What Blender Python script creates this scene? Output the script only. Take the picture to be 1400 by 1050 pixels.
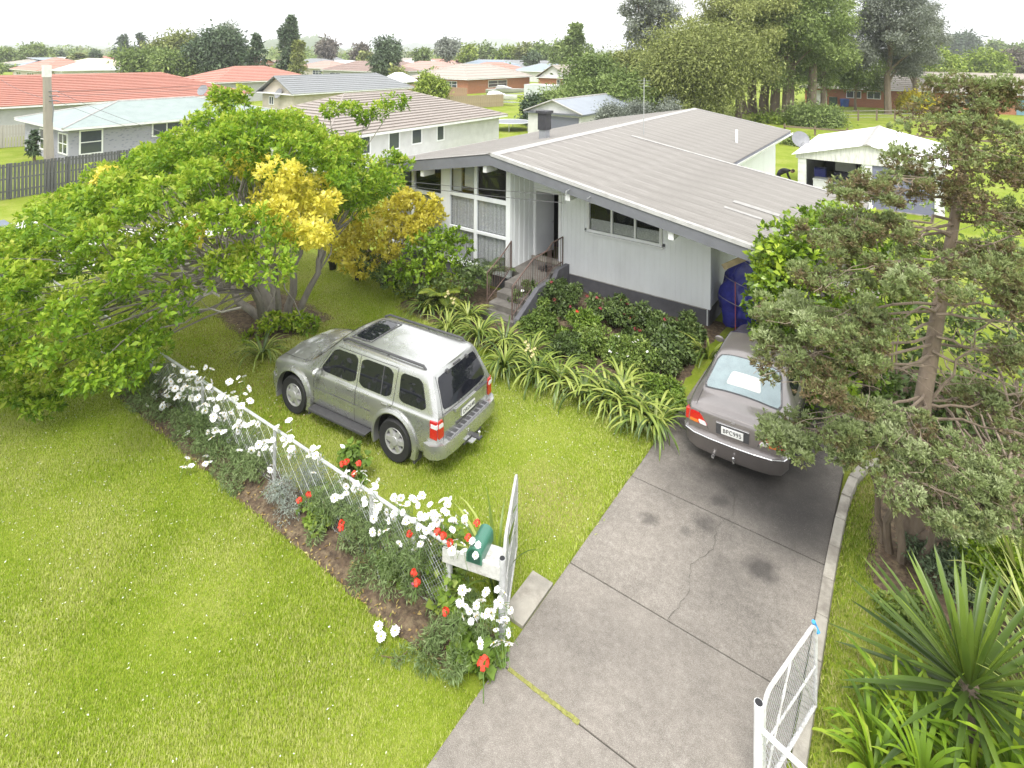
import bpy, bmesh, math, random
import numpy as np
from mathutils import Vector, Matrix, Euler
from mathutils.bvhtree import BVHTree

for o in list(bpy.data.objects): bpy.data.objects.remove(o)
S = bpy.context.scene
COL = S.collection
R = math.radians
# ------------------------------------------------------------------ camera
FPX, CYPX, YAW, CAMH, ROLL = 790.85, 72.93, 0.621, 7.375, 0.008
cd = bpy.data.cameras.new('camera')
cd.sensor_width = 36.0
cd.lens = 36.0 * FPX / 1400.0
cd.shift_y = -(525.0 - CYPX) / 1400.0
cd.clip_start, cd.clip_end = 0.1, 20000
cam = bpy.data.objects.new('camera', cd)
COL.objects.link(cam)
cam.rotation_mode = 'XYZ'
cam.matrix_world = Matrix.Translation((0, 0, CAMH)) @ Matrix.Rotation(YAW, 4, 'Z') @ Matrix.Rotation(R(90), 4, 'X') @ Matrix.Rotation(ROLL, 4, 'Z')
S.camera = cam
# ------------------------------------------------------------------ sky, sun, exposure
W = bpy.data.worlds.new('World'); S.world = W; W.use_nodes = True
nt = W.node_tree; nt.nodes.clear()
SUN_EL, SUN_AZ = R(58), R(152)
sky = nt.nodes.new('ShaderNodeTexSky'); sky.sky_type = 'NISHITA'; sky.sun_disc = False
sky.sun_elevation = SUN_EL; sky.sun_rotation = SUN_AZ
sky.air_density = 1.0; sky.dust_density = 3.0; sky.ozone_density = 1.0
hs = nt.nodes.new('ShaderNodeHueSaturation'); hs.inputs['Saturation'].default_value = 0.12
tc = nt.nodes.new('ShaderNodeTexCoord')
mp = nt.nodes.new('ShaderNodeMapping'); mp.inputs['Scale'].default_value = (1.2, 1.2, 3.0)
nz = nt.nodes.new('ShaderNodeTexNoise'); nz.inputs['Scale'].default_value = 2.2; nz.inputs['Detail'].default_value = 6
cr = nt.nodes.new('ShaderNodeValToRGB')
cr.color_ramp.elements[0].position = .3; cr.color_ramp.elements[0].color = (9.5, 9.8, 10.2, 1)
cr.color_ramp.elements[1].position = .7; cr.color_ramp.elements[1].color = (13, 13, 13, 1)
mx = nt.nodes.new('ShaderNodeMix'); mx.data_type = 'RGBA'; mx.inputs['Factor'].default_value = 0.82
bg = nt.nodes.new('ShaderNodeBackground'); bg.inputs['Strength'].default_value = 0.085
wo = nt.nodes.new('ShaderNodeOutputWorld')
L = nt.links.new
L(sky.outputs[0], hs.inputs['Color']); L(tc.outputs['Generated'], mp.inputs[0]); L(mp.outputs[0], nz.inputs['Vector'])
L(nz.outputs['Fac'], cr.inputs[0]); L(hs.outputs[0], mx.inputs['A']); L(cr.outputs[0], mx.inputs['B'])
L(mx.outputs['Result'], bg.inputs['Color']); L(bg.outputs[0], wo.inputs[0])
sd = bpy.data.lights.new('sun', 'SUN'); sd.energy = 1.5; sd.angle = R(22); sd.color = (1.0, 0.96, 0.9)
sun = bpy.data.objects.new('sun', sd); COL.objects.link(sun)
_d = Vector((math.sin(SUN_AZ) * math.cos(SUN_EL), math.cos(SUN_AZ) * math.cos(SUN_EL), math.sin(SUN_EL)))
sun.rotation_euler = _d.to_track_quat('Z', 'Y').to_euler(); sun.location = (0, -20, 60)
S.view_settings.view_transform = 'Standard'; S.view_settings.look = 'None'
S.view_settings.exposure = 1.38; S.view_settings.gamma = 1.0; S.view_settings.use_curve_mapping = False
S.render.engine = 'CYCLES'
S.render.resolution_x, S.render.resolution_y = 1024, 768

# ------------------------------------------------------------------ helpers
rng = np.random.default_rng(7); random.seed(7)
_fw = np.array([-math.sin(YAW), math.cos(YAW), 0]); _rt = np.array([math.cos(YAW), math.sin(YAW), 0]); _up = np.array([0, 0, 1.])
_r2 = _rt * math.cos(ROLL) + _up * math.sin(ROLL); _u2 = -_rt * math.sin(ROLL) + _up * math.cos(ROLL)
CAMP = np.array([0, 0, CAMH])
def ray(u, v): return _fw + _r2 * (u - 700) / FPX - _u2 * (v - CYPX) / FPX
def gz(u, v, z=0.0): d = ray(u, v); return CAMP + d * (z - CAMH) / d[2]          # survey: photo sight line met at height z
def gd(u, v, t): return CAMP + ray(u, v) * t                                      # ... or at depth t
def gyp(u, v, y): d = ray(u, v); return CAMP + d * y / d[1]
def pj(P):
    d = np.asarray(P, float) - CAMP; z = d @ _fw
    return np.stack([700 + FPX * (d @ _r2) / z, CYPX - FPX * (d @ _u2) / z], -1)

def tag(o, label=None, cat=None, group=None, kind=None):
    if label: o['label'] = label
    if cat: o['category'] = cat
    if group: o['group'] = group
    if kind: o['kind'] = kind
    return o
def empty(name, loc=(0, 0, 0), rz=0.0, label=None, cat=None, group=None):
    o = bpy.data.objects.new(name, None); COL.objects.link(o)
    o.location = loc; o.rotation_euler = (0, 0, rz); o.empty_display_size = .1
    return tag(o, label, cat, group)
def mesh_np(name, V, F, mats, rnd=None, midx=None, smooth=False):
    V = np.asarray(V, np.float32); me = bpy.data.meshes.new(name)
    F = np.asarray(F, np.int32); k = F.shape[1]
    me.vertices.add(len(V)); me.vertices.foreach_set('co', V.ravel())
    me.loops.add(F.size); me.loops.foreach_set('vertex_index', F.ravel())
    me.polygons.add(len(F)); me.polygons.foreach_set('loop_start', np.arange(0, F.size, k, dtype=np.int32))
    if midx is not None: me.polygons.foreach_set('material_index', np.asarray(midx, np.int32))
    if smooth: me.polygons.foreach_set('use_smooth', np.ones(len(F), bool))
    if rnd is not None:
        a = me.attributes.new('rnd', 'FLOAT', 'POINT'); a.data.foreach_set('value', np.asarray(rnd, np.float32))
    for m in (mats if isinstance(mats, (list, tuple)) else [mats]): me.materials.append(m)
    me.update(calc_edges=True)
    return me
def put(name, me, parent=None, loc=None, rot=None, scale=None):
    o = bpy.data.objects.new(name, me); COL.objects.link(o); o.parent = parent
    if loc is not None: o.location = loc
    if rot is not None: o.rotation_euler = rot
    if scale is not None: o.scale = (scale,) * 3 if np.isscalar(scale) else scale
    return o
class MB:
    """collects shapes of one mesh"""
    def __init__(s): s.v = []; s.f = []; s.m = []; s.T = Matrix.Identity(4); s.mi = 0
    def add(s, vs, fs):
        b = len(s.v); s.v.extend([tuple(s.T @ Vector(p)) for p in vs])
        for f in fs: s.f.append(tuple(i + b for i in f)); s.m.append(s.mi)
        return s
    def box(s, x0, x1, y0, y1, z0, z1, ch=0.0):
        if x0 > x1: x0, x1 = x1, x0
        if y0 > y1: y0, y1 = y1, y0
        if z0 > z1: z0, z1 = z1, z0
        return s.add([(x0, y0, z0), (x1, y0, z0), (x1, y1, z0), (x0, y1, z0), (x0, y0, z1), (x1, y0, z1), (x1, y1, z1), (x0, y1, z1)],
                     [(0, 3, 2, 1), (4, 5, 6, 7), (0, 1, 5, 4), (1, 2, 6, 5), (2, 3, 7, 6), (3, 0, 4, 7)])
    def cbox(s, c, d): return s.box(c[0] - d[0] / 2, c[0] + d[0] / 2, c[1] - d[1] / 2, c[1] + d[1] / 2, c[2] - d[2] / 2, c[2] + d[2] / 2)
    def prism(s, poly, a, b, axis='y'):
        """polygon in the two other axes, pushed from a to b"""
        def P(p, t): return {'y': (p[0], t, p[1]), 'x': (t, p[0], p[1]), 'z': (p[0], p[1], t)}[axis]
        n = len(poly); vs = [P(p, a) for p in poly] + [P(p, b) for p in poly]
        fs = [tuple(range(n)), tuple(range(2 * n - 1, n - 1, -1))] + [(i, (i + 1) % n, n + (i + 1) % n, n + i) for i in range(n)]
        return s.add(vs, fs)
    def tube(s, pts, r, n=6, cap=True):
        pts = [Vector(p) for p in pts]; k = len(pts); rs = r if isinstance(r, (list, tuple, np.ndarray)) else [r] * k
        vs = []; up = None
        for i, p in enumerate(pts):
            t = (pts[min(i + 1, k - 1)] - pts[max(i - 1, 0)])
            t = t.normalized() if t.length > 1e-9 else Vector((0, 0, 1))
            if up is None: up = t.orthogonal().normalized()
            else:
                up = up - t * up.dot(t); up = up.normalized() if up.length > 1e-6 else t.orthogonal().normalized()
            w = t.cross(up)
            for j in range(n):
                a = 2 * math.pi * j / n; vs.append(p + (up * math.cos(a) + w * math.sin(a)) * rs[i])
        fs = [(i * n + j, i * n + (j + 1) % n, (i + 1) * n + (j + 1) % n, (i + 1) * n + j) for i in range(k - 1) for j in range(n)]
        if cap: fs += [tuple(range(n - 1, -1, -1)), tuple((k - 1) * n + j for j in range(n))]
        return s.add(vs, fs)
    def lathe(s, prof, n=16, axis='z', closed=False, c=(0, 0, 0), cap=True):
        """prof: (radius, height) pairs"""
        vs = []
        for r, h in prof:
            for j in range(n):
                a = 2 * math.pi * j / n; x, y = r * math.cos(a), r * math.sin(a)
                p = {'z': (x, y, h), 'y': (x, h, y), 'x': (h, x, y)}[axis]
                vs.append((p[0] + c[0], p[1] + c[1], p[2] + c[2]))
        k = len(prof); rngk = range(k if closed else k - 1)
        fs = [(i * n + j, i * n + (j + 1) % n, ((i + 1) % k) * n + (j + 1) % n, ((i + 1) % k) * n + j) for i in rngk for j in range(n)]
        if cap and not closed: fs += [tuple(range(n - 1, -1, -1)), tuple((k - 1) * n + j for j in range(n))]
        return s.add(vs, fs)
    def quad(s, a, b, c, d): return s.add([a, b, c, d], [(0, 1, 2, 3)])
    def mesh(s, name, mats, smooth=False, fix=True):
        me = bpy.data.meshes.new(name); me.from_pydata(s.v, [], s.f)
        for m in (mats if isinstance(mats, (list, tuple)) else [mats]): me.materials.append(m)
        me.polygons.foreach_set('material_index', s.m)
        if fix:
            bm = bmesh.new(); bm.from_mesh(me); bmesh.ops.recalc_face_normals(bm, faces=bm.faces); bm.to_mesh(me); bm.free()
        if smooth: smooth_mesh(me)
        me.update(); return me
    def build(s, name, mats, parent=None, smooth=False, bevel=0.0, loc=None, rot=None):
        o = put(name, s.mesh(name, mats, smooth), parent, loc, rot)
        if bevel:
            b = o.modifiers.new('bevel', 'BEVEL'); b.width = bevel; b.segments = 2; b.limit_method = 'ANGLE'
        return o
def smooth_mesh(me, ang=40):
    me.polygons.foreach_set('use_smooth', [True] * len(me.polygons))
    try: me.set_sharp_from_angle(angle=R(ang))
    except Exception: pass
def bx(name, mat, parent, *a, bevel=0.0): return MB().box(*a).build(name, mat, parent, bevel=bevel)
def copy_tree(o, parent=None):
    c = o.copy(); COL.objects.link(c); c.parent = parent
    for ch in o.children: copy_tree(ch, c)
    return c

# ------------------------------------------------------------------ materials
MATS = {}
def nodes(name):
    m = bpy.data.materials.new(name); m.use_nodes = True; t = m.node_tree
    b = t.nodes['Principled BSDF']; MATS[name] = m
    return m, t, b
def rampnode(t, stops):
    r = t.nodes.new('ShaderNodeValToRGB'); e = r.color_ramp.elements
    while len(e) > 1: e.remove(e[-1])
    e[0].position = stops[0][0]; e[0].color = (*stops[0][1], 1)
    for p, c in stops[1:]:
        x = e.new(p); x.color = (*c, 1)
    return r
def noise(t, scale, detail=4, rough=.55, vec=None, coord='Object', stretch=None):
    n = t.nodes.new('ShaderNodeTexNoise'); n.inputs['Scale'].default_value = scale; n.inputs['Detail'].default_value = detail; n.inputs['Roughness'].default_value = rough
    c = t.nodes.new('ShaderNodeTexCoord')
    if stretch:
        mpn = t.nodes.new('ShaderNodeMapping'); mpn.inputs['Scale'].default_value = stretch
        t.links.new(c.outputs[coord], mpn.inputs[0]); t.links.new(mpn.outputs[0], n.inputs['Vector'])
    else: t.links.new(c.outputs[coord], n.inputs['Vector'])
    return n
def mixc(t, a, b, f, mode='MIX'):
    m = t.nodes.new('ShaderNodeMix'); m.data_type = 'RGBA'; m.blend_type = mode
    for k, x in (('A', a), ('B', b)):
        if isinstance(x, (tuple, list)): m.inputs[k].default_value = (*x, 1)
        else: t.links.new(x, m.inputs[k])
    if isinstance(f, (int, float)): m.inputs['Factor'].default_value = f
    else: t.links.new(f, m.inputs['Factor'])
    return m.outputs['Result']
def mat(name, col, rough=.6, var=.12, scale=6., metal=0., bump=0., bscale=40., dirt=None, dscale=1.5, spec=.5, coat=0., stretch=None):
    if name in MATS: return MATS[name]
    m, t, b = nodes(name)
    n = noise(t, scale, 5, stretch=stretch)
    lo = tuple(max(0, c * (1 - var)) for c in col); hi = tuple(min(1, c * (1 + var)) for c in col)
    r = rampnode(t, [(.3, lo), (.7, hi)]); t.links.new(n.outputs['Fac'], r.inputs[0]); out = r.outputs[0]
    if dirt:
        n2 = noise(t, dscale, 8, .7, stretch=stretch); r2 = rampnode(t, [(.48, (0, 0, 0)), (.72, (1, 1, 1))]); t.links.new(n2.outputs['Fac'], r2.inputs[0])
        out = mixc(t, out, dirt, r2.outputs[0])
    t.links.new(out, b.inputs['Base Color'])
    b.inputs['Roughness'].default_value = rough; b.inputs['Metallic'].default_value = metal
    b.inputs['Specular IOR Level'].default_value = spec; b.inputs['Coat Weight'].default_value = coat; b.inputs['Coat Roughness'].default_value = .05
    if bump:
        n3 = noise(t, bscale, 6, .6); bp = t.nodes.new('ShaderNodeBump'); bp.inputs['Strength'].default_value = bump; bp.inputs['Distance'].default_value = .02
        t.links.new(n3.outputs['Fac'], bp.inputs['Height']); t.links.new(bp.outputs[0], b.inputs['Normal'])
    return m
def leafmat(name, stops, rough=.45, transl=.25, patch=None, pscale=.6, spec=.4, namp=.7):
    """leaf colour picked per leaf (attribute rnd), drifting over the plant"""
    if name in MATS: return MATS[name]
    m, t, b = nodes(name)
    a = t.nodes.new('ShaderNodeAttribute'); a.attribute_name = 'rnd'
    oi = t.nodes.new('ShaderNodeObjectInfo')
    n = noise(t, pscale, 3)
    ad = t.nodes.new('ShaderNodeMath'); ad.operation = 'MULTIPLY_ADD'; ad.inputs[1].default_value = namp; ad.inputs[2].default_value = -namp / 2
    t.links.new(n.outputs['Fac'], ad.inputs[0])
    s2 = t.nodes.new('ShaderNodeMath'); s2.operation = 'ADD'; t.links.new(ad.outputs[0], s2.inputs[0]); t.links.new(a.outputs['Fac'], s2.inputs[1])
    s3 = t.nodes.new('ShaderNodeMath'); s3.operation = 'MULTIPLY_ADD'; s3.inputs[1].default_value = .3; t.links.new(oi.outputs['Random'], s3.inputs[0]); t.links.new(s2.outputs[0], s3.inputs[2])
    s4 = t.nodes.new('ShaderNodeMath'); s4.operation = 'SUBTRACT'; s4.inputs[1].default_value = .15; t.links.new(s3.outputs[0], s4.inputs[0])
    r = rampnode(t, stops); t.links.new(s4.outputs[0], r.inputs[0])
    t.links.new(r.outputs[0], b.inputs['Base Color']); b.inputs['Roughness'].default_value = rough; b.inputs['Specular IOR Level'].default_value = spec
    tr = t.nodes.new('ShaderNodeBsdfTranslucent'); t.links.new(r.outputs[0], tr.inputs['Color'])
    ms = t.nodes.new('ShaderNodeMixShader'); ms.inputs[0].default_value = transl
    t.links.new(b.outputs[0], ms.inputs[1]); t.links.new(tr.outputs[0], ms.inputs[2])
    t.links.new(ms.outputs[0], t.nodes['Material Output'].inputs['Surface'])
    return m
def glassmat(name, tint=(.02, .025, .03), rough=.03, clear=0.0):
    if name in MATS: return MATS[name]
    m, t, b = nodes(name)
    b.inputs['Base Color'].default_value = (*tint, 1); b.inputs['Roughness'].default_value = rough; b.inputs['Specular IOR Level'].default_value = .8
    if clear:
        tr = t.nodes.new('ShaderNodeBsdfTransparent'); tr.inputs[0].default_value = (.97, .98, .98, 1)
        lf = t.nodes.new('ShaderNodeLayerWeight'); lf.inputs[0].default_value = .5
        pw = t.nodes.new('ShaderNodeMath'); pw.operation = 'POWER'; pw.inputs[1].default_value = 3.5; t.links.new(lf.outputs['Facing'], pw.inputs[0])
        lw = t.nodes.new('ShaderNodeMath'); lw.operation = 'MULTIPLY_ADD'; lw.inputs[1].default_value = .8; lw.inputs[2].default_value = .05; t.links.new(pw.outputs[0], lw.inputs[0])
        gl = t.nodes.new('ShaderNodeBsdfGlossy'); gl.inputs['Roughness'].default_value = rough
        ms = t.nodes.new('ShaderNodeMixShader'); t.links.new(lw.outputs[0], ms.inputs[0]); t.links.new(tr.outputs[0], ms.inputs[1]); t.links.new(gl.outputs[0], ms.inputs[2])
        m2 = t.nodes.new('ShaderNodeMixShader'); m2.inputs[0].default_value = clear; t.links.new(b.outputs[0], m2.inputs[1]); t.links.new(ms.outputs[0], m2.inputs[2])
        t.links.new(m2.outputs[0], t.nodes['Material Output'].inputs['Surface'])
    return m

# ------------------------------------------------------------------ foliage arithmetic
def unit(a): return a / np.maximum(np.linalg.norm(a, axis=-1, keepdims=True), 1e-9)
def rdir(n, r=rng): return unit(r.normal(size=(n, 3)))
def leaf_arrays(P, D, N, Ln, Wd, fold=.12):
    """one folded four-cornered leaf per row; P base, D along, N face normal"""
    D = unit(D); Sd = unit(np.cross(D, N)); N = np.cross(Sd, D)
    Ln = np.broadcast_to(np.asarray(Ln, float).reshape(-1, 1), (len(P), 1)); Wd = np.broadcast_to(np.asarray(Wd, float).reshape(-1, 1), (len(P), 1))
    mid = P + D * Ln * .5
    a = P; c = P + D * Ln - N * Ln * fold
    b = mid + Sd * Wd * .5 + N * Ln * fold; d = mid - Sd * Wd * .5 + N * Ln * fold
    V = np.stack([a, b, c, d], 1).reshape(-1, 3)
    F = np.arange(len(P) * 4, dtype=np.int32).reshape(-1, 4)
    return V, F
def clump_points(C, Rad, per, flat=.75, shell=.55, r=rng):
    """points spread through ellipsoid clumps, mostly near the outer skin; returns points and outward directions"""
    C = np.asarray(C, float); Rad = np.asarray(Rad, float).reshape(-1, 1)
    n = len(C) * per; d = rdir(n, r); rad = (shell + (1 - shell) * r.random((n, 1)) ** .5)
    cc = np.repeat(C, per, 0); rr = np.repeat(Rad, per, 0)
    return cc + d * rad * rr * np.array([1, 1, flat]), d
def foliage(name, C, Rad, per, size, mats, aspect=.5, flat=.75, shell=.5, gauss=False, droop=.2, jitter=.9, parent=None, upness=.35, sv=.35, r=rng, rndbias=None):
    P, d = clump_points(C, Rad, per, flat, shell, r)
    if gauss:
        e = r.normal(size=P.shape) * np.array([.62, .62, .62 * flat]) * np.repeat(np.asarray(Rad, float).reshape(-1, 1), per, 0); P = np.repeat(np.asarray(C, float), per, 0) + e; d = unit(e)
    n = len(P); D = unit(d * .8 + rdir(n, r) * jitter + np.array([0, 0, -droop])); N = unit(rdir(n, r) + np.array([0, 0, upness * 3]) + d * .6)
    Ln = size * (1 + sv * r.normal(size=n)).clip(.4, 1.9)
    V, F = leaf_arrays(P, D, N, Ln, Ln * aspect)
    cl = np.repeat(r.random(len(C)), per)
    q = (.5 + .17 * r.normal(size=n) + .22 * (cl - .5)).clip(0, 1)
    if rndbias is not None: q = (q + rndbias(P)).clip(0, 1)
    me = mesh_np(name, V, F, mats, rnd=np.repeat(q, 4))
    return me
def blade_arrays(n, base, az, ln, wd, lift, curl, seg=5, keel=.15, r=rng):
    """long arching strap leaves"""
    t = np.linspace(0, 1, seg + 1)[None, :]
    az = az[:, None]; ln = ln[:, None]; lift = lift[:, None]; curl = curl[:, None]
    ang = lift - curl * t ** 1.3                      # elevation angle along leaf
    ds = ln / seg
    h = np.cumsum(np.cos(ang) * ds, 1) - np.cos(ang) * ds; z = np.cumsum(np.sin(ang) * ds, 1) - np.sin(ang) * ds
    x = base[:, 0:1] + h * np.cos(az); y = base[:, 1:2] + h * np.sin(az); zz = base[:, 2:3] + z
    w = wd[:, None] * np.sin(np.pi * (t * .86 + .1)) ** .6 * .5; w[:, -1] *= .1
    ctr = np.stack([x, y, zz], -1); sd = np.stack([-np.sin(az) + 0 * t, np.cos(az) + 0 * t, 0 * az + 0 * t], -1)
    nn = np.stack([-np.sin(ang) * np.cos(az), -np.sin(ang) * np.sin(az), np.cos(ang)], -1)
    A = ctr + sd * w[..., None] + nn * w[..., None] * keel; B = ctr - sd * w[..., None] + nn * w[..., None] * keel
    V = np.stack([A, ctr, B], 2)                       # n, seg+1, 3, 3
    V = V.reshape(n, (seg + 1) * 3, 3)
    f = []
    for i in range(seg):
        f += [(3 * i, 3 * i + 1, 3 * i + 4, 3 * i + 3), (3 * i + 1, 3 * i + 2, 3 * i + 5, 3 * i + 4)]
    F = (np.array(f)[None] + (np.arange(n) * (seg + 1) * 3)[:, None, None]).reshape(-1, 4)
    return V.reshape(-1, 3), F
def limb(mb, p0, p1, r0, r1, wob=.1, n=6, seg=5, r=random):
    p0, p1 = Vector(p0), Vector(p1); L_ = (p1 - p0).length; pts = []
    for i in range(seg + 1):
        t = i / seg; p = p0.lerp(p1, t)
        if 0 < i < seg: p += Vector((r.uniform(-1, 1), r.uniform(-1, 1), r.uniform(-.6, .6))) * wob * L_ * .35
        pts.append(p)
    mb.tube(pts, [r0 + (r1 - r0) * i / seg for i in range(seg + 1)], n)
    return pts
# ================================================================== THE SETTING
def lawnmat():
    m, t, b = nodes('lawn_grass')
    n1 = noise(t, .55, 5, .6); n2 = noise(t, 9, 6, .7); n3 = noise(t, 60, 3, .7)
    r1 = rampnode(t, [(.30, (.17, .235, .018)), (.47, (.25, .31, .03)), (.60, (.34, .365, .075)), (.74, (.43, .42, .15))])
    ad = t.nodes.new('ShaderNodeMath'); ad.operation = 'MULTIPLY_ADD'; ad.inputs[1].default_value = .55; ad.inputs[2].default_value = -.27
    t.links.new(n2.outputs['Fac'], ad.inputs[0]); s = t.nodes.new('ShaderNodeMath'); t.links.new(ad.outputs[0], s.inputs[0]); t.links.new(n1.outputs['Fac'], s.inputs[1])
    t.links.new(s.outputs[0], r1.inputs[0])
    out = mixc(t, r1.outputs[0], (.12, .17, .015), n3.outputs['Fac'])
    # worn ground under the big tree and along the conifer
    g = t.nodes.new('ShaderNodeTexCoord'); out2 = out
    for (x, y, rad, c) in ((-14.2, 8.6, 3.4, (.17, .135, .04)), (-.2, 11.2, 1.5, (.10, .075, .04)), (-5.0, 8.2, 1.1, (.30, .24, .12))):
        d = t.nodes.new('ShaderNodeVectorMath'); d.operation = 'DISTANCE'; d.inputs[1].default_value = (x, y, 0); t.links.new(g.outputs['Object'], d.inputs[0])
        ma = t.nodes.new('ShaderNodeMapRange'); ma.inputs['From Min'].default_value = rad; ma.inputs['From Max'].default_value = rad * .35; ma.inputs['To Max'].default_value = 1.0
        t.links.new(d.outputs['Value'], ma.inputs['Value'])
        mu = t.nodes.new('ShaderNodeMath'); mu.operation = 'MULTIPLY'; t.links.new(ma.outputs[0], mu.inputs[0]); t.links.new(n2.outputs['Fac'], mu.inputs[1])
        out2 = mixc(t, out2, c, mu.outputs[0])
    t.links.new(out2, b.inputs['Base Color']); b.inputs['Roughness'].default_value = .9; b.inputs['Specular IOR Level'].default_value = .15
    bp = t.nodes.new('ShaderNodeBump'); bp.inputs['Strength'].default_value = .6; bp.inputs['Distance'].default_value = .03
    t.links.new(n3.outputs['Fac'], bp.inputs['Height']); t.links.new(bp.outputs[0], b.inputs['Normal'])
    return m
LAWN = lawnmat()
def concretemat(name='driveway_concrete', base=(.215, .192, .168), stains_and_patches=()):
    m, t, b = nodes(name)
    n1 = noise(t, .9, 7, .65); n2 = noise(t, 110, 2, .6); n3 = noise(t, 14, 6, .7); v = t.nodes.new('ShaderNodeTexVoronoi'); v.inputs['Scale'].default_value = 60
    g = t.nodes.new('ShaderNodeTexCoord'); t.links.new(g.outputs['Object'], v.inputs['Vector'])
    lo = tuple(c * .52 for c in base); hi = tuple(c * 1.32 for c in base)
    r = rampnode(t, [(.34, lo), (.52, base), (.68, hi)]); t.links.new(n1.outputs['Fac'], r.inputs[0])
    sp = rampnode(t, [(.36, tuple(c * .5 for c in base)), (.5, base), (.66, (.48, .455, .40))]); t.links.new(n2.outputs['Fac'], sp.inputs[0])
    out = mixc(t, r.outputs[0], sp.outputs[0], .55)
    sp2 = rampnode(t, [(.3, (.10, .09, .075)), (.52, base), (.7, (.34, .32, .285))]); t.links.new(n3.outputs['Fac'], sp2.inputs[0]); out = mixc(t, out, sp2.outputs[0], .38)
    for (x, y, rad, f, soft) in stains_and_patches:
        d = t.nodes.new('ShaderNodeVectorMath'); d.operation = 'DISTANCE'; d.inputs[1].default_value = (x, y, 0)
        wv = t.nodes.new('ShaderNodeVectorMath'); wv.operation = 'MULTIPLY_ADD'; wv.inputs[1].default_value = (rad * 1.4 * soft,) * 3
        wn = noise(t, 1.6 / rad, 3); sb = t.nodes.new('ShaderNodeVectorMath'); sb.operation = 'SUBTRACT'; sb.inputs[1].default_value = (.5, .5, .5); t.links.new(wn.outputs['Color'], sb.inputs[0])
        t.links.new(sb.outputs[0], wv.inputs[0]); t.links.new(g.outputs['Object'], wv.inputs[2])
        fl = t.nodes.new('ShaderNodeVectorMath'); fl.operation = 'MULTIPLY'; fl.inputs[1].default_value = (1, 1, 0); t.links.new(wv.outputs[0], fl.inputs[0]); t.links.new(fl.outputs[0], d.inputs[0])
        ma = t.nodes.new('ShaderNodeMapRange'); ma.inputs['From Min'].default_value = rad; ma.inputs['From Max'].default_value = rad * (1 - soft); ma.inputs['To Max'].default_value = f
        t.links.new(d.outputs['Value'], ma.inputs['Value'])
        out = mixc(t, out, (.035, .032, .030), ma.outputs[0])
    vr = rampnode(t, [(.10, (.55, .53, .48)), (.22, (0, 0, 0))]); t.links.new(v.outputs['Distance'], vr.inputs[0]); vf = rampnode(t, [(.06, (.5, .5, .5)), (.16, (0, 0, 0))]); t.links.new(v.outputs['Distance'], vf.inputs[0]); out = mixc(t, out, (.50, .48, .43), vf.outputs[0])
    t.links.new(out, b.inputs['Base Color']); b.inputs['Roughness'].default_value = .85; b.inputs['Specular IOR Level'].default_value = .3
    bp = t.nodes.new('ShaderNodeBump'); bp.inputs['Strength'].default_value = .35; bp.inputs['Distance'].default_value = .01
    t.links.new(n2.outputs['Fac'], bp.inputs['Height']); t.links.new(bp.outputs[0], b.inputs['Normal'])
    return m
CONC = concretemat(stains_and_patches=((-3.51, 8.74, .19, .6, .75), (-1.87, 8.84, .30, .72, .7), (-2.79, 9.16, .26, .6, .8), (-2.70, 9.77, .18, .6, .7), (-2.62, 10.15, .16, .6, .8), (-2.95, 8.85, .14, .45, .8), (-2.2, 8.6, 1.0, .45, .9),
                           (-2.7, 12.2, 2.1, .8, .55), (-1.6, 10.4, 1.3, .55, .9), (-2.2, 7.3, 1.3, .28, .95), (-3.6, 6.3, 1.1, .2, .9), (-3.0, 17, 4, .6, .5), (-2.4, 10.8, 2.1, .9, .85), (-1.6, 9.9, 1.2, .5, .9), (-2.9, 9.6, 1.1, .35, .9), (-1.5, 10.3, .8, .5, .9)))  # small oil stains, plus broad darker areas, strongest around the saloon
CONC2 = mat('old_concrete', (.30, .28, .24), .85, .25, 3, bump=.3, bscale=60, dirt=(.14, .12, .10), dscale=2)
PALECONC = mat('pale_concrete', (.60, .59, .56), .85, .1, 1.5, bump=.2)
SOIL = mat('soil', (.085, .058, .036), .95, .5, 14, bump=.9, bscale=25, dirt=(.22, .17, .10), dscale=9)
WHITE = mat('white_paint', (.72, .73, .74), .5, .05, 3, dirt=(.55, .55, .53), dscale=1.3)
WALLW = mat('wall_white_paint', (.79, .815, .83), .55, .03, 1.2, dirt=(.70, .72, .73), dscale=.9, stretch=(1, 1, .3))
GREYP = mat('slate_grey_paint', (.16, .165, .185), .55, .08, 3)
FOUND = mat('foundation_grey', (.105, .105, .118), .8, .18, 4, bump=.2)
GALV = mat('galvanised_steel', (.46, .47, .48), .42, .12, 30, metal=.55)
RUST = mat('rusty_iron', (.13, .085, .07), .7, .35, 30)
BLACK = mat('black_rubber', (.018, .018, .019), .75, .2, 12)
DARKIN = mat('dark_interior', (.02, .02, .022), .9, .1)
GLASS = glassmat('window_glass', (.03, .035, .04), .03, .9)
GLASSD = glassmat('dark_window_glass', (.018, .021, .026), .03)
TIMB = mat('weathered_timber', (.34, .32, .29), .85, .25, 5, bump=.3, stretch=(1, 1, .15), dirt=(.2, .19, .17))

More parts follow.
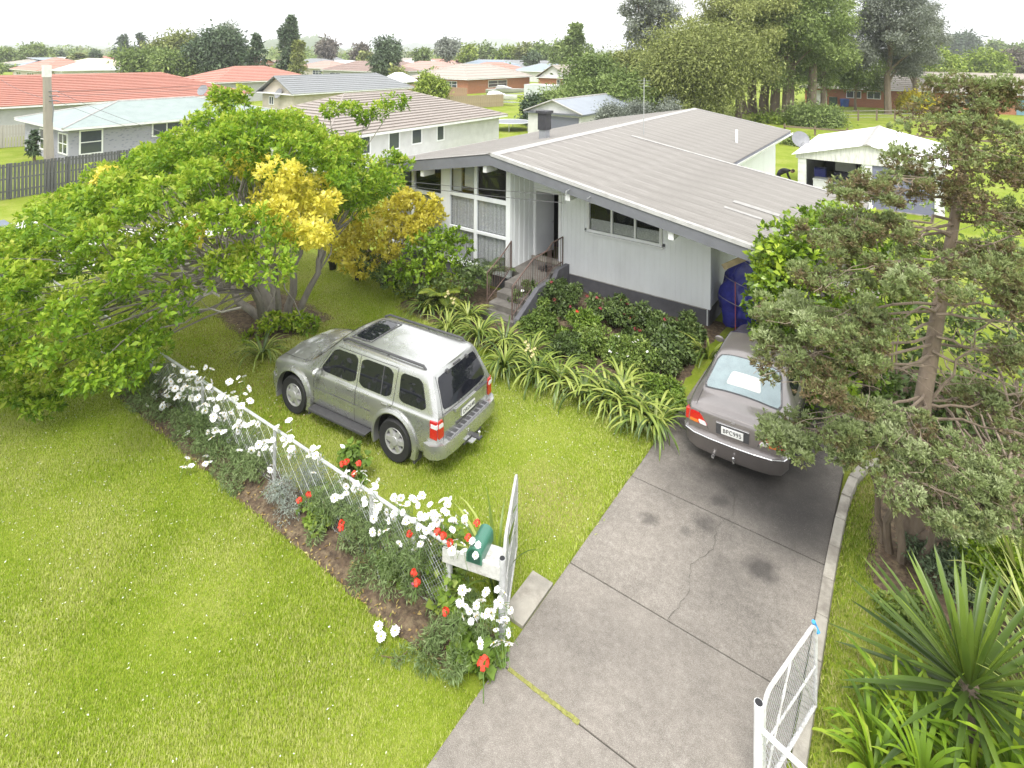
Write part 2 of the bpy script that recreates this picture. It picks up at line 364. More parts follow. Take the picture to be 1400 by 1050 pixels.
# ground sheet, finer near the camera, with gentle lawn unevenness
def ground():
    xs = np.unique(np.concatenate([np.linspace(-26, 6, 97), np.array([-5000, -2500, -1000, -400, -150, -80, -50, -35, 12, 25, 60, 150, 400, 1000, 2500, 5000.])]))
    ys = np.unique(np.concatenate([np.linspace(0, 24, 73), np.array([-5000, -2500, -800, -200, -50, -12, 30, 40, 60, 100, 200, 400, 1000, 2500, 5000.])]))
    X, Y = np.meshgrid(xs, ys); Z = .012 * np.sin(X * 1.7 + Y * .6) * np.sin(Y * 1.3 - X * .4) - .014
    far = (X < -26) | (X > 6) | (Y > 24) | (Y < 0); Z[far] = -.03
    V = np.stack([X, Y, Z], -1).reshape(-1, 3); w = len(xs)
    F = np.array([(j * w + i, j * w + i + 1, (j + 1) * w + i + 1, (j + 1) * w + i) for j in range(len(ys) - 1) for i in range(w - 1)])
    o = put('ground', mesh_np('ground', V, F, LAWN, smooth=True)); tag(o, kind='structure'); return o
ground()

# driveway slabs with recessed joints
drv = empty('driveway', (0, 0, 0)); tag(drv, kind='structure')
JN = mat('joint_dirt', (.06, .055, .045), .95, .4, 20)
bx('joint_bed', JN, drv, -4.13, -1.13, .5, 21.6, -.02, .018)
ys = [.5, 5.62, 7.31, 9.45, 11.9, 14.4, 17, 19.4, 21.6]
for i in range(len(ys) - 1):
    g = .012 if i in (0, 2) else .006
    bx('slab', CONC, drv, -4.12 + random.uniform(-.015, .015), -1.13 + random.uniform(-.01, .01), ys[i] + g, ys[i + 1] - g, -.1, .036 + random.uniform(-.003, .003), bevel=.008)
mb = MB()   # hairline crack running up the middle
key = [(-2.66, 7.33), (-2.58, 7.9), (-2.70, 8.3), (-2.52, 8.75), (-2.60, 9.2), (-2.46, 9.6), (-2.56, 10.1), (-2.47, 10.75)]
pts = []
for a, b_ in zip(key, key[1:]):
    for i in range(7): pts.append((a[0] + (b_[0] - a[0]) * i / 7 + random.uniform(-.022, .022), a[1] + (b_[1] - a[1]) * i / 7))
for a, b_ in zip(pts, pts[1:]):
    w = random.uniform(.001, .0035); mb.quad((a[0] - w, a[1], .0425), (a[0] + w, a[1], .0425), (b_[0] + w, b_[1], .0425), (b_[0] - w, b_[1], .0425))
mb.build('crack', JN, drv)
# moss and packing strip in the first joint
MOSS = mat('moss', (.22, .22, .06), .95, .35, 25, bump=.5)
mb = MB()
for i in range(14):
    x = -4.0 + i * .068; mb.box(x, x + .07, 5.60 - random.uniform(0, .012), 5.64 + random.uniform(0, .012), 0, .040 + random.uniform(0, .008))
mb.build('joint_moss', MOSS, drv)
pad = bx('gate_pad', CONC2, None, -4.5, -4.16, 6.15, 6.9, -.05, .03, bevel=.01); tag(pad, kind='structure')
# kerb blocks on the right side of the drive
krb = empty('kerb'); tag(krb, kind='structure')
kp = [(-1.02, 6.6), (-1.03, 7.2), (-1.04, 7.85), (-1.05, 8.5), (-1.06, 9.15), (-1.06, 9.8), (-1.05, 10.45), (-1.03, 11.05), (-.97, 11.6), (-.83, 12.1), (-.55, 12.45), (-.2, 12.6)]
for a, b_ in zip(kp, kp[1:]):
    d = Vector((b_[0] - a[0], b_[1] - a[1], 0)); l = d.length; k = MB(); k.T = Matrix.Translation((a[0], a[1], 0)) @ Matrix.Rotation(math.atan2(d.y, d.x), 4, 'Z')
    k.box(.006, l - .006, -.07, .07, -.1, .10 + random.uniform(-.01, .01)); k.build('kerb_block', CONC2, krb, bevel=.015)
# street side beds
def patch(name, poly, mat_, z=.02, n=10, amp=.03, ragged=.06):
    """irregular mound inside a four-cornered outline"""
    a, b_, c, d = [np.array(p, float) for p in poly]; nx = max(6, int(np.linalg.norm(b_ - a) / .18)); ny = n
    S_, T_ = np.meshgrid(np.linspace(0, 1, nx + 1), np.linspace(0, 1, ny + 1))
    P = (a * ((1 - S_) * (1 - T_))[..., None] + b_ * (S_ * (1 - T_))[..., None] + c * (S_ * T_)[..., None] + d * ((1 - S_) * T_)[..., None])
    edge = np.minimum(np.minimum(S_ * 8, (1 - S_) * 8), np.minimum(T_, 1 - T_) * 4).clip(0, 1)
    P[..., :2] += rng.normal(size=P[..., :2].shape) * ragged * .5
    Z = -.045 + (z + .05 + amp) * edge ** .6 + rng.normal(size=edge.shape) * amp * .5 * edge
    V = np.concatenate([P[..., :2], Z[..., None]], -1).reshape(-1, 3); w = nx + 1
    F = np.array([(j * w + i, j * w + i + 1, (j + 1) * w + i + 1, (j + 1) * w + i) for j in range(ny) for i in range(nx)])
    o = put(name, mesh_np(name, V, F, mat_, smooth=True)); tag(o, kind='structure'); return o
patch('flower_bed_soil', [(-14.6, 5.1), (-4.2, 5.12), (-4.2, 5.95), (-14.6, 5.95)], SOIL)
patch('garden_bed_soil', [(-12.6, 11.6), (-9.9, 11.3), (-9.9, 14.6), (-12.6, 14.6)], SOIL, n=18)
patch('garden_bed_soil', [(-10.1, 11.3), (-4.25, 10.5), (-4.25, 16.6), (-10.1, 16.4)], SOIL, n=26)
patch('garden_bed_soil', [(-17.0, 12.9), (-12.6, 12.7), (-12.6, 14.6), (-17, 14.6)], SOIL, n=12)
patch('tree_bed_soil', [(-16.3, 8.2), (-13.2, 7.8), (-13.2, 10.4), (-16.3, 10.6)], SOIL, n=14, amp=.02)
patch('conifer_bed_soil', [(-.75, 9.4), (3.2, 8.0), (3.2, 17), (-.75, 17)], SOIL, n=24)
# neighbour's concrete and the path beyond the fence
for a in ((-31.5, -23.0, 5.9, 9.1), (-26.8, -23.2, 9.1, 30)):
    tag(bx('neighbour_driveway', PALECONC, None, a[0], a[1], a[2], a[3], -.1, .012), kind='structure')
tag(bx('road_verge_path', CONC2, None, -7.5, 10, -30, .45, -.1, .01), kind='structure')

# ================================================================== MAIN HOUSE
RX, RZ, RM = -10.75, 4.29, .1736
def rz_(x): return RZ - RM * abs(x - RX)
YF, YM, YB, XE, XW, XL = 14.0, 21.65, 33.0, -1.45, -5.7, -16.3
house = empty('main_house', (-10, 22, 0), 0, 'low white gabled house with brown-grey metal roof and open carport', 'house')
HI = house.matrix_world
def hp(o): o.parent = house; o.matrix_parent_inverse = Matrix.Translation((10, -22, 0)); return o
def roofmat():
    m, t, b = nodes('weathered_roof_metal')
    n1 = noise(t, .5, 6, .65); n2 = noise(t, 2.2, 8, .75, stretch=(.12, 2.6, 1)); n3 = noise(t, 40, 4)
    r = rampnode(t, [(.3, (.205, .193, .178)), (.55, (.25, .237, .22)), (.75, (.295, .28, .262))]); t.links.new(n1.outputs['Fac'], r.inputs[0])
    s = rampnode(t, [(.36, (.175, .163, .15)), (.55, (.25, .237, .22)), (.66, (.33, .316, .296)), (.74, (.46, .45, .43))]); t.links.new(n2.outputs['Fac'], s.inputs[0])
    out = mixc(t, r.outputs[0], s.outputs[0], .6); out = mixc(t, out, (.2, .19, .17), n3.outputs['Fac'], 'MULTIPLY'); out = mixc(t, mixc(t, r.outputs[0], s.outputs[0], .6), out, .15)
    t.links.new(out, b.inputs['Base Color']); b.inputs['Roughness'].default_value = .62; b.inputs['Specular IOR Level'].default_value = .35
    return m
ROOFM = roofmat()
TRIM = mat('pale_flashing', (.36, .35, .335), .55, .15, 5, dirt=(.25, .235, .215), dscale=3)
def sheet_mesh(x0, x1, w, pitch=.125):
    """roof sheet from ridge x0 to eave x1, ribs running down the slope; local y 0..w, z follows the slope"""
    prof = []; y = 0.0
    while y < w - 1e-4:
        prof += [(y, 0), (y + pitch * .60, 0), (y + pitch * .68, .024), (y + pitch * .92, .024)]; y += pitch
    prof += [(w, 0)]
    V = []; F = []
    for (yy, h) in prof:
        V += [(x0, yy, rz_(x0) + h), (x1, yy, rz_(x1) + h)]
    for i in range(len(prof) - 1): F.append((2 * i, 2 * i + 1, 2 * i + 3, 2 * i + 2))
    return mesh_np('roof_sheet', V, F, ROOFM)
def sheets(x0, x1, y0, y1, w=.75):
    n = round((y1 - y0) / w); w = (y1 - y0) / n; me = sheet_mesh(x0, x1, w, w / 6)
    for i in range(n):
        o = hp(put('roof_sheet', me, house)); o.location = (0, y0 + i * w, random.uniform(0, .006))
        if x1 < x0: pass
sheets(RX, XE, YF, YM); sheets(RX, XW, YM, YB); sheets(RX, XL, YF, YB)
def slab_r(name, m, x0, x1, y0, y1, t0, t1, par=True):
    """slab lying in the roof slope between offsets t0 and t1"""
    k = MB(); xs_ = sorted([x0, x1] + ([RX] if min(x0, x1) < RX < max(x0, x1) else []))
    k.prism([(x, rz_(x) + t1) for x in xs_] + [(x, rz_(x) + t0) for x in reversed(xs_)], y0, y1, 'y')
    o = k.build(name, m, house); return hp(o)
slab_r('roof_deck', GREYP, XL + .05, XE - .05, YF + .05, YM - .05, -.10, -.012)
slab_r('roof_deck', GREYP, XL + .05, XW - .05, YM - .05, YB - .05, -.10, -.012)
slab_r('barge_board', GREYP, XL, XE, YF - .035, YF, -.34, -.005)
slab_r('barge_board', GREYP, XW, XE, YM, YM + .03, -.22, -.005)
slab_r('barge_board', GREYP, XL, XW, YB, YB + .03, -.30, -.005)
slab_r('barge_flashing', TRIM, RX, XE, YF - .06, YF + .10, .026, .05); slab_r('barge_flashing', mat('barge_trim', (.46, .455, .45), .55, .12, 4, dirt=(.34, .33, .32), dscale=3), RX, XE, YF - .062, YF - .037, -.045, .05)
slab_r('barge_flashing', TRIM, XL, RX, YF - .06, YF + .06, .026, .04)
slab_r('barge_flashing', TRIM, RX + 1.2, XE, YM - .10, YM + .05, .026, .05)
slab_r('barge_flashing', TRIM, RX, XW, YB - .1, YB + .04, .026, .05)
k = MB(); k.prism([(RX - .2, rz_(RX - .2) + .03), (RX, RZ + .055), (RX + .2, rz_(RX + .2) + .03)], YF - .06, YB, 'y'); hp(k.build('ridge_cap', TRIM, house))
for x in (XE, XW):   # eave fascia and gutter on the right-hand sides
    y0, y1 = (YF, YM) if x == XE else (YM + .03, YB)
    k = MB(); k.box(x - .02, x + .0, y0, y1, rz_(x) - .2, rz_(x) - .012); hp(k.build('eave_fascia', GREYP, house))
    k = MB(); k.prism([(x + .005, rz_(x) - .14), (x + .10, rz_(x) - .14), (x + .12, rz_(x) - .03), (x + .105, rz_(x) - .03), (x + .09, rz_(x) - .12), (x + .005, rz_(x) - .12)], y0, y1, 'y'); hp(k.build('gutter', WHITE, house))
k = MB(); k.box(XL - .02, XL, YF, YB, rz_(XL) - .2, rz_(XL) - .012); hp(k.build('eave_fascia', GREYP, house))
for (u0, v0, u1, v1, w) in ((1003, 276, 1062, 300, .13), (990, 284, 1040, 303, .08)):
    def _on(u, v):
        d_ = ray(u, v); t_ = (RZ + RM * RX - CAMH) / (d_[2] + RM * d_[0]); return CAMP + d_ * t_
    a_, b_ = _on(u0, v0), _on(u1, v1); slab_r('roof_patch', mat('bare_zinc_patch', (.29, .28, .265), .5, .15, 6), a_[0], b_[0], a_[1] - w, a_[1] + w, .0245, .031)
# walls
WY, BYY = 15.89, 14.64        # door plane, window bay plane
FZ = .48                      # bottom of the boards
def boards(x0, x1, y, w, name='wall_board', m=WALLW, zb=FZ, ztop=None, holes=(), th=.022):
    n = max(1, round((x1 - x0) / w)); w = (x1 - x0) / n
    for i in range(n):
        a, b_ = x0 + i * w + .0012, x0 + (i + 1) * w - .0012
        segs = [(zb, None)]
        for (hx0, hx1, hz0, hz1) in holes:
            if a < hx1 - .01 and b_ > hx0 + .01: segs = [(zb, hz0), (hz1, None)]
        for (s0, s1) in segs:
            za = (rz_(a) - .11) if s1 is None else s1; zc = (rz_(b_) - .11) if s1 is None else s1
            k = MB(); k.prism([(a, s0), (b_, s0), (b_, zc), (a, za)], y - th, y, 'y'); hp(k.build(name, m, house))
win = (-8.45, -6.05, 1.92, 2.88)
door = (-10.38, -9.42, .70, 2.98)
boards(-9.30, -4.75, WY, .152, holes=(win,))
k = MB(); k.box(-9.29, -4.77, WY + .004, WY + .10, 0, 2.0); k.box(-9.29, win[0], WY + .004, WY + .1, 1.9, 2.95); k.box(win[1], -4.77, WY + .004, WY + .10, 1.9, 3.0); k.prism([(-9.29, 2.9), (-4.77, 2.9), (-4.77, 3.1), (-9.29, 3.9)], WY + .006, WY + .1, 'y')
hp(k.build('wall_core', WALLW, house))
k = MB(); k.box(-9.25, -4.80, WY - .012, WY + .003, -.1, FZ - .01); hp(k.build('foundation_wall', FOUND, house))
k = MB(); k.box(-9.25, -4.78, WY - .03, WY - .001, FZ - .025, FZ - .002); hp(k.build('bottom_flashing', TRIM, house))
# corner board and carport side wall, carport back wall, post
hp(bx('corner_board', WALLW, house, -4.79, -4.69, WY - .035, WY + .09, FZ, rz_(-4.75) - .12))
for i in range(30):
    y0 = WY + .1 + i * .19; hp(bx('wall_board', WALLW, house, -4.77, -4.72, y0 + .003, y0 + .187, FZ, rz_(-4.72) - .12))
hp(bx('foundation_wall', FOUND, house, -4.78, -4.735, WY + .02, YM - .2, -.1, FZ))
hp(bx('carport_back_wall', WALLW, house, -4.7, -1.7, YM - .35, YM - .25, 0, rz_(-1.7) - .12))
for y in (YF + .35, YM - .5): hp(bx('carport_post', WHITE, house, -1.78, -1.68, y, y + .1, -.05, rz_(-1.7) - .11))
hp(bx('carport_beam', WHITE, house, -1.79, -1.67, YF + .1, YM - .1, rz_(-1.7) - .30, rz_(-1.7) - .112))
# outrigger beam ends under the barge
for x in (-13.7, -11.03, -8.09, -5.13):
    z = rz_(x) - .13; hp(bx('roof_beam', WHITE, house, x - .07, x + .07, YF + .02, WY - .05 if x > RX else BYY - .065, z - .42, z, bevel=.004))
# soffit boards
for i in range(6):
    y0 = YF + .02 + i * .30; slab_r('soffit_board', WALLW, -10.4, XE - .06, y0 + .004, min(y0 + .296, WY - .02), -.118, -.104)
# bay side wall (vertical weatherboards) facing the porch
for i in range(9):
    y0 = BYY + i * .138; hp(bx('wall_board', WALLW, house, -10.47, -10.445 + (.012 if i % 2 else 0), y0 + .004, y0 + .134, FZ, rz_(-10.45) - .11))
hp(bx('wall_core', WALLW, house, -10.56, -10.472, BYY + .06, WY, 0, rz_(-10.5) - .12))
# window bay frame
def fr(name, *a): return hp(bx(name, WALLW, house, *a, bevel=.004))
for (xa, xb) in ((-10.62, -10.45), (-13.35, -12.95)): fr('bay_post', xa, xb, BYY - .06, BYY + .05, .42, rz_(xa if xa < RX else xb) - .12)
fr('bay_mullion', -11.92, -11.80, BYY - .045, BYY + .05, .50, rz_(-11.92) - .12)
for (za, zb_) in ((.45, .56), (1.53, 1.62), (2.62, 2.75)): 
    fr('bay_rail', -12.95, -11.92, BYY - .04, BYY + .045, za, zb_); fr('bay_rail', -11.80, -10.62, BYY - .04, BYY + .045, za, zb_)
fr('bay_sill', -13.0, -10.45, BYY - .12, BYY - .062, .40, .46)
for xa, xb in ((-16.0, -15.8), (-14.75, -14.62)): fr('bay_post', xa, xb, BYY - .06, BYY + .05, .42, rz_(xa) - .12)
for (za, zb_) in ((.45, .56), (2.45, 2.58)):
    fr('bay_rail', -15.8, -14.75, BYY - .04, BYY + .045, za, zb_); fr('bay_rail', -14.62, -13.35, BYY - .04, BYY + .045, za, zb_)
def lacemat():
    m, t, b = nodes('lace_curtain')
    v = t.nodes.new('ShaderNodeTexVoronoi'); v.inputs['Scale'].default_value = 26; g = t.nodes.new('ShaderNodeTexCoord'); t.links.new(g.outputs['Object'], v.inputs['Vector'])
    n = noise(t, 5, 6, .7); w = t.nodes.new('ShaderNodeTexWave'); w.inputs['Scale'].default_value = 7; w.inputs['Distortion'].default_value = 2; t.links.new(g.outputs['Object'], w.inputs['Vector'])
    r = rampnode(t, [(.2, (.74, .74, .76)), (.5, (.42, .42, .44)), (.75, (.76, .76, .78))]); t.links.new(v.outputs['Distance'], r.inputs[0])
    out = mixc(t, r.outputs[0], (.22, .22, .24), n.outputs['Fac'], 'MULTIPLY'); out = mixc(t, r.outputs[0], out, .35); out = mixc(t, out, (.78, .78, .80), w.outputs['Fac']); out = mixc(t, r.outputs[0], out, .35)
    t.links.new(out, b.inputs['Base Color']); b.inputs['Roughness'].default_value = .9
    return m
LACE = lacemat()
def pane(x0, x1, z0, z1, zr=None, curtain=True, y=BYY, mat_=None):
    zr = z1 if zr is None else zr
    k = MB(); k.prism([(x0, z0), (x1, z0), (x1, zr), (x0, z1)], y + .0, y + .008, 'y'); o = hp(k.build('pane', mat_ or GLASS, house))
    k = MB()
    if curtain:
        n = 24; d = .02
        for i in range(n):
            a = x0 + (x1 - x0) * i / n; c = x0 + (x1 - x0) * (i + 1) / n
            ya = y + .07 + d * math.sin(i * 1.9); yc = y + .07 + d * math.sin((i + 1) * 1.9)
            zt0 = z1 + (zr - z1) * i / n; zt1 = z1 + (zr - z1) * (i + 1) / n
            k.add([(a, ya, z0), (c, yc, z0), (c, yc, zt1), (a, ya, zt0)], [(0, 1, 2, 3)])
        hp(k.build('curtain', LACE, house))
    return o
for (xa, xb) in ((-12.95, -11.92), (-11.80, -10.62)):
    pane(xa, xb, .56, 1.53); pane(xa, xb, 1.62, 2.62)
pane(-12.95, -11.92, 2.75, rz_(-12.95) - .13, rz_(-11.92) - .13, curtain=False); pane(-11.80, -10.62, 2.75, rz_(-11.8) - .13, rz_(-10.62) - .13, curtain=False)
k = MB(); k.box(-12.5, -12.45, BYY + .012, BYY + .03, 2.75, 3.85); k.box(-12.45, -11.92, BYY + .012, BYY + .03, 2.86, 2.92); hp(k.build('opening_sash', GREYP, house))
k = MB(); k.box(-12.94, -12.52, BYY + .10, BYY + .11, 2.76, 3.7); k.box(-12.43, -11.95, BYY + .1, BYY + .11, 2.95, 3.85); hp(k.build('curtain', WALLW, house))
for (xa, xb) in ((-15.8, -14.75), (-14.62, -13.35)):
    pane(xa, xb, .56, 2.45); pane(xa, xb, 2.58, rz_(xa) - .13, rz_(xb) - .13, curtain=False)
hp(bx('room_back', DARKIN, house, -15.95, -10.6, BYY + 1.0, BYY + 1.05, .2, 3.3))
hp(bx('foundation_wall', FOUND, house, -15.98, -10.50, BYY - .02, BYY + .06, -.1, .42))
hp(bx('side_wall', WALLW, house, -16.0, -15.9, BYY + .06, YB - .4, .0, rz_(-16) - .12))
hp(bx('side_wall', WALLW, house, -6.2, -6.1, YM - .2, YB - 1.7, .0, rz_(-6.1) - .12))
hp(bx('back_wall', WALLW, house, -15.9, -6.2, YB - 1.75, YB - 1.65, .0, 3.2))
k = MB(); k.prism([(-15.9, 3.1), (-6.2, 3.1), (-6.2, rz_(-6.2) - .12), (RX, RZ - .12), (-15.9, rz_(-15.9) - .12)], YB - 1.74, YB - 1.66, 'y'); hp(k.build('gable_wall', WALLW, house))
# kitchen window in the right wall
WF = mat('white_joinery', (.74, .75, .76), .4, .03, 4)
wx0, wx1, wz0, wz1 = win
wobj = MB()
for a in ((wx0, wx1, wz0, wz0 + .08), (wx0, wx1, wz1 - .08, wz1), (wx0, wx0 + .08, wz0 + .08, wz1 - .08), (wx1 - .08, wx1, wz0 + .08, wz1 - .08)): wobj.box(a[0], a[1], WY - .06, WY + .05, a[2], a[3])
wf = hp(wobj.build('window', WF, house, bevel=.003))
step_ = (wx1 - wx0 - .16) / 3
def sub(o, p): o.parent = p; return o
for i in range(3):
    a, c = wx0 + .08 + i * step_, wx0 + .08 + (i + 1) * step_
    if i: sub(bx('mullion', WF, None, a - .03, a + .03, WY - .05, WY + .04, wz0 + .08, wz1 - .08), wf)
    k = MB(); k.box(a + .03, c - .03, WY - .02, WY - .012, wz0 + .08, wz1 - .08); sub(k.build('pane', GLASS, None), wf)
    k = MB(); k.box(a + .03, c - .03, WY + .03, WY + .036, wz0 + .08, wz0 + .40); sub(k.build('curtain', LACE, None), wf)
sub(bx('sill', WF, None, wx0 - .05, wx1 + .05, WY - .13, WY - .062, wz0 - .05, wz0 - .003), wf)
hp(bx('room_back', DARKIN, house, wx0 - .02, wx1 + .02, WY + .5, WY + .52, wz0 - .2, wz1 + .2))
# door: frame, leaf ajar, dark hall behind
dx0, dx1, dz0, dz1 = door
k = MB(); k.box(dx0 - .05, dx0 + .05, WY - .05, WY + .06, dz0, dz1); k.box(dx1 - .05, dx1 + .05, WY - .05, WY + .06, dz0, dz1); k.box(dx0 + .05, dx1 - .05, WY - .05, WY + .06, dz1 - .09, dz1); hp(k.build('door_frame', WF, house, bevel=.004))
hp(bx('door_threshold', CONC2, house, dx0 - .06, dx1 + .06, WY - .12, WY + .1, .68, .78))
k = MB(); k.T = Matrix.Translation((dx0 + .055, WY - .0, 0)) @ Matrix.Rotation(R(76), 4, 'Z'); k.box(0, .80, 0, .04, dz0 + .09, dz1 - .10); dl = hp(k.build('door', mat('door_paint', (.55, .56, .58), .45, .04, 3), house, bevel=.004))
k = MB(); k.T = Matrix.Translation((dx0 + .055, WY, 0)) @ Matrix.Rotation(R(76), 4, 'Z'); k.tube([(.74, -.0, 1.75), (.74, -.05, 1.75), (.64, -.06, 1.75)], .012, 6); sub(k.build('handle', GALV, None), dl)
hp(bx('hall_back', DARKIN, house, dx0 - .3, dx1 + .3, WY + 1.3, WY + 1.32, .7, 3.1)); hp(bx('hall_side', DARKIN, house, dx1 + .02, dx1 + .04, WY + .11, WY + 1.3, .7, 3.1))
k = MB(); k.prism([(-10.44, dz1 + .002), (-9.30, dz1 + .002), (-9.30, rz_(-9.3) - .11), (-10.44, rz_(-10.44) - .11)], WY - .02, WY + .02, 'y'); hp(k.build('door_head_panel', WALLW, house))
hp(bx('wall_board', WALLW, house, -9.368, -9.303, WY - .025, WY, .48, 3.9))
# roof fittings
k = MB(); k.box(-12.2, -11.9, 18.9, 19.2, 3.9, 4.42); fl = hp(k.build('chimney_flue', mat('flue_base', (.30, .31, .33), .5, .1, metal=.4), house))
k = MB(); k.box(-12.24, -11.86, 18.86, 19.24, 4.42, 5.05); k.box(-12.30, -11.80, 18.80, 19.30, 5.06, 5.16); sub(k.build('flue_cowl', mat('flue_black', (.035, .035, .04), .6, .2), None), fl)
k = MB(); k.tube([(-6.63, 26, 3.4), (-6.63, 26, 4.15)], .055, 10); hp(k.build('vent_pipe', WHITE, house, smooth=True))
k = MB(); k.tube([(-9.41, 22.5, 3.85), (-9.41, 22.5, 6.4)], .018, 6)
for i in range(3): k.tube([(-9.7 + .02 * i, 22.5, 6.3 - .12 * i), (-9.12, 22.5, 6.3 - .12 * i)], .006, 4)
hp(k.build('tv_aerial', GALV, house))
k = MB(); k.tube([(-8.0, YF - .02, 3.62), (-8.0, YF - .22, 3.60), (-8.0, YF - .22, 3.5)], .016, 6); k.tube([(-7.35, YF - .02, 3.52), (-7.35, YF - .2, 3.5)], .016, 6); hp(k.build('cable_bracket', GALV, house))
# porch: landing, three steps, handrails
CS = mat('step_concrete', (.145, .135, .122), .85, .25, 5, bump=.3, dirt=(.10, .09, .08), dscale=4)
porch = empty('porch_steps', (-9.6, 14, 0), 0, 'worn concrete porch steps rising to the white front door', 'steps')
def pp(o): o.parent = porch; o.matrix_parent_inverse = Matrix.Translation((9.6, -14, 0)); return o
k = MB(); k.prism([(-10.44, WY - .13), (-9.22, WY - .13), (-9.22, 15.0), (-8.98, 14.45), (-8.98, 13.72), (-10.02, 13.72), (-10.02, 14.5), (-10.44, 14.7)], .0, .68, 'z'); pp(k.build('landing', CS, porch, bevel=.012))
for i, (y, z) in enumerate(((13.34, .51), (12.97, .34), (12.62, .17))): pp(bx('step', CS, porch, -10.02, -8.95, y, y + .365, -.05, z, bevel=.012))
k = MB(); k.prism([(14.6, 0), (14.6, .77), (13.7, .77), (12.7, .26), (12.62, 0)], -8.94, -8.80, 'x'); pp(k.build('side_wall', FOUND, porch, bevel=.01))
k = MB(); k.prism([(-8.8, 14.61), (-8.94, 14.61), (-9.2, 15.2), (-9.2, WY - .04), (-9.06, WY - .04), (-9.06, 15.2)], 0, .77, 'z'); pp(k.build('side_wall', FOUND, porch))
def handrail(pts, drop):
    k = MB(); k.tube(pts, .021, 6)
    lo = [(p[0], p[1], p[2] - drop) for p in pts]; k.tube(lo, .014, 5)
    for a, c in zip(pts, pts[1:]):
        n = max(2, int((Vector(c) - Vector(a)).length / .11))
        for i in range(n + 1):
            p = Vector(a).lerp(Vector(c), i / n); k.tube([p, p - Vector((0, 0, drop))], .007, 4)
    for p in (pts[0], pts[-1]): k.tube([p, (p[0], p[1], p[2] - drop - .12)], .02, 6)
    return pp(k.build('handrail', RUST, porch))
handrail([(-9.05, 12.75, 1.06), (-9.05, 13.75, 1.52), (-9.05, 14.5, 1.56), (-9.27, 15.15, 1.58), (-9.27, WY - .1, 1.6)], .78)
handrail([(-10.06, 12.95, 1.16), (-10.06, 13.75, 1.52), (-10.40, 14.58, 1.56)], .78)
# shoes left by the door
SH = mat('shoe_leather', (.03, .028, .028), .6, .3, 20)
for i, (x, y, a) in enumerate(((-9.62, 15.35, .2), (-9.50, 15.37, .1), (-9.72, 15.18, .5), (-9.58, 15.12, .4), (-9.40, 15.18, -.2))):
    k = MB(); k.prism([(-.05, -.13), (.045, -.13), (.05, .06), (.02, .14), (-.03, .14), (-.055, .05)], 0, .035, 'z'); k.prism([(-.045, -.125), (.04, -.125), (.042, .03), (-.048, .03)], .035, .085, 'z')
    o = k.build('shoe', SH, None, bevel=.012, loc=(x, y, .682), rot=(0, 0, a)); tag(o, 'dark shoe left on the landing by the front door', 'shoe', 'shoes on the porch')
# ================================================================== CARS
def catmull(P, sub):
    P = np.asarray(P, float); n = len(P); out = []
    # mirrored neighbour past the centre line keeps the roof smooth
    last = P[-2] * np.array([1, -1, 1]); ext = np.vstack([2 * P[0] - P[1], P, last])
    for i in range(n - 1):
        p0, p1, p2, p3 = ext[i], ext[i + 1], ext[i + 2], ext[i + 3]
        for j in range(sub):
            t = j / sub; out.append(.5 * (2 * p1 + (p2 - p0) * t + (2 * p0 - 5 * p1 + 4 * p2 - p3) * t * t + (3 * p1 - p0 - 3 * p2 + p3) * t ** 3))
    out.append(P[-1]); return np.array(out)
def car_shell(stations, sub=4, bulge_r=.05, bulge_f=.08, tight=.16):
    prof = np.array([catmull(s, sub) for s in stations])          # stations x points x 3
    st = [prof[0]]
    for i in range(len(prof) - 1):
        a, b = prof[i], prof[i + 1]; st += [a + (b - a) * tight, a + (b - a) * .5, a + (b - a) * (1 - tight)]
    st.append(prof[-1]); st = np.array(st)
    for _ in range(2):                                            # corner cutting along the length
        q = .75 * st[:-1] + .25 * st[1:]; r_ = .25 * st[:-1] + .75 * st[1:]
        n = np.empty((2 * len(q) + 2,) + st.shape[1:]); n[0] = st[0]; n[-1] = st[-1]; n[1:-1:2] = q; n[2:-1:2] = r_; st = n
    ns, npt = st.shape[:2]; right = st[:, ::-1] * np.array([1, -1, 1]); ring = np.concatenate([st, right[:, 1:]], 1); m = ring.shape[1]
    V = [tuple(p) for p in ring.reshape(-1, 3)]; F = []
    for i in range(ns - 1):
        for j in range(m): F.append((i * m + j, i * m + (j + 1) % m, (i + 1) * m + (j + 1) % m, (i + 1) * m + j))
    for end, bul in ((0, -bulge_r), (ns - 1, bulge_f)):
        nc = 10; rows = []
        for j in range(npt):
            L_ = ring[end, j]; row = [end * m + j]
            if j == npt - 1: rows.append([row[0]] * (nc + 1)); continue
            for c in range(1, nc):
                f = 1 - 2 * c / nc; p = L_ * np.array([1, f, 1]); w = min(1, j / 3) * min(1, (npt - 1 - j) / 3)
                p = p + np.array([bul * (1 - f * f) * w, 0, 0]); V.append(tuple(p)); row.append(len(V) - 1)
            row.append(end * m + (m - 1 - j)); rows.append(row)
        for j in range(npt - 1):
            for c in range(nc):
                q = [rows[j][c], rows[j][c + 1], rows[j + 1][c + 1], rows[j + 1][c]]; q = list(dict.fromkeys(q))
                if len(q) > 2: F.append(tuple(q))
    return V, F
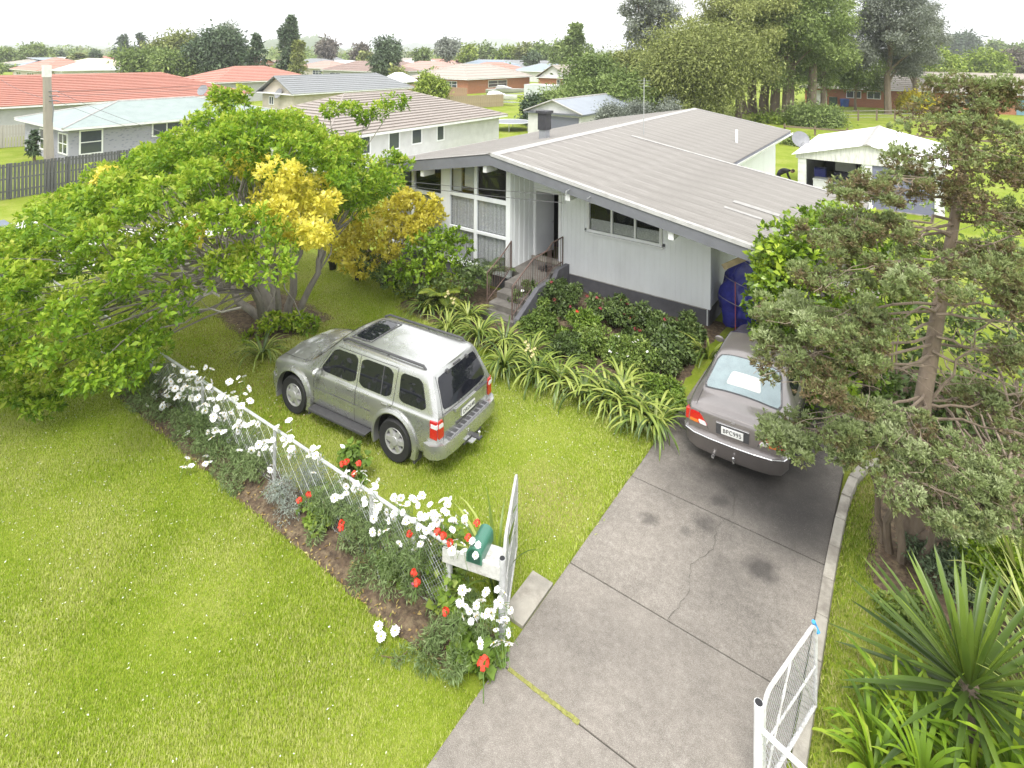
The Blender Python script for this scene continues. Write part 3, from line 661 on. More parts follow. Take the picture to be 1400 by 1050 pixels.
class Car:
    def __init__(s, root, stations, paint, arches, **kw):
        V, F = car_shell(stations, **kw); me = bpy.data.meshes.new('body'); me.from_pydata(V, [], F)
        bm = bmesh.new(); bm.from_mesh(me); bmesh.ops.remove_doubles(bm, verts=bm.verts, dist=.0005); bmesh.ops.recalc_face_normals(bm, faces=bm.faces); bm.to_mesh(me); s.bvh = BVHTree.FromBMesh(bm); bm.free()
        me.materials.append(paint); me.materials.append(BLACK)
        o = bpy.data.objects.new('body', me); COL.objects.link(o); cut = []
        for (x, z, r_, yin, yout) in arches:
            for sgn in (1, -1):
                k = MB(); k.lathe([(r_, sgn * yin), (r_, sgn * yout)], 36, 'y', c=(x, 0, z)); c = k.build('cutter', BLACK); cut.append(c)
                b = o.modifiers.new('arch', 'BOOLEAN'); b.operation = 'DIFFERENCE'; b.object = c; b.solver = 'EXACT'
                try: b.material_mode = 'TRANSFER'
                except Exception: pass
        dg = bpy.context.evaluated_depsgraph_get(); ev = o.evaluated_get(dg); m2 = bpy.data.meshes.new_from_object(ev); o.modifiers.clear(); o.data = m2
        for c in cut: bpy.data.objects.remove(c)
        smooth_mesh(m2, 38); o.parent = root; s.root = root; s.body = o
    def hit(s, ax, a, b):
        og, d = {'L': ((a, 3, b), (0, -1, 0)), 'R': ((a, -3, b), (0, 1, 0)), 'B': ((-4, a, b), (1, 0, 0)), 'F': ((7, a, b), (-1, 0, 0)), 'T': ((a, b, 4), (0, 0, -1))}[ax]
        p, n, _, _ = s.bvh.ray_cast(Vector(og), Vector(d))
        if p is None: return None, None
        if n.dot(Vector(d)) > 0: n = -n
        return p, n
    def panel(s, name, ax, c4, m, off=.006, n=12, k=8, rnd=.10, parent=None, depth=.012):
        """patch of the body's own surface, set a little proud: bl, br, tr, tl corners in the view plane of the axis"""
        c4 = [np.array(c, float) for c in c4]; idx = {}; V = []; F = []
        for j in range(k + 1):
            for i in range(n + 1):
                u, v = 2 * i / n - 1, 2 * j / k - 1
                e = max(0, abs(u) - .7) / .3 * max(0, abs(v) - .7) / .3; u *= 1 - rnd * e; v *= 1 - rnd * 1.4 * e
                u, v = (u + 1) / 2, (v + 1) / 2
                p = c4[0] * (1 - u) * (1 - v) + c4[1] * u * (1 - v) + c4[2] * u * v + c4[3] * (1 - u) * v
                h, nn = s.hit(ax, p[0], p[1])
                if h is None: h, nn = s.hit(ax, p[0] * .97, p[1] * .985)
                if h is None: h, nn = Vector((0, 0, .5)), Vector((0, 0, 1))
                idx[i, j] = len(V); V.append(tuple(h + nn * off))
                if i in (0, n) or j in (0, k): idx['b', i, j] = len(V); V.append(tuple(h - nn * depth))
        for j in range(k):
            for i in range(n): F.append((idx[i, j], idx[i + 1, j], idx[i + 1, j + 1], idx[i, j + 1]))
        rim = [(i, 0) for i in range(n)] + [(n, j) for j in range(k)] + [(i, k) for i in range(n, 0, -1)] + [(0, j) for j in range(k, 0, -1)]
        for a, b in zip(rim, rim[1:] + rim[:1]): F.append((idx[a], idx[('b',) + a], idx[('b',) + b], idx[b]))
        me = bpy.data.meshes.new(name); me.from_pydata(V, [], F); me.materials.append(m)
        bm = bmesh.new(); bm.from_mesh(me); bmesh.ops.recalc_face_normals(bm, faces=bm.faces); bm.to_mesh(me); bm.free(); smooth_mesh(me, 50)
        return put(name, me, parent or s.root)
    def strip(s, name, ax, pts, w, m, off=.004, parent=None, per=6):
        V = []; F = []; q = []
        for a, b in zip(pts, pts[1:]):
            for i in range(per): q.append((a[0] + (b[0] - a[0]) * i / per, a[1] + (b[1] - a[1]) * i / per))
        q.append(pts[-1]); H = [s.hit(ax, *p) for p in q]; H = [h for h in H if h[0] is not None]
        for i, (p, n) in enumerate(H):
            t = (H[min(i + 1, len(H) - 1)][0] - H[max(0, i - 1)][0]).normalized(); sd = t.cross(n).normalized() * w / 2
            V += [tuple(p + n * off + sd), tuple(p + n * off - sd)]
        for i in range(len(H) - 1): F.append((2 * i, 2 * i + 1, 2 * i + 3, 2 * i + 2))
        me = bpy.data.meshes.new(name); me.from_pydata(V, [], F); me.materials.append(m); return put(name, me, parent or s.root)
def wheel(root, x, y, r_, rimr, width, side, RIM, spokes=6):
    """side +1: outer face towards +y"""
    e = MB(); hw = width / 2
    prof = [(rimr, -hw * .8), (r_ * .93, -hw), (r_ * .985, -hw * .8), (r_, -hw * .45), (r_, hw * .45), (r_ * .985, hw * .8), (r_ * .93, hw), (rimr, hw * .8)]
    e.lathe(prof, 40, 'y', closed=True)
    w = empty('wheel', (x, y, r_)); w.parent = root
    ty = e.build('tyre', BLACK, w, smooth=True)
    k = MB(); o = side * hw
    k.lathe([(rimr, o * .80), (rimr * .985, o * .86), (rimr * .90, o * .80), (rimr * .86, o * .2), (rimr * .84, -o * .6)], 36, 'y', cap=False)
    k.mi = 1; k.lathe([(rimr * .85, o * .30), (.01, o * .30)], 30, 'y'); k.mi = 0
    for i in range(spokes):
        a = 2 * math.pi * i / spokes; k.T = Matrix.Rotation(a, 4, 'Y')
        k.add([(.03, o * .92, -.052), (.03, o * .92, .052), (rimr * .90, o * .78, .036), (rimr * .90, o * .78, -.036), (.03, o * .4, -.062), (.03, o * .4, .062), (rimr * .90, o * .4, .048), (rimr * .90, o * .4, -.048)],
              [(0, 1, 2, 3), (4, 7, 6, 5), (0, 3, 7, 4), (1, 5, 6, 2), (3, 2, 6, 7), (0, 4, 5, 1)])
    k.T = Matrix.Identity(4); k.lathe([(.085, o * .7), (.08, o * 1.0), (.03, o * 1.04), (.005, o * 1.04)], 16, 'y')
    k.build('rim', [RIM, DARKIN], w, smooth=True)
    return w
def textmesh(txt, size, m, parent, loc, rot, name='plate_text', depth=.002, xs=1.0):
    cu = bpy.data.curves.new(name, 'FONT'); cu.body = txt; cu.size = size; cu.extrude = depth; cu.align_x = 'CENTER'; cu.align_y = 'CENTER'; cu.space_character = 1.08
    t = bpy.data.objects.new(name, cu); COL.objects.link(t); dg = bpy.context.evaluated_depsgraph_get()
    me = bpy.data.meshes.new_from_object(t.evaluated_get(dg)); bpy.data.objects.remove(t); me.materials.clear(); me.materials.append(m)
    o = put(name, me, parent, loc, rot); o.scale = (xs, 1, 1); return o
def paintmat(name, col, metal=.6, rough=.32):
    m, t, b = nodes(name); n = noise(t, 3, 4); r = rampnode(t, [(.3, tuple(c * .94 for c in col)), (.7, tuple(min(1, c * 1.05) for c in col))]); t.links.new(n.outputs['Fac'], r.inputs[0])
    d = noise(t, 1.1, 7, .7); rr = rampnode(t, [(.35, (rough,) * 3), (.7, (rough + .14,) * 3)]); t.links.new(d.outputs['Fac'], rr.inputs[0])
    t.links.new(r.outputs[0], b.inputs['Base Color']); t.links.new(rr.outputs[0], b.inputs['Roughness']); b.inputs['Metallic'].default_value = metal
    b.inputs['Coat Weight'].default_value = 1.0; b.inputs['Coat Roughness'].default_value = .07
    return m
CARGLASS = glassmat('tinted_car_glass', (.010, .011, .015), .02); CARGLASS.node_tree.nodes['Principled BSDF'].inputs['Specular IOR Level'].default_value = .42; SEAM = mat('panel_gap', (.03, .03, .03), .8, .1)
RED = mat('tail_lamp_red', (.45, .012, .012), .15, .15, 60, spec=.8, coat=.5); LAMPW = mat('lamp_clear', (.62, .62, .62), .15, .2, 70, spec=.8, coat=.5); AMB = mat('lamp_amber', (.6, .16, .03), .2, .1, spec=.7)
CHROME = mat('bright_metal', (.62, .62, .63), .25, .08, 8, metal=.9); PLATE = mat('plate_white', (.74, .74, .72), .4, .03); INK = mat('plate_ink', (.02, .02, .02), .5, .05)
DKPL = mat('dark_plastic', (.055, .055, .058), .6, .2, 20); GRPL = mat('grey_plastic', (.20, .20, .21), .55, .15, 15)

# ------------------------------------------------------------------ silver four-wheel drive on the lawn
SILV = paintmat('silver_green_paint', (.43, .435, .42), .74, .22)
suv = empty('silver_suv', (-7.82, 8.139, 0), 3.23, 'silver four-wheel-drive wagon parked on the front lawn', 'car')
def sec(xs, ys, zs): return [(x, y, z) for x, y, z in zip(xs, ys, zs)]
Y0 = [.50, .80, .865, .88, .872, .84, .775, .71, .635, .36, 0]
Z0 = [.34, .35, .50, .76, .98, 1.06, 1.33, 1.585, 1.672, 1.703, 1.712]
def yy(f, top=1.0): return [y * (f if i < 6 else f * top) for i, y in enumerate(Y0)]
ST = [
    sec([-.90, -.93, -.95, -.955, -.95, -.94, -.83, -.70, -.66, -.66, -.66], yy(.965, .97), [.42, .43, .52, .76, .98, 1.06, 1.33, 1.58, 1.65, 1.675, 1.682]),
    sec([-.80] * 4 + [-.82, -.82, -.70, -.60, -.55, -.55, -.55], yy(.995), [z for z in Z0]),
    sec([0] * 11, Y0, Z0), sec([.9] * 11, Y0, [z + (.01 if i > 7 else 0) for i, z in enumerate(Z0)]),
    sec([1.45] * 11, Y0, Z0),
    sec([2.05, 2.05, 2.05, 2.05, 2.05, 2.02, 1.86, 1.72, 1.66, 1.68, 1.70], yy(1, .985), [.34, .35, .50, .76, .97, 1.05, 1.31, 1.55, 1.63, 1.672, 1.683]),
    sec([2.42, 2.42, 2.42, 2.42, 2.42, 2.42, 2.40, 2.38, 2.36, 2.42, 2.46], [.5, .80, .865, .88, .86, .825, .77, .70, .60, .33, 0], [.34, .36, .50, .76, .95, 1.02, 1.055, 1.075, 1.085, 1.10, 1.105]),
    sec([2.95] * 11, [.5, .80, .865, .875, .85, .81, .755, .68, .58, .32, 0], [.36, .38, .52, .76, .92, .985, 1.01, 1.03, 1.04, 1.06, 1.065]),
    sec([3.32, 3.34, 3.36, 3.36, 3.35, 3.33, 3.32, 3.31, 3.31, 3.33, 3.34], [.48, .74, .81, .82, .80, .77, .72, .64, .55, .30, 0], [.40, .42, .52, .72, .86, .915, .94, .955, .965, .98, .985]),
    sec([3.38, 3.40, 3.43, 3.44, 3.43, 3.41, 3.40, 3.40, 3.40, 3.42, 3.43], [.45, .68, .75, .76, .74, .71, .66, .59, .50, .28, 0], [.44, .46, .54, .70, .80, .84, .86, .87, .88, .89, .895])]
C1 = Car(suv, ST, SILV, [(0, .42, .455, .56, 1.05), (2.70, .42, .455, .56, 1.05)])
for x in (0, 2.7):
    for sd_ in (1, -1): wheel(suv, x, sd_ * .765, .375, .225, .25, sd_, mat('alloy_rim', (.50, .50, .50), .35, .08, 8, metal=.5))
for ax, sg in (('L', 1), ('R', -1)):
    w1 = C1.panel('front_door_window', ax, [(1.02, 1.085), (1.99, 1.085), (1.66, 1.545), (1.03, 1.555)], CARGLASS)
    w2 = C1.panel('rear_door_window', ax, [(.13, 1.085), (.93, 1.085), (.94, 1.555), (.14, 1.555)], CARGLASS)
    C1.strip('divider_bar', ax, [(.36, 1.09), (.37, 1.55)], .022, DKPL, .012, parent=w2)
    C1.panel('quarter_window', ax, [(-.70, 1.10), (-.06, 1.10), (-.03, 1.555), (-.52, 1.555)], CARGLASS)
    for pts in ([(1.0, .42), (.975, .9), (.975, 1.58)], [(2.12, .42), (2.10, .9), (2.03, 1.07), (1.70, 1.585), (.06, 1.60)], [(.55, .42), (.36, .78), (.06, 1.0), (.04, 1.6)]): C1.strip('door_gap', ax, pts, .009, SEAM, per=14)
    C1.strip('side_moulding', ax, [(.52, .70), (2.18, .70)], .06, GRPL if False else SILV, .014, per=14)
    for x in (1.12, .24):
        p, n = C1.hit(ax, x, .97); h = MB(); h.box(-.07, .07, -.012, .022, -.018, .018); h.build('door_handle', SILV, suv, bevel=.008, loc=p, rot=(0, 0, 0 if sg > 0 else math.pi))
    for x in (0, 2.7):         # wheel arch flares
        k = MB(); n = 22; V = []
        for i in range(n + 1):
            a = R(-22) + R(224) * i / n; c, s_ = math.cos(a), math.sin(a)
            for (rr, y) in ((.452, .80), (.455, .925), (.475, .932), (.535, .905), (.545, .83)): V.append((x + rr * c, sg * y, .42 + rr * s_))
        k.add(V, [(5 * i + j, 5 * i + j + 1, 5 * i + j + 6, 5 * i + j + 5) for i in range(n) for j in range(4)] + [(0, 1, 2, 3, 4), tuple(5 * n + j for j in range(5))]); k.build('wheel_arch_flare', SILV, suv, smooth=True)
        k = MB(); k.box(x - .50, x - .46, sg * .70, sg * .90, .16, .42); k.build('mud_flap', DKPL, suv)
    k = MB(); k.prism([(.62, .30), (2.10, .30), (2.14, .36), (.58, .36)], sg * .80, sg * 1.0, 'y'); k.build('side_step', DKPL, suv, bevel=.015)
    # roof rails
    k = MB(); k.tube([(-.50, sg * .60, 1.67), (-.44, sg * .60, 1.725), (1.45, sg * .60, 1.735), (1.58, sg * .59, 1.675)], .024, 8)
    for x in (.4,): k.tube([(x, sg * .60, 1.67), (x, sg * .60, 1.73)], .018, 6)
    k.build('roof_rail', DKPL, suv, smooth=True)
    k = MB(); k.lathe([(.01, -.05), (.075, -.045), (.10, 0), (.085, .05), (.03, .075)], 14, 'x'); m_ = k.build('wing_mirror', SILV, suv, smooth=True, loc=(1.93, sg * .96, 1.10)); m_.scale = (.9, 1.15, .85)
    k = MB(); k.box(-.02, .02, sg * -.14, sg * -.04, -.03, .02); k.build('mirror_arm', DKPL, m_)
    # tail lamps wrap the rear corner
    tl = C1.panel('tail_lamp', 'B', [(sg * .70, .70), (sg * .845, .70), (sg * .835, 1.01), (sg * .72, 1.01)], RED, .020, 6, 8)
    C1.panel('reverse_lens', 'B', [(sg * .72, .89), (sg * .835, .89), (sg * .83, .96), (sg * .725, .96)], LAMPW, .027, 5, 3, parent=tl)
    k = MB(); k.prism([(-.955, .70), (-.80, .70), (-.80, 1.01), (-.945, 1.01)], sg * .80, sg * .872, 'y'); k.build('lamp_side', RED, tl, bevel=.01)
    k = MB(); k.prism([(-.962, .89), (-.83, .89), (-.83, .96), (-.958, .96)], sg * .80, sg * .877, 'y'); k.build('reverse_lens', LAMPW, tl)
    C1.panel('headlamp', 'F', [(sg * .42, .68), (sg * .72, .68), (sg * .70, .82), (sg * .42, .82)], LAMPW, .012)
bw = C1.panel('rear_window', 'B', [(-.665, 1.10), (.665, 1.10), (.56, 1.585), (-.56, 1.585)], CARGLASS, .010, 16, 8, .05)
for y in (-.30, .30): 
    p, n = C1.hit('B', y, 1.59); k = MB(); k.box(-.05, .03, -.03, .03, -.03, .025); k.build('glass_hinge', DKPL, bw, bevel=.008, loc=p)
p, n = C1.hit('B', 0, 1.615); k = MB(); k.box(-.03, .02, -.10, .10, -.012, .012); k.build('brake_lamp', DKPL, suv, loc=p)
C1.strip('tailgate_gap', 'B', [(-.69, .60), (-.70, 1.06), (-.59, 1.60)], .008, SEAM, per=10); C1.strip('tailgate_gap', 'B', [(.69, .60), (.70, 1.06), (.59, 1.60)], .008, SEAM, per=10)
C1.strip('tailgate_gap', 'B', [(-.69, 1.06), (.69, 1.06)], .008, SEAM, per=14)
def onback(y, z, name, m, bxs, bevel=.006, parent=suv):
    p, n = C1.hit('B', y, z); k = MB(); k.box(*bxs); return k.build(name, m, parent, bevel=bevel, loc=p)
onback(0, 1.015, 'plate_garnish', SILV, (-.04, .02, -.42, .42, -.035, .03))
onback(-.30, 1.04, 'rear_wiper', DKPL, (-.055, 0, -.30, .08, -.008, .012))
pl = onback(0, .86, 'number_plate', PLATE, (-.022, .0, -.20, .20, -.068, .068), .004)
textmesh('DRD648', .105, INK, pl, (-.024, 0, 0), (R(90), 0, R(-90)), xs=.92)
onback(0, .76, 'plate_recess', DKPL, (-.012, .01, -.36, .36, -.022, .006), .003)
# rear bumper with tread pad, tow bar
k = MB()
pr = [(.93, -.72), (.955, -.88), (.90, -1.00), (.78, -1.085), (.5, -1.115), (0, -1.125)]
ring = [(y, x) for y, x in pr] + [(-y, x) for y, x in reversed(pr[:-1])]
inn = [(y * .9, -.80) for y, x in ring]
V = []
for (y, x), (iy, ix) in zip(ring, inn): V += [(x, y, .40), (x - .012, y * 1.01, .52), (x + .012, y, .63), (ix, iy, .645), (ix, iy, .40)]
nR = len(ring); k.add(V, [(5 * i + j, 5 * i + (j + 1) % 5, 5 * i + 5 + (j + 1) % 5, 5 * i + 5 + j) for i in range(nR - 1) for j in range(5)] + [tuple(range(5)), tuple(5 * (nR - 1) + j for j in range(5))])
bmp = k.build('rear_bumper', SILV, suv, smooth=True)
k = MB(); k.box(-1.085, -.93, -.60, .60, .62, .668); k.build('step_pad', GRPL, bmp, bevel=.008)
for i in range(9): bx('tread_rib', DKPL, bmp, -1.07, -.95, -.56 + i * .135, -.47 + i * .135, .668, .674)
k = MB(); k.box(-1.12, -.6, -.28, .28, .34, .41); k.box(-1.30, -1.1, -.05, .05, .36, .40); k.build('tow_bar', DKPL, suv, bevel=.008)
k = MB(); k.lathe([(.02, 0), (.018, .05), (.026, .065), (.026, .09), (.012, .105)], 12, 'z', c=(-1.26, 0, .40)); k.box(-1.24, -1.14, .06, .2, .36, .385); k.build('tow_ball', CHROME, suv)
k = MB()
fr_ = [(y, x) for y, x in ((.86, 3.16), (.87, 3.30), (.78, 3.46), (.5, 3.54), (0, 3.56))]; ring = fr_ + [(-y, x) for y, x in reversed(fr_[:-1])]
V = []
for (y, x) in ring: V += [(x, y, .38), (x + .01, y * 1.01, .50), (x, y, .60), (3.2, y * .85, .62), (3.2, y * .85, .38)]
nR = len(ring); k.add(V, [(5 * i + j, 5 * i + (j + 1) % 5, 5 * i + 5 + (j + 1) % 5, 5 * i + 5 + j) for i in range(nR - 1) for j in range(5)] + [tuple(range(5)), tuple(5 * (nR - 1) + j for j in range(5))]); k.build('front_bumper', SILV, suv, smooth=True)
C1.panel('sunroof', 'T', [(1.02, -.40), (1.46, -.40), (1.46, .40), (1.02, .40)], CARGLASS, .010, 8, 8, .06)
C1.strip('sunroof_seal', 'T', [(.98, -.44), (1.50, -.44), (1.50, .44), (.98, .44), (.98, -.44)], .03, DKPL, .008, per=8)
C1.panel('windscreen', 'F', [(-.69, 1.13), (.69, 1.13), (.56, 1.62), (-.56, 1.62)], CARGLASS, .008, 16, 8, .05)
C1.strip('bonnet_gap', 'T', [(2.45, .70), (2.9, .70), (3.3, .62)], .009, SEAM, per=10); C1.strip('bonnet_gap', 'T', [(2.45, -.70), (2.9, -.70), (3.3, -.62)], .009, SEAM, per=10)
C1.strip('bonnet_crease', 'T', [(2.5, .36), (3.28, .30)], .012, SILV, .006, per=10); C1.strip('bonnet_crease', 'T', [(2.5, -.36), (3.28, -.30)], .012, SILV, .006, per=10)
for sg in (1, -1): C1.strip('a_pillar_leaf_litter', 'T', [(1.76, sg * .62), (2.32, sg * .70)], .03, mat('leaf_litter', (.25, .20, .08), .9, .5, 60), .008, per=10)
k = MB(); k.tube([(2.34, .35, 1.115), (2.2, -.1, 1.24)], .008, 5); k.tube([(2.36, -.25, 1.12), (2.2, -.62, 1.22)], .008, 5); k.build('wiper', DKPL, suv)

# ------------------------------------------------------------------ grey saloon in the drive
GREY = paintmat('bronze_grey_paint', (.20, .18, .172), .5, .28)
sed = empty('grey_sedan', (-2.74, 11.6, .036), R(91.5), 'bronze-grey saloon car parked nose-in up the concrete drive', 'car'); sed.scale = (1.03, 1.03, 1.03)
Ys = [.50, .76, .83, .85, .845, .80, .70, .62, .54, .30, 0]
def sz(b, m, t1, t2, r0): return [.22, .24, .40, .62, .80, b, b + (r0 - b) * .45, b + (r0 - b) * .82, r0 - .03, r0, r0 + .012]
SS = [
    sec([-.98, -1.0, -1.02, -1.02, -1.0, -.985, -.975, -.97, -.965, -.96, -.96], [.42, .66, .74, .755, .745, .72, .66, .60, .52, .29, 0], [.30, .31, .42, .62, .78, .86, .885, .90, .91, .92, .925]),
    sec([-.86] * 5 + [-.86] * 6, [.46, .72, .80, .82, .81, .775, .70, .63, .54, .30, 0], [.25, .26, .40, .62, .80, .885, .915, .935, .945, .96, .965]),
    sec([-.40] * 5 + [-.40, -.40, -.40, -.40, -.46, -.48], [.5, .75, .825, .845, .84, .79, .71, .64, .56, .31, 0], [.22, .24, .40, .62, .81, .905, .94, .96, .975, .99, .995]),
    sec([.20, .20, .20, .20, .20, .20, .24, .30, .34, .34, .34], Ys, [.22, .24, .40, .62, .82, .925, 1.12, 1.29, 1.345, 1.385, 1.395]),
    sec([.95] * 11, Ys, [.22, .24, .40, .62, .82, .92, 1.12, 1.31, 1.37, 1.405, 1.415]),
    sec([1.75, 1.75, 1.75, 1.75, 1.75, 1.72, 1.60, 1.45, 1.36, 1.38, 1.39], Ys, [.22, .24, .40, .62, .81, .90, 1.10, 1.29, 1.345, 1.38, 1.39]),
    sec([2.25] * 5 + [2.25, 2.22, 2.18, 2.12, 2.22, 2.28], [.5, .75, .825, .845, .83, .78, .71, .64, .55, .31, 0], [.22, .24, .40, .62, .78, .865, .90, .92, .935, .955, .96]),
    sec([3.0] * 11, [.48, .73, .80, .82, .80, .75, .68, .61, .52, .29, 0], [.24, .26, .40, .60, .72, .79, .82, .835, .845, .86, .865]),
    sec([3.42, 3.44, 3.46, 3.46, 3.45, 3.43, 3.42, 3.42, 3.42, 3.44, 3.45], [.42, .62, .68, .69, .68, .65, .60, .54, .46, .26, 0], [.32, .33, .42, .55, .63, .68, .70, .71, .715, .725, .73])]
C2 = Car(sed, SS, GREY, [(0, .32, .36, .52, 1.0), (2.70, .32, .36, .52, 1.0)])
for x in (0, 2.7):
    for sd_ in (1, -1): wheel(sed, x, sd_ * .735, .31, .19, .195, sd_, mat('alloy_rim', (.5, .5, .5)), 7)
for ax, sg in (('L', 1), ('R', -1)):
    C2.panel('front_door_window', ax, [(1.02, .95), (1.74, .94), (1.42, 1.27), (1.02, 1.29)], CARGLASS); C2.panel('rear_door_window', ax, [(.14, .96), (.96, .95), (.96, 1.29), (.38, 1.28)], CARGLASS)
    for pts in ([(.99, .30), (.98, .9), (.99, 1.32)], [(1.85, .30), (1.84, .86), (1.42, 1.31), (.36, 1.32)], [(.42, .30), (.30, .62), (.12, .90), (.34, 1.31)]): C2.strip('door_gap', ax, pts, .007, SEAM, per=12)
    C2.strip('side_moulding', ax, [(.40, .50), (2.32, .50)], .05, DKPL, .010, per=14)
    tl = C2.panel('tail_lamp', 'B', [(sg * .40, .66), (sg * .735, .66), (sg * .728, .835), (sg * .56, .835)], RED, .012, 8, 6)
    k = MB(); k.prism([(-1.015, .66), (-.80, .70), (-.78, .80), (-.99, .84)], sg * .70, sg * .812, 'y'); k.build('lamp_side', RED, tl, bevel=.012)
    C2.panel('reverse_lens', 'B', [(sg * .42, .665), (sg * .55, .665), (sg * .58, .73), (sg * .46, .73)], LAMPW, .018, 5, 3, parent=tl)
    C2.panel('indicator_lens', 'B', [(sg * .56, .665), (sg * .73, .665), (sg * .73, .71), (sg * .58, .71)], AMB, .018, 5, 3, parent=tl)
    k = MB(); k.lathe([(.01, -.04), (.06, -.035), (.08, 0), (.065, .04), (.02, .06)], 12, 'x'); m_ = k.build('wing_mirror', GREY, sed, smooth=True, loc=(1.62, sg * .90, .97)); m_.scale = (.9, 1.25, .85)
    for x in (1.1, .32):
        p, n = C2.hit(ax, x, .84); h = MB(); h.box(-.06, .06, -.01, .02, -.015, .015); h.build('door_handle', GREY, sed, bevel=.006, loc=p, rot=(0, 0, 0 if sg > 0 else math.pi))
SKYREFLM = mat('painted_sky_sheen', (.25, .31, .325), .8, .12, 6)
def toppanel(name, m, off, x0, x1, w0, w1, **kw): return C2.panel(name, 'T', [(x0, -w0), (x1, -w1), (x1, w1), (x0, w0)], m, off, 12, 14, .05, **kw)
toppanel('rear_window_seal', DKPL, .003, -.44, .31, .68, .56)
toppanel('painted_sky_reflection', SKYREFLM, .006, -.41, .28, .645, .53)  # pale panel painting the sky's reflection and the parcel shelf under the glass
cl = toppanel('crumpled_cloth', mat('white_cloth', (.62, .62, .58), .9, .05, 8), .010, -.28, -.02, .30, .24)
toppanel('rear_window', glassmat('rear_screen_glass', (.02, .025, .03), .02, .96), .016, -.42, .29, .655, .54)
C2.panel('windscreen', 'T', [(1.44, -.56), (2.16, -.68), (2.16, .68), (1.44, .56)], CARGLASS, .006, 10, 12, .05)
C2.strip('boot_gap', 'T', [(-.46, -.66), (-.93, -.64)], .007, SEAM); C2.strip('boot_gap', 'T', [(-.46, .66), (-.93, .64)], .007, SEAM)
C2.strip('boot_gap', 'B', [(-.40, .62), (-.42, .66), (-.58, .85)], .007, SEAM); C2.strip('boot_gap', 'B', [(.40, .62), (.42, .66), (.58, .85)], .007, SEAM)
def onb2(y, z, name, m, bxs, bevel=.005, parent=sed):
    p, n = C2.hit('B', y, z); k = MB(); k.box(*bxs); return k.build(name, m, parent, bevel=bevel, loc=p)
onb2(0, .70, 'plate_recess', DKPL, (-.006, .02, -.27, .27, -.09, .075)); onb2(0, .795, 'plate_trim', CHROME, (-.024, .01, -.27, .27, -.007, .007), .003)
pl = onb2(0, .70, 'number_plate', PLATE, (-.022, 0, -.18, .18, -.062, .062), .004); textmesh('BPC995', .098, INK, pl, (-.024, 0, 0), (R(90), 0, R(-90)), xs=.9)
em = onb2(0, .85, 'boot_emblem', CHROME, (-.012, .01, -.034, -.022, -.03, .03), .002)
for bb in ((-.012, .01, .022, .034, -.03, .03), (-.012, .01, -.022, .022, -.006, .006)): k = MB(); k.box(*bb); k.build('emblem_bar', CHROME, em)
k = MB(); V = []
pr = [(.835, -.50), (.84, -.86), (.78, -1.0), (.62, -1.085), (.35, -1.12), (0, -1.13)]; ring = pr + [(-y, x) for y, x in reversed(pr[:-1])]
for (y, x) in ring: V += [(x + .05, y * .96, .22), (x + .01, y, .30), (x, y, .46), (x - .018, y * 1.015, .50), (x - .016, y * 1.015, .535), (x + .03, y * .985, .57), (max(x + .25, -.9), y * .90, .585), (max(x + .25, -.9), y * .9, .22)]
nR = len(ring); k.add(V, [(8 * i + j, 8 * i + (j + 1) % 8, 8 * i + 8 + (j + 1) % 8, 8 * i + 8 + j) for i in range(nR - 1) for j in range(8)] + [tuple(range(8)), tuple(8 * (nR - 1) + j for j in range(8))])
b2 = k.build('rear_bumper', GREY, sed, smooth=True)
k = MB(); k.tube([(x - .021, y * 1.022, .518) for y, x in ring[1:-1]], .013, 5); k.build('bumper_strip', CHROME, b2)
k = MB(); k.tube([(-1.16, .30, .235), (-.8, .30, .235)], .026, 10); k.build('exhaust', CHROME, sed)
k = MB(); k.tube([(-1.16, -.04, .27), (-.9, -.04, .27)], .02, 6); k.lathe([(.018, 0), (.018, .04), (.025, .055), (.025, .08), (.01, .09)], 10, 'z', c=(-1.15, -.04, .27)); k.build('tow_ball', CHROME, sed)
C2.strip('aerial_line', 'T', [(.5, 0), (.9, 0)], .004, DKPL)
# ================================================================== FRONT FENCE, GATES, MAILBOX
def chainlink(k, P0, P1, z0, z1, pitch=.055, r_=.0022):
    """diagonal wires both ways in the upright plane from P0 to P1"""
    d = Vector((P1[0] - P0[0], P1[1] - P0[1], 0)); L_ = d.length; d.normalize(); h = z1 - z0
    step = pitch * 1.414; n = int((L_ + h) / step)
    for s_ in (1, -1):
        for i in range(n + 1):
            a = i * step - h; b = a + h; za, zb = z0, z1
            if a < 0: za = z0 - a; a = 0
            if b > L_: zb = z1 - (b - L_); b = L_
            if b - a < .02: continue
            if s_ < 0: a, b = L_ - a, L_ - b
            p = Vector((P0[0], P0[1], 0)) + d * a + Vector((0, 0, za)); q = Vector((P0[0], P0[1], 0)) + d * b + Vector((0, 0, zb))
            k.tube([p, q], r_, 3, cap=False)
FYY = 5.65
fence = empty('chain_link_fence', (-10, FYY, 0), 0, 'galvanised chain-link fence with white top rail along the daisy bed', 'fence')
def fp(o): o.parent = fence; o.matrix_parent_inverse = Matrix.Translation((10, -FYY, 0)); return o
RAILM = mat('rail_paint', (.52, .53, .54), .5, .15, 12, metal=.2, dirt=(.36, .36, .36), dscale=5)
k = MB(); k.tube([(-22, FYY, 1.0), (-13, FYY, .985), (-9, FYY, 1.0), (-5.02, FYY, 1.0)], .024, 8); fp(k.build('top_rail', RAILM, fence, smooth=True))
for x in (-21, -18.5, -16.1, -13.6, -11.4, -8.96, -6.51, -5.0):
    k = MB(); k.tube([(x, FYY + .03, -.1), (x, FYY + .03, .985)], .03, 10); fp(k.build('post', RAILM, fence, smooth=True))
k = MB(); chainlink(k, (-22, FYY - .012), (-5.02, FYY - .012), .06, .99); fp(k.build('wire_mesh', GALV, fence))
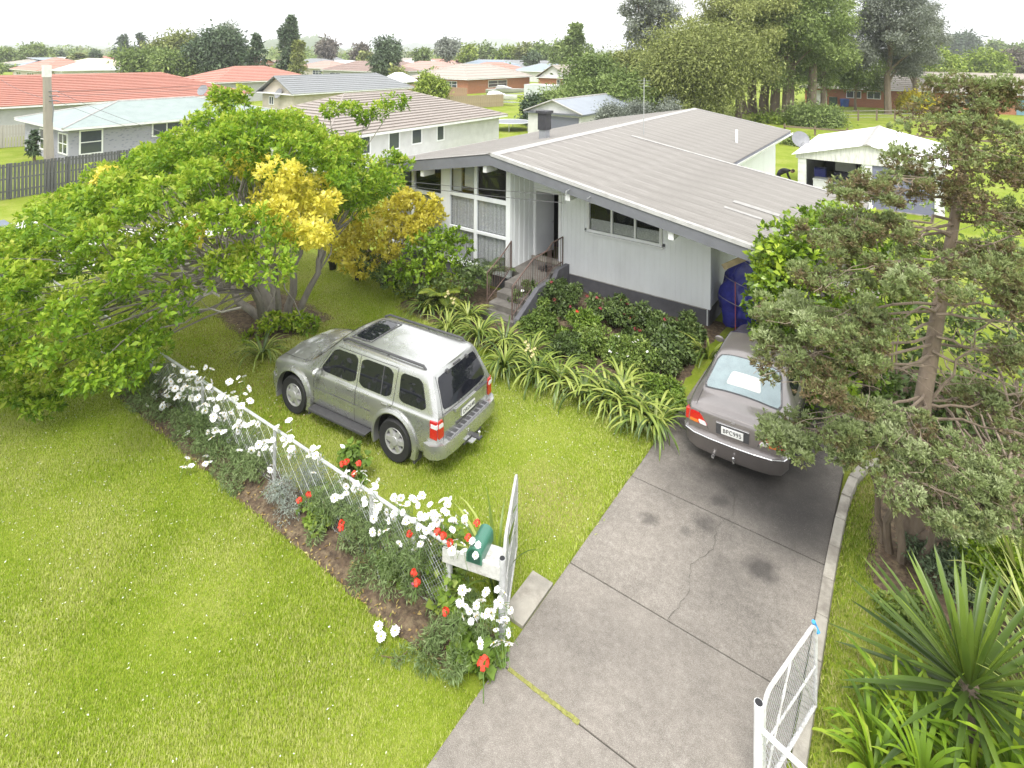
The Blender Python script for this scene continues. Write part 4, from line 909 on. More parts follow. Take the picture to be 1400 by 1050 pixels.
k = MB(); k.tube([(-22, FYY - .012, .08), (-5.02, FYY - .012, .08)], .003, 4); fp(k.build('bottom_wire', GALV, fence))

WT = mat('flaking_white_timber', (.50, .50, .48), .8, .15, 20, dirt=(.30, .28, .25), dscale=7, bump=.3)
board = MB(); board.T = Matrix.Translation((-5.06, 5.62, 0)) @ Matrix.Rotation(math.atan2(.20, .72), 4, 'Z'); board.box(0, .80, -.022, .022, .78, .96); board.box(.30, .78, .022, .30, .90, .925); board.box(.03, .10, .022, .09, -.1, .78)
b_o = board.build('mailbox_board', WT, None, bevel=.006); tag(b_o, 'flaking white timber rail and shelf under the green mailbox', 'shelf')
mbx = empty('mailbox', (-4.66, 5.90, .925), math.atan2(.20, .72), 'dark green metal mailbox with rounded top on the white timber shelf', 'mailbox')
GRN = mat('green_enamel', (.035, .15, .10), .35, .1, 6, coat=.4)
prof = [(-.10, 0)] + [(-.10 + .02 * 0, .09)] + [(.10 * math.cos(R(180 - a)), .09 + .095 * math.sin(R(a))) for a in range(15, 180, 15)] + [(.10, .09), (.10, 0)]
k = MB(); k.prism(prof, -.20, .20, 'y'); k.build('mailbox_body', GRN, mbx, smooth=True)
k = MB(); k.prism([(x * 1.06, z * 1.03) for x, z in prof], -.215, -.195, 'y'); k.build('front_rim', GRN, mbx, smooth=True)
k = MB(); k.prism([(x * .86, .012 + z * .86) for x, z in prof], -.218, -.2155, 'y'); k.build('front_flap', mat('dark_green_enamel', (.016, .07, .05), .4, .1), mbx)
# left gate leaf, folded back, with its own post
def gate(name, A, B, h, label, bars=0, m=RAILM):
    A, B = Vector(A), Vector(B); d = (B - A).normalized(); up = Vector((0, 0, 1)); g = empty(name, A, 0, label, 'gate'); inv = Matrix.Translation(-A)
    def gp(o): o.parent = g; o.matrix_parent_inverse = inv; return o
    k = MB(); r_ = .021; c = .14
    pts = [A + up * .06, A + up * (h - c)] + [A + d * (c - c * math.cos(R(a))) + up * (h - c + c * math.sin(R(a))) for a in (22, 45, 67, 90)]
    pts += [B - d * (c - c * math.cos(R(a))) + up * (h - c + c * math.sin(R(a))) for a in (90, 67, 45, 22)] + [B + up * (h - c), B + up * .06, A + up * .06]
    k.tube(pts, r_, 8); gp(k.build('frame', m, g, smooth=True))
    k = MB(); k.tube([A + up * .06, A + d * (B - A).length * .5 + up * h, B + up * .06], .012, 6); k.tube([A + up * .5 * h, B + up * .5 * h], .012, 6); gp(k.build('brace', m, g))
    k = MB(); chainlink(k, A, B, .07, h - .02, .05, .0026); gp(k.build('wire_mesh', GALV, g))
    return g, gp
p = empty('gate_post', (-4.28, 5.86, 0), 0, 'white pipe gate post at the end of the mailbox shelf', 'post'); k = MB(); k.tube([(0, 0, -.1), (0, 0, 1.04)], .042, 12); k.build('pipe', RAILM, p, smooth=True); k = MB(); k.lathe([(.036, 1.041), (.034, 1.046)], 12); k.build('pipe_mouth', DARKIN, p)
gate('drive_gate', (-4.30, 5.94, .02), (-4.88, 7.03, .02), 1.18, 'weathered white mesh gate leaf folded back behind the mailbox', m=WT)
p = empty('gate_post', (-1.29, 6.05, 0), 0, 'white pipe gate post on the kerb side of the drive', 'post'); k = MB(); k.tube([(0, 0, -.1), (0, 0, 1.03)], .045, 12); k.build('pipe', WHITE, p, smooth=True); k = MB(); k.lathe([(.038, 1.031), (.036, 1.036)], 12); k.build('pipe_mouth', DARKIN, p)
g, gp = gate('drive_gate', (-1.26, 6.13, .04), (-.96, 7.28, .04), 1.0, 'white mesh gate leaf swung open along the kerb', m=mat('chipped_white_pipe', (.56, .56, .56), .55, .1, 14, dirt=(.28, .26, .24), dscale=9))
k = MB(); k.tube([(-.98, 7.25, 1.05), (-.97, 7.29, .98), (-.93, 7.27, .93)], .022, 6); gp(k.build('blue_rope_tie', mat('blue_rope', (.05, .28, .60), .8, .2), g))
f2 = empty('side_fence', (-1.2, 6.0, 0), 0, 'white railed chain-link fence running from the kerb-side gate post', 'fence')
k = MB(); k.T = Matrix.Translation((1.2, -6, 0)); k.tube([(-1.25, 6.03, .80), (-.70, 5.80, .90), (.9, 5.5, .95), (3, 5.4, .95)], .026, 8); k.build('top_rail', WHITE, f2, smooth=True)
k = MB(); k.T = Matrix.Translation((1.2, -6, 0)); chainlink(k, (-1.25, 6.03), (-.70, 5.80), .05, .82); chainlink(k, (-.70, 5.80), (3, 5.4), .05, .88); k.build('wire_mesh', GALV, f2)

# ================================================================== GRASS
def inpoly(P, poly):
    x, y = P[:, 0], P[:, 1]; c = np.zeros(len(P), bool); n = len(poly)
    for i in range(n):
        (x1, y1), (x2, y2) = poly[i], poly[(i + 1) % n]
        m = ((y1 > y) != (y2 > y)); c ^= m & (x < (x2 - x1) * (y - y1) / ((y2 - y1) if y2 != y1 else 1e-9) + x1)
    return c
GRASSM = leafmat('grass_blade', [(0, (.22, .34, .02)), (.35, (.33, .45, .035)), (.62, (.43, .51, .075)), (1, (.60, .61, .24))], .6, .4, pscale=.5, spec=.2, namp=1.5)
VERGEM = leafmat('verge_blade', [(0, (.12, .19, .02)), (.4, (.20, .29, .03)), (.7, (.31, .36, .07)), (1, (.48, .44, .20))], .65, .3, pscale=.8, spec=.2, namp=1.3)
def grass(name, x0, x1, y0, y1, dens, h, label, keep=None, gm=GRASSM):
    n = int((x1 - x0) * (y1 - y0) * dens); P = np.stack([rng.uniform(x0, x1, n), rng.uniform(y0, y1, n), np.full(n, -.02)], -1)
    uv = pj(P + [0, 0, .02]); m = (uv[:, 0] > -40) & (uv[:, 0] < 1440) & (uv[:, 1] < 1090)
    if keep is not None: m &= keep(P)
    P = P[m]; n = len(P); az = rng.uniform(0, 6.283, n); ln = h * rng.uniform(.5, 1.5, n); w = .007 * rng.uniform(.7, 1.5, n); lean = rng.uniform(.1, .9, n)
    d = np.stack([np.cos(az), np.sin(az), 0 * az], -1); s_ = np.stack([-np.sin(az), np.cos(az), 0 * az], -1)
    tip = P + d * (ln * np.sin(lean))[:, None] + np.array([0, 0, 1]) * (ln * np.cos(lean) + .02)[:, None]
    V = np.stack([P + s_ * w[:, None], P - s_ * w[:, None], tip], 1).reshape(-1, 3); F = np.arange(3 * n).reshape(-1, 3)
    o = put(name, mesh_np(name, V, F, gm, rnd=np.repeat(.14 + .86 * rng.random(n), 3))); tag(o, label, 'grass', kind='stuff'); return o
SUVF = [(-6.6, 7.3), (-6.6, 9.2), (-11.2, 8.9), (-11.2, 7.0)]
offbed = lambda P: ~((P[:, 1] > 5.18) & (P[:, 1] < 5.86) & (P[:, 0] > -14.6)) & ~((P[:, 0] > -4.54) & (P[:, 1] > 6.1) & (P[:, 1] < 6.92)) & ~((P[:, 1] > 11.95 + (P[:, 0] + 12.5) * -.135) & (P[:, 0] > -12.55)) & ~((P[:, 1] > 12.95) & (P[:, 0] > -17))
grass('lawn_grass', -19, -4.13, 1.2, 5.2, 6500, .024, 'short mown grass of the verge outside the fence', offbed)
grass('lawn_grass', -19, -4.14, 5.2, 13, 3600, .026, 'short mown grass of the lawn around the silver car', offbed)
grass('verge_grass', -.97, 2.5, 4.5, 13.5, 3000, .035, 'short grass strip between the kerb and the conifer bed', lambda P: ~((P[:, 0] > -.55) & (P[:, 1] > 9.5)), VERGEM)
# longer tufts along edges
def edgegrass(pts, per, h, w=.06):
    P = []
    for a, b in zip(pts, pts[1:]):
        n = int(math.dist(a, b) * per); t = rng.random(n)[:, None]; P.append(np.array(a) * (1 - t) + np.array(b) * t + rng.normal(size=(n, 2)) * w)
    P = np.concatenate(P); n = len(P); P = np.c_[P, np.zeros(n)]
    V, F = blade_arrays(n, P, rng.uniform(0, 6.28, n), h * rng.uniform(.5, 1.4, n), .009 * rng.uniform(.6, 1.4, n), rng.uniform(.8, 1.5, n), rng.uniform(.2, 1.4, n), 3)
    o = put('edge_grass', mesh_np('edge_grass', V, F, GRASSM, rnd=np.repeat(rng.random(n), 12))); tag(o, 'longer grass tufts along bed and drive edges', 'grass', kind='stuff')
edgegrass([(-14.6, 5.1), (-4.3, 5.12), (-4.15, 5.5)], 60, .07); edgegrass([(-4.17, 6.95), (-4.18, 10.4)], 90, .08, .035); edgegrass([(-12.6, 11.55), (-4.3, 10.45)], 60, .09); edgegrass([(-.95, 6.6), (-.97, 11.4), (-.5, 12.7)], 80, .07, .05); edgegrass([(-4.14, .8), (-4.14, 5.4)], 60, .05, .02)
# fallen petals and clover heads
n = 4200; P = np.stack([rng.uniform(-18, -4.3, n), rng.uniform(1.5, 11.5, n), rng.uniform(.012, .03, n)], -1)
dens = .25 + .75 * (np.exp(-((P[:, 0] + 11.5) ** 2 / 14 + (P[:, 1] - 4.2) ** 2 / 6)) + np.exp(-((P[:, 0] + 6.2) ** 2 / 3 + (P[:, 1] - 9.6) ** 2 / 2)) + .35 * (P[:, 1] > 6))
P = P[(rng.random(n) < dens) & offbed(P)]; n = len(P)
V, F = leaf_arrays(P, rdir(n) * [1, 1, .15], np.tile([0, 0, 1.], (n, 1)) + rdir(n) * .3, rng.uniform(.012, .036, n), rng.uniform(.008, .02, n), .05)
o = put('clover_heads', mesh_np('clover_heads', V, F, leafmat('clover_white', [(0, (.62, .62, .42)), (.5, (.72, .72, .62)), (1, (.78, .78, .74))], .8, .2), rnd=np.repeat(rng.random(n), 4))); tag(o, 'scattered white clover heads and fallen petals in the lawn', 'clover', kind='stuff')
n = 700; P = np.stack([rng.uniform(-15.5, -9.5, n), rng.uniform(6.2, 10.5, n), rng.uniform(.015, .03, n)], -1)
V, F = leaf_arrays(P, rdir(n) * [1, 1, .15], np.tile([0, 0, 1.], (n, 1)) + rdir(n) * .3, rng.uniform(.03, .07, n), rng.uniform(.02, .035, n), .05)
o = put('leaf_litter', mesh_np('leaf_litter', V, F, leafmat('dead_leaf', [(0, (.20, .12, .04)), (.5, (.34, .25, .09)), (1, (.45, .40, .16))], .8, .1), rnd=np.repeat(rng.random(n), 4))); tag(o, 'dry yellow-brown leaves fallen under the big tree', 'leaf litter', kind='stuff')
n = 900; P = np.stack([rng.uniform(-14.4, -4.4, n), rng.uniform(5.15, 5.9, n), rng.uniform(.03, .07, n)], -1)
V, F = leaf_arrays(P, rdir(n) * [1, 1, .25], np.tile([0, 0, 1.], (n, 1)) + rdir(n) * .5, rng.uniform(.03, .09, n), rng.uniform(.015, .03, n), .05)
o = put('leaf_litter', mesh_np('leaf_litter', V, F, MATS['dead_leaf'], rnd=np.repeat(rng.random(n), 4))); tag(o, 'dry leaves and twigs strewn on the flower bed soil', 'leaf litter', kind='stuff')

# ================================================================== BED PLANTS ALONG THE FENCE
def flower_mesh(kind, seed):
    r_ = random.Random(seed); k = MB()
    if kind == 'daisy':
        n = 15; R_ = .056
        for i in range(n):
            a = 2 * math.pi * i / n + r_.uniform(-.08, .08); l = R_ * r_.uniform(.9, 1.08); dz = r_.uniform(-.012, .006)
            c, s_ = math.cos(a), math.sin(a); w = .0135
            k.add([(c * .008, s_ * .008, 0), (c * l * .6 - s_ * w, s_ * l * .6 + c * w, .004), (c * l, s_ * l, dz), (c * l * .6 + s_ * w, s_ * l * .6 - c * w, .004)], [(0, 1, 2, 3)])
        k.mi = 1; k.lathe([(.012, -.002), (.010, .006), (.003, .008)], 7); k.mi = 2; k.tube([(0, 0, -.002), (.004, 0, -.09), (0, .01, -.22)], .0035, 3)
        return k.mesh('daisy', [mat('petal_white', (.80, .80, .80), .7, .02), mat('daisy_eye', (.50, .36, .04), .8, .2, 90), mat('stem_green', (.10, .17, .04), .7, .2)], fix=False)
    k = MB()
    for i in range(16):      # rounded flower head of many petals
        d = Vector((r_.gauss(0, 1), r_.gauss(0, 1), r_.gauss(.4, .8))).normalized(); t = d.orthogonal().normalized(); u = d.cross(t); w = .020
        c = d * .034; k.add([c - t * w, c - u * w, c + t * w + d * .006, c + u * w + d * .006], [(0, 1, 2, 3)])
    k.mi = 1; k.tube([(0, 0, 0), (.004, 0, -.1), (0, .01, -.25)], .0045, 3)
    return k.mesh(kind, [MATS[kind], mat('stem_green', (.10, .17, .04), .7, .2)], fix=False)
mat('geranium_red', (.62, .045, .02), .6, .12, 30); mat('petal_pink', (.62, .13, .25), .6, .1, 30); mat('petal_dark_red', (.26, .04, .05), .6, .2, 30); mat('petal_pale_yellow', (.62, .55, .28), .6, .1, 30)
DAISY = [flower_mesh('daisy', i) for i in range(4)]; GERA = [flower_mesh('geranium_red', i) for i in range(3)]; PINK = [flower_mesh('petal_pink', 5)]; DKRED = [flower_mesh('petal_dark_red', i) for i in range(2)]; YEL = [flower_mesh('petal_pale_yellow', 7)]
DAISYLEAF = leafmat('daisy_foliage', [(0, (.07, .115, .03)), (.5, (.155, .225, .075)), (1, (.27, .33, .15))], .6, .25, pscale=2)
GERLEAF = leafmat('geranium_leaf', [(0, (.09, .16, .02)), (.5, (.17, .27, .035)), (1, (.30, .38, .07))], .55, .3, pscale=2)
GREYLEAF = leafmat('grey_foliage', [(0, (.16, .19, .16)), (.5, (.26, .30, .26)), (1, (.38, .42, .37))], .8, .2, pscale=2)
def bush(name, x, y, h, rad, per, size, m, label, cat, group=None, aspect=.3, n=14, flat=.9, z0=.0, upness=.2, droop=.0, parts=True, r=rng):
    C = np.stack([x + rad * .65 * r.normal(size=n).clip(-1.4, 1.4), y + rad * .65 * r.normal(size=n).clip(-1.4, 1.4), z0 + h * (.25 + .6 * r.random(n))], -1)
    C[:, 2] -= h * .25 * (((C[:, 0] - x) ** 2 + (C[:, 1] - y) ** 2) / (rad * rad)).clip(0, 1.5)
    C[:, 2] = C[:, 2].clip(rad * .25, None)
    root = empty(name, (x, y, 0), 0, label, cat, group)
    me = foliage('foliage', C - np.array([x, y, 0]), np.full(n, rad * .42) * r.uniform(.7, 1.2, n), per, size, m, aspect, flat, .3, droop, upness=upness, r=r)
    o = put('foliage', me, root)
    k = MB()
    for c in C[: min(7, n)]: limb(k, (random.uniform(-.03, .03), random.uniform(-.03, .03), -.03), Vector(c) - Vector((x, y, 0)), .010 + rad * .015, .004, .15, 4, 3)
    k.build('stems', mat('stem_brown', (.16, .11, .06), .85, .25), root)
    return root, C
daisies = []
for x, y, h, rd in ((-13.6, 5.65, .6, .45), (-12.7, 5.6, .65, .42), (-11.9, 5.65, .62, .4), (-11.1, 5.55, .62, .42), (-10.3, 5.6, .55, .4), (-9.5, 5.5, .55, .36), (-7.35, 5.65, .8, .38), (-6.75, 5.7, .85, .38), (-6.1, 5.6, .95, .4), (-5.5, 5.75, 1.0, .4), (-4.55, 5.45, .65, .38)):
    lab = ('tall white daisy bush leaning on the chain-link fence' if y >= 5.6 else 'white daisy bush spilling over the bed edge') if x < -5 else 'white daisy bush at the foot of the gate post'
    o, C = bush('daisy_bush', x, y, h, rd, 330, .06, DAISYLEAF, lab, 'flower', 'daisies along the fence', .16, 16); daisies.append((o, x, y))
boxes = [(215, 498, 290, 560, 34), (270, 540, 332, 602, 26), (325, 572, 400, 625, 18), (300, 512, 342, 550, 8), (390, 600, 470, 650, 6), (365, 622, 388, 662, 4), (452, 640, 486, 682, 8), (462, 640, 500, 662, 4), (490, 655, 522, 702, 9), (505, 690, 546, 732, 10), (538, 664, 582, 692, 7), (560, 680, 642, 726, 16), (545, 700, 592, 762, 12), (588, 690, 642, 716, 7), (512, 758, 532, 786, 3), (625, 802, 692, 852, 14), (640, 822, 700, 888, 14), (424, 610, 442, 642, 3), (250, 585, 290, 645, 5), (615, 735, 660, 770, 5), (200, 510, 235, 560, 10)]
for (u0, v0, u1, v1, nn) in boxes:
    for i in range(int(nn * 1.6)):
        u, v = rng.uniform(u0, u1), rng.uniform(v0, v1); y = 5.62 + rng.uniform(-.32, .25)
        if u > 610: y = 5.45 + rng.uniform(-.25, .25)
        p = gyp(u, v, y)
        if p[2] > 1.22: p = gz(u, v, 1.15)
        if p[2] < .15: p = gz(u, v, .18)
        par = min(daisies, key=lambda d: (d[1] - p[0]) ** 2 + (d[2] - p[1]) ** 2)
        o = put('flower', DAISY[i % 4], par[0], Vector(p) - par[0].location, (rng.normal() * .5 + .35, rng.normal() * .55, rng.uniform(0, 6.28)), rng.uniform(.85, 1.35) if u < 420 else rng.uniform(.7, 1.1))
# stray flowering stem lying over the lawn edge
o, C = bush('daisy_bush', -5.15, 5.0, .16, .2, 60, .05, DAISYLEAF, 'low daisy stem fallen across the lawn edge', 'flower', None, .16, 5)
for u, v in ((517, 856), (540, 862), (521, 870)):
    p = gz(u, v, .12); put('flower', DAISY[1], o, Vector(p) - o.location, (.3, .2, 0), 1.15)
# red geraniums
gers = []
for u, v, h, rd, lab in ((440, 705, .45, .30, 'leafy red geranium beside the grey-leaved shrub'), (545, 780, .4, .22, 'young red geranium between two daisy bushes'), (598, 800, .95, .30, 'tall yellow-green geranium against the mailbox shelf'), (615, 840, .7, .2, 'lanky geranium with curled leaves below the mailbox shelf'), (650, 905, .30, .22, 'low geranium with one big red bloom at the bed corner'), (480, 660, .85, .2, 'red geranium rising above the fence rail')):
    p = gz(u, v, 0)
    o, C = bush('geranium', p[0], p[1], h, rd, 45, .085, GERLEAF, lab, 'flower', 'red geraniums in the fence bed', .95, 14, upness=.8); gers.append(o)
for u, v, y in ((409, 684, 5.3), (422, 676, 5.35), (467, 715, 5.35), (466, 722, 5.3), (474, 631, 5.75), (490, 634, 5.8), (484, 648, 5.75), (468, 634, 5.7), (598, 727, 5.55), (606, 732, 5.5), (615, 742, 5.5), (640, 735, 5.75), (652, 715, 5.9), (566, 783, 5.25), (570, 796, 5.2), (609, 836, 5.25), (661, 907, 5.2), (560, 730, 5.5)):
    p = gyp(u, v, y); p = p if .12 < p[2] < 1.4 else gz(u, v, .5); par = min(gers, key=lambda d: (d.location.x - p[0]) ** 2 + (d.location.y - p[1]) ** 2)
    put('flower', GERA[int(u) % 3], par, Vector(p) - par.location, (rng.normal() * .2, rng.normal() * .2, 0), 1.75 if u == 661 else 1.1)
p = gz(565, 800, .3); put('flower', PINK[0], gers[1], Vector(p) - gers[1].location, None, .9)
p = gz(432, 665, 0); bush('lavender_shrub', p[0] + .2, 5.75, .75, .42, 330, .05, GREYLEAF, 'feathery silver-grey shrub behind the fence mesh', 'shrub', None, .14, 14)
p = gz(540, 745, 0); bush('grey_shrub', p[0], 5.5, .5, .3, 200, .05, DAISYLEAF, 'fine-leaved green shrub by the second fence post', 'shrub', None, .14, 10)
# ================================================================== NEAR TREES AND GARDEN PLANTS
BARK = mat('grey_bark', (.26, .24, .21), .9, .3, 8, bump=.6, bscale=20, stretch=(1, 1, .3), dirt=(.13, .115, .095), dscale=4)
BARKB = mat('brown_bark', (.20, .155, .115), .9, .3, 8, bump=.6, bscale=20, stretch=(1, 1, .3), dirt=(.10, .08, .06), dscale=4)
def tufts(C, Rad, ntuft, nleaf, size, aspect=.42, flat=.7, shell=.45, trad=.10, up=.5, r=rng, zb=0.0):
    """clumps of leaf rosettes; returns leaf arrays and per-leaf random"""
    P, d = clump_points(C, Rad, ntuft, flat, shell, r); n = len(P)
    ax = unit(d + np.array([0, 0, up]) + rdir(n, r) * .4)
    Pn = np.repeat(P, nleaf, 0); A = np.repeat(ax, nleaf, 0); m = len(Pn)
    s_ = unit(rdir(m, r) * 1.0 + A * .9); Pn = Pn + s_ * (trad * r.random((m, 1)) * .5)
    N = unit(A * 1.2 + rdir(m, r) * .6)
    Ln = size * (1 + .42 * r.normal(size=m)).clip(.35, 2.0)
    V, F = leaf_arrays(Pn, s_, N, Ln, Ln * aspect)
    q = np.repeat(.25 * (r.random(n) - .5), nleaf) + np.repeat(.22 * (r.random(len(C)) - .5), ntuft * nleaf) + .5 + .14 * r.normal(size=m) + zb * np.repeat(d[:, 2], nleaf)
    return V, F, q.clip(0, 1)
# ---- big spreading tree by the fence
TREEL = leafmat('tree_leaf', [(0, (.06, .12, .012)), (.35, (.15, .285, .018)), (.62, (.265, .41, .026)), (.85, (.40, .50, .05)), (1, (.50, .55, .09))], .5, .4, pscale=.5)
YELL = leafmat('yellow_leaf', [(0, (.48, .48, .05)), (.35, (.74, .67, .08)), (.7, (.84, .76, .15)), (1, (.88, .83, .38))], .5, .45, pscale=2)
OUT = [(-260, 360), (0, 325), (40, 300), (75, 272), (120, 248), (160, 225), (200, 208), (240, 185), (280, 160), (305, 138), (330, 136), (350, 165), (385, 158), (425, 150), (470, 150), (540, 140), (545, 160), (505, 190), (562, 212), (558, 245), (520, 262), (480, 290), (445, 330), (420, 360), (370, 372), (330, 385), (300, 400), (262, 452), (225, 478), (190, 520), (120, 535), (60, 575), (0, 575), (-260, 600)]
tr = np.random.default_rng(11)
CT = np.array([-15.0, 7.3, 1.9]); RT = np.array([6.4, 5.0, 4.3])
n = 2600; d = rdir(n, tr); d[:, 2] = np.where(d[:, 2] < -.25, -d[:, 2], d[:, 2]); rad = .62 + .38 * tr.random((n, 1)) ** .6
Cc = CT + d * RT * rad
uv = pj(Cc); ok = inpoly(uv, OUT) & (Cc[:, 2] > .75)
hole = (((uv[:, 0] - 265) / 75) ** 2 + ((uv[:, 1] - 385) / 45) ** 2 < 1) & (tr.random(n) < .75)
Cc = Cc[ok & ~hole]
keep = []                                   # thin out to an even, gappy spacing
for c in Cc:
    if all((c - q) @ (c - q) > .43 ** 2 for q in keep): keep.append(c)
Cc = np.array(keep)[:330]; uv = pj(Cc)
# drooping front skirt and outer sprays
sk = [gd(u, v, t) for u, v, t in ((20, 540, 11.2), (60, 555, 11.2), (110, 520, 11.4), (150, 510, 11.6), (40, 490, 11.2), (95, 470, 11.5), (160, 455, 12), (200, 480, 12), (215, 440, 12.4), (15, 440, 11.5), (70, 420, 12), (130, 410, 12.3), (185, 400, 12.8), (0, 500, 11), (-40, 520, 11), (-60, 460, 11.3), (30, 380, 12.5), (90, 360, 13), (150, 350, 13.4), (-50, 400, 12), (175, 520, 11.8), (130, 470, 11.8), (60, 515, 11.3), (110, 440, 12),
      (540, 140, 17.5), (520, 150, 17.3), (500, 160, 17.2), (480, 148, 17), (450, 150, 16.8), (550, 225, 17), (535, 215, 17), (520, 235, 16.8), (300, 128, 17), (320, 135, 17), (330, 128, 17), (295, 145, 16.8), (420, 445, 15.2), (405, 440, 15.2), (350, 462, 14.9), (370, 440, 15)) ]
Cc = np.vstack([Cc, np.array(sk)]); uv = pj(Cc)
Rc = tr.uniform(.26, .52, len(Cc)); Rc[-14:] = .30
yc = [(385, 268, 36), (420, 295, 36), (350, 275, 26), (440, 325, 26), (375, 325, 30), (290, 325, 24), (270, 320, 20), (155, 235, 13), (365, 215, 14), (345, 225, 12), (430, 245, 16), (320, 330, 20), (405, 310, 30)]
dep = (Cc - CAMP) @ _fw
isy = np.array([any((u - a) ** 2 + (v - b) ** 2 < r_ ** 2 for a, b, r_ in yc) for u, v in uv]) & (dep < 15.8) & (tr.random(len(Cc)) < .85)
tree = empty('spreading_tree', (-14.6, 9.3, 0), 0, 'broad multi-stemmed bright green tree overhanging the front fence, patched with yellow', 'tree')
off = np.array([-14.6, 9.3, 0])
V, F, q = tufts(Cc[~isy] - off, Rc[~isy], 52, 10, .088, .46, .62, .35, .11, .7, tr, .14); put('crown', mesh_np('crown', V, F, TREEL, rnd=np.repeat(q, 4)), tree)
V, F, q = tufts(Cc[isy] - off, Rc[isy] * .9, 52, 10, .085, .5, .7, .4, .12, .6, tr, .10); o = put('yellow_sprays', mesh_np('yellow_sprays', V, F, YELL, rnd=np.repeat(q, 4)), tree)
# trunks and limbs
tk = MB(); rr = random.Random(3)
stems = []
for i, (dx, dy, tx, ty, tz, r0) in enumerate(((0, 0, -.6, -.8, 2.3, .15), (.28, .12, .8, .2, 2.2, .12), (-.28, .1, -1.5, .1, 2.3, .13), (.12, -.28, .3, -1.6, 2.1, .12), (-.15, -.3, -1.4, -1.7, 2.0, .11), (.45, .3, 1.2, 1.0, 2.4, .10), (.36, -.12, .9, -.7, 1.9, .09))):
    pts = limb(tk, (dx, dy, -.05), (tx, ty, tz), r0, r0 * .6, .12, 9, 6, rr); stems.append((pts, r0 * .6))
for c in Cc[::2]:
    c = Vector(c - off); s_ = min(stems, key=lambda s: (s[0][-1] - c).length); a = s_[0][rr.choice((3, 4, 5, 6))]
    limb(tk, a, c, s_[1] * .42, .010, .16, 4, 5, rr)
tk.build('trunk', BARK, tree, smooth=True)
# bare grey branches showing through the front
tk = MB()
for (u0, v0, u1, v1, t) in ((330, 420, 205, 425, 13.2), (300, 405, 245, 375, 13), (290, 400, 215, 428, 12.9), (285, 398, 222, 440, 12.9), (250, 370, 205, 330, 13.4), (120, 330, 60, 285, 14.5), (150, 335, 80, 300, 14.4), (260, 360, 180, 380, 13), (230, 330, 200, 290, 13.6), (330, 250, 290, 210, 14.5), (200, 420, 150, 470, 12.4), (290, 210, 350, 175, 15), (470, 190, 540, 150, 17)):
    a, b = gd(u0, v0, t + .4) - off, gd(u1, v1, t) - off; pts = limb(tk, a, b, .028, .009, .18, 5, 5, rr)
    for p in pts[1:-1]:
        e = p + Vector((rr.uniform(-.4, .4), rr.uniform(-.4, .4), rr.uniform(0, .4))); limb(tk, p, e, .010, .004, .15, 4, 3, rr)
tk.build('bare_branches', mat('pale_twig', (.38, .36, .32), .9, .25, 12), tree)

# ---- golden shrub and its green neighbours by the bay windows
def shrub(name, pts, rad, nt, nl, size, m, label, cat, base, aspect=.5, flat=.8, group=None, stems=True, r=rng, up=.5, trad=.1):
    C = np.array(pts); base = np.array(base, float); root = empty(name, base, 0, label, cat, group)
    V, F, q = tufts(C - base, np.asarray(rad) * np.ones(len(C)), nt, nl, size, aspect, flat, .35, trad, up, r, .08)
    put('foliage', mesh_np('foliage', V, F, m, rnd=np.repeat(q, 4)), root)
    if stems:
        k = MB()
        for c in C: limb(k, (random.uniform(-.12, .12), random.uniform(-.12, .12), -.05), Vector(c - base), .028, .008, .14, 5, 4)
        k.build('stems', BARKB, root)
    return root
def cloud(cx, cy, cz, rx, ry, rz_l, n, r=rng): return np.array([cx, cy, cz]) + rdir(n, r) * np.array([rx, ry, rz_l]) * (.35 + .65 * r.random((n, 1)) ** .6)
GB = [gd(u, v, t) for u, v, t in ((470, 300, 18.6), (500, 270, 18.8), (515, 255, 19), (535, 290, 18.6), (560, 275, 18.8), (585, 280, 18.8), (590, 295, 18.7), (550, 310, 18.4), (520, 315, 18.2), (490, 330, 18.2), (465, 340, 18.2), (480, 355, 18), (500, 365, 17.9), (530, 340, 18.1), (575, 305, 18.5), (460, 320, 18.3), (505, 300, 18.5), (545, 270, 18.9), (455, 275, 18.8), (475, 315, 18.4), (565, 320, 18.3))]
shrub('golden_shrub', GB, .42, 85, 10, .10, YELL, 'golden yellow shrub in front of the bay windows', 'shrub', (-15.1, 13.6, 0))
HIB = leafmat('bright_shrub_leaf', [(0, (.08, .15, .014)), (.4, (.20, .33, .022)), (.75, (.34, .47, .035)), (1, (.46, .55, .08))], .45, .3, pscale=1.2)
DKL = leafmat('dark_shrub_leaf', [(0, (.045, .07, .02)), (.45, (.10, .155, .042)), (.8, (.17, .235, .068)), (1, (.26, .32, .11))], .45, .22, pscale=1.2)
MIDL = leafmat('mid_shrub_leaf', [(0, (.06, .11, .02)), (.45, (.14, .215, .04)), (.8, (.23, .31, .065)), (1, (.33, .39, .11))], .5, .25, pscale=1.2)
shrub('green_shrub', [gd(u, v, t) for u, v, t in ((575, 335, 17.6), (600, 345, 17.4), (620, 325, 17.6), (590, 365, 17.1), (560, 360, 17.3), (610, 365, 17.1), (545, 375, 17.1), (628, 340, 17.4), (570, 380, 16.9), (598, 325, 17.7))], .42, 40, 9, .105, HIB, 'bright green leafy shrub between the golden shrub and the steps', 'shrub', (-13.2, 13.5, 0))
shrub('dark_shrub', [gd(u, v, t) for u, v, t in ((530, 378, 17.2), (555, 390, 17), (515, 365, 17.6), (610, 392, 16.6), (635, 388, 16.7), (650, 378, 16.8), (585, 395, 16.7), (640, 368, 17), (495, 355, 18))], .36, 50, 8, .08, DKL, 'dark green undergrowth beneath the green shrub by the bay', 'shrub', (-13.2, 13.4, 0), stems=False)
POT = mat('black_pot', (.03, .028, .027), .6, .3, 10); 
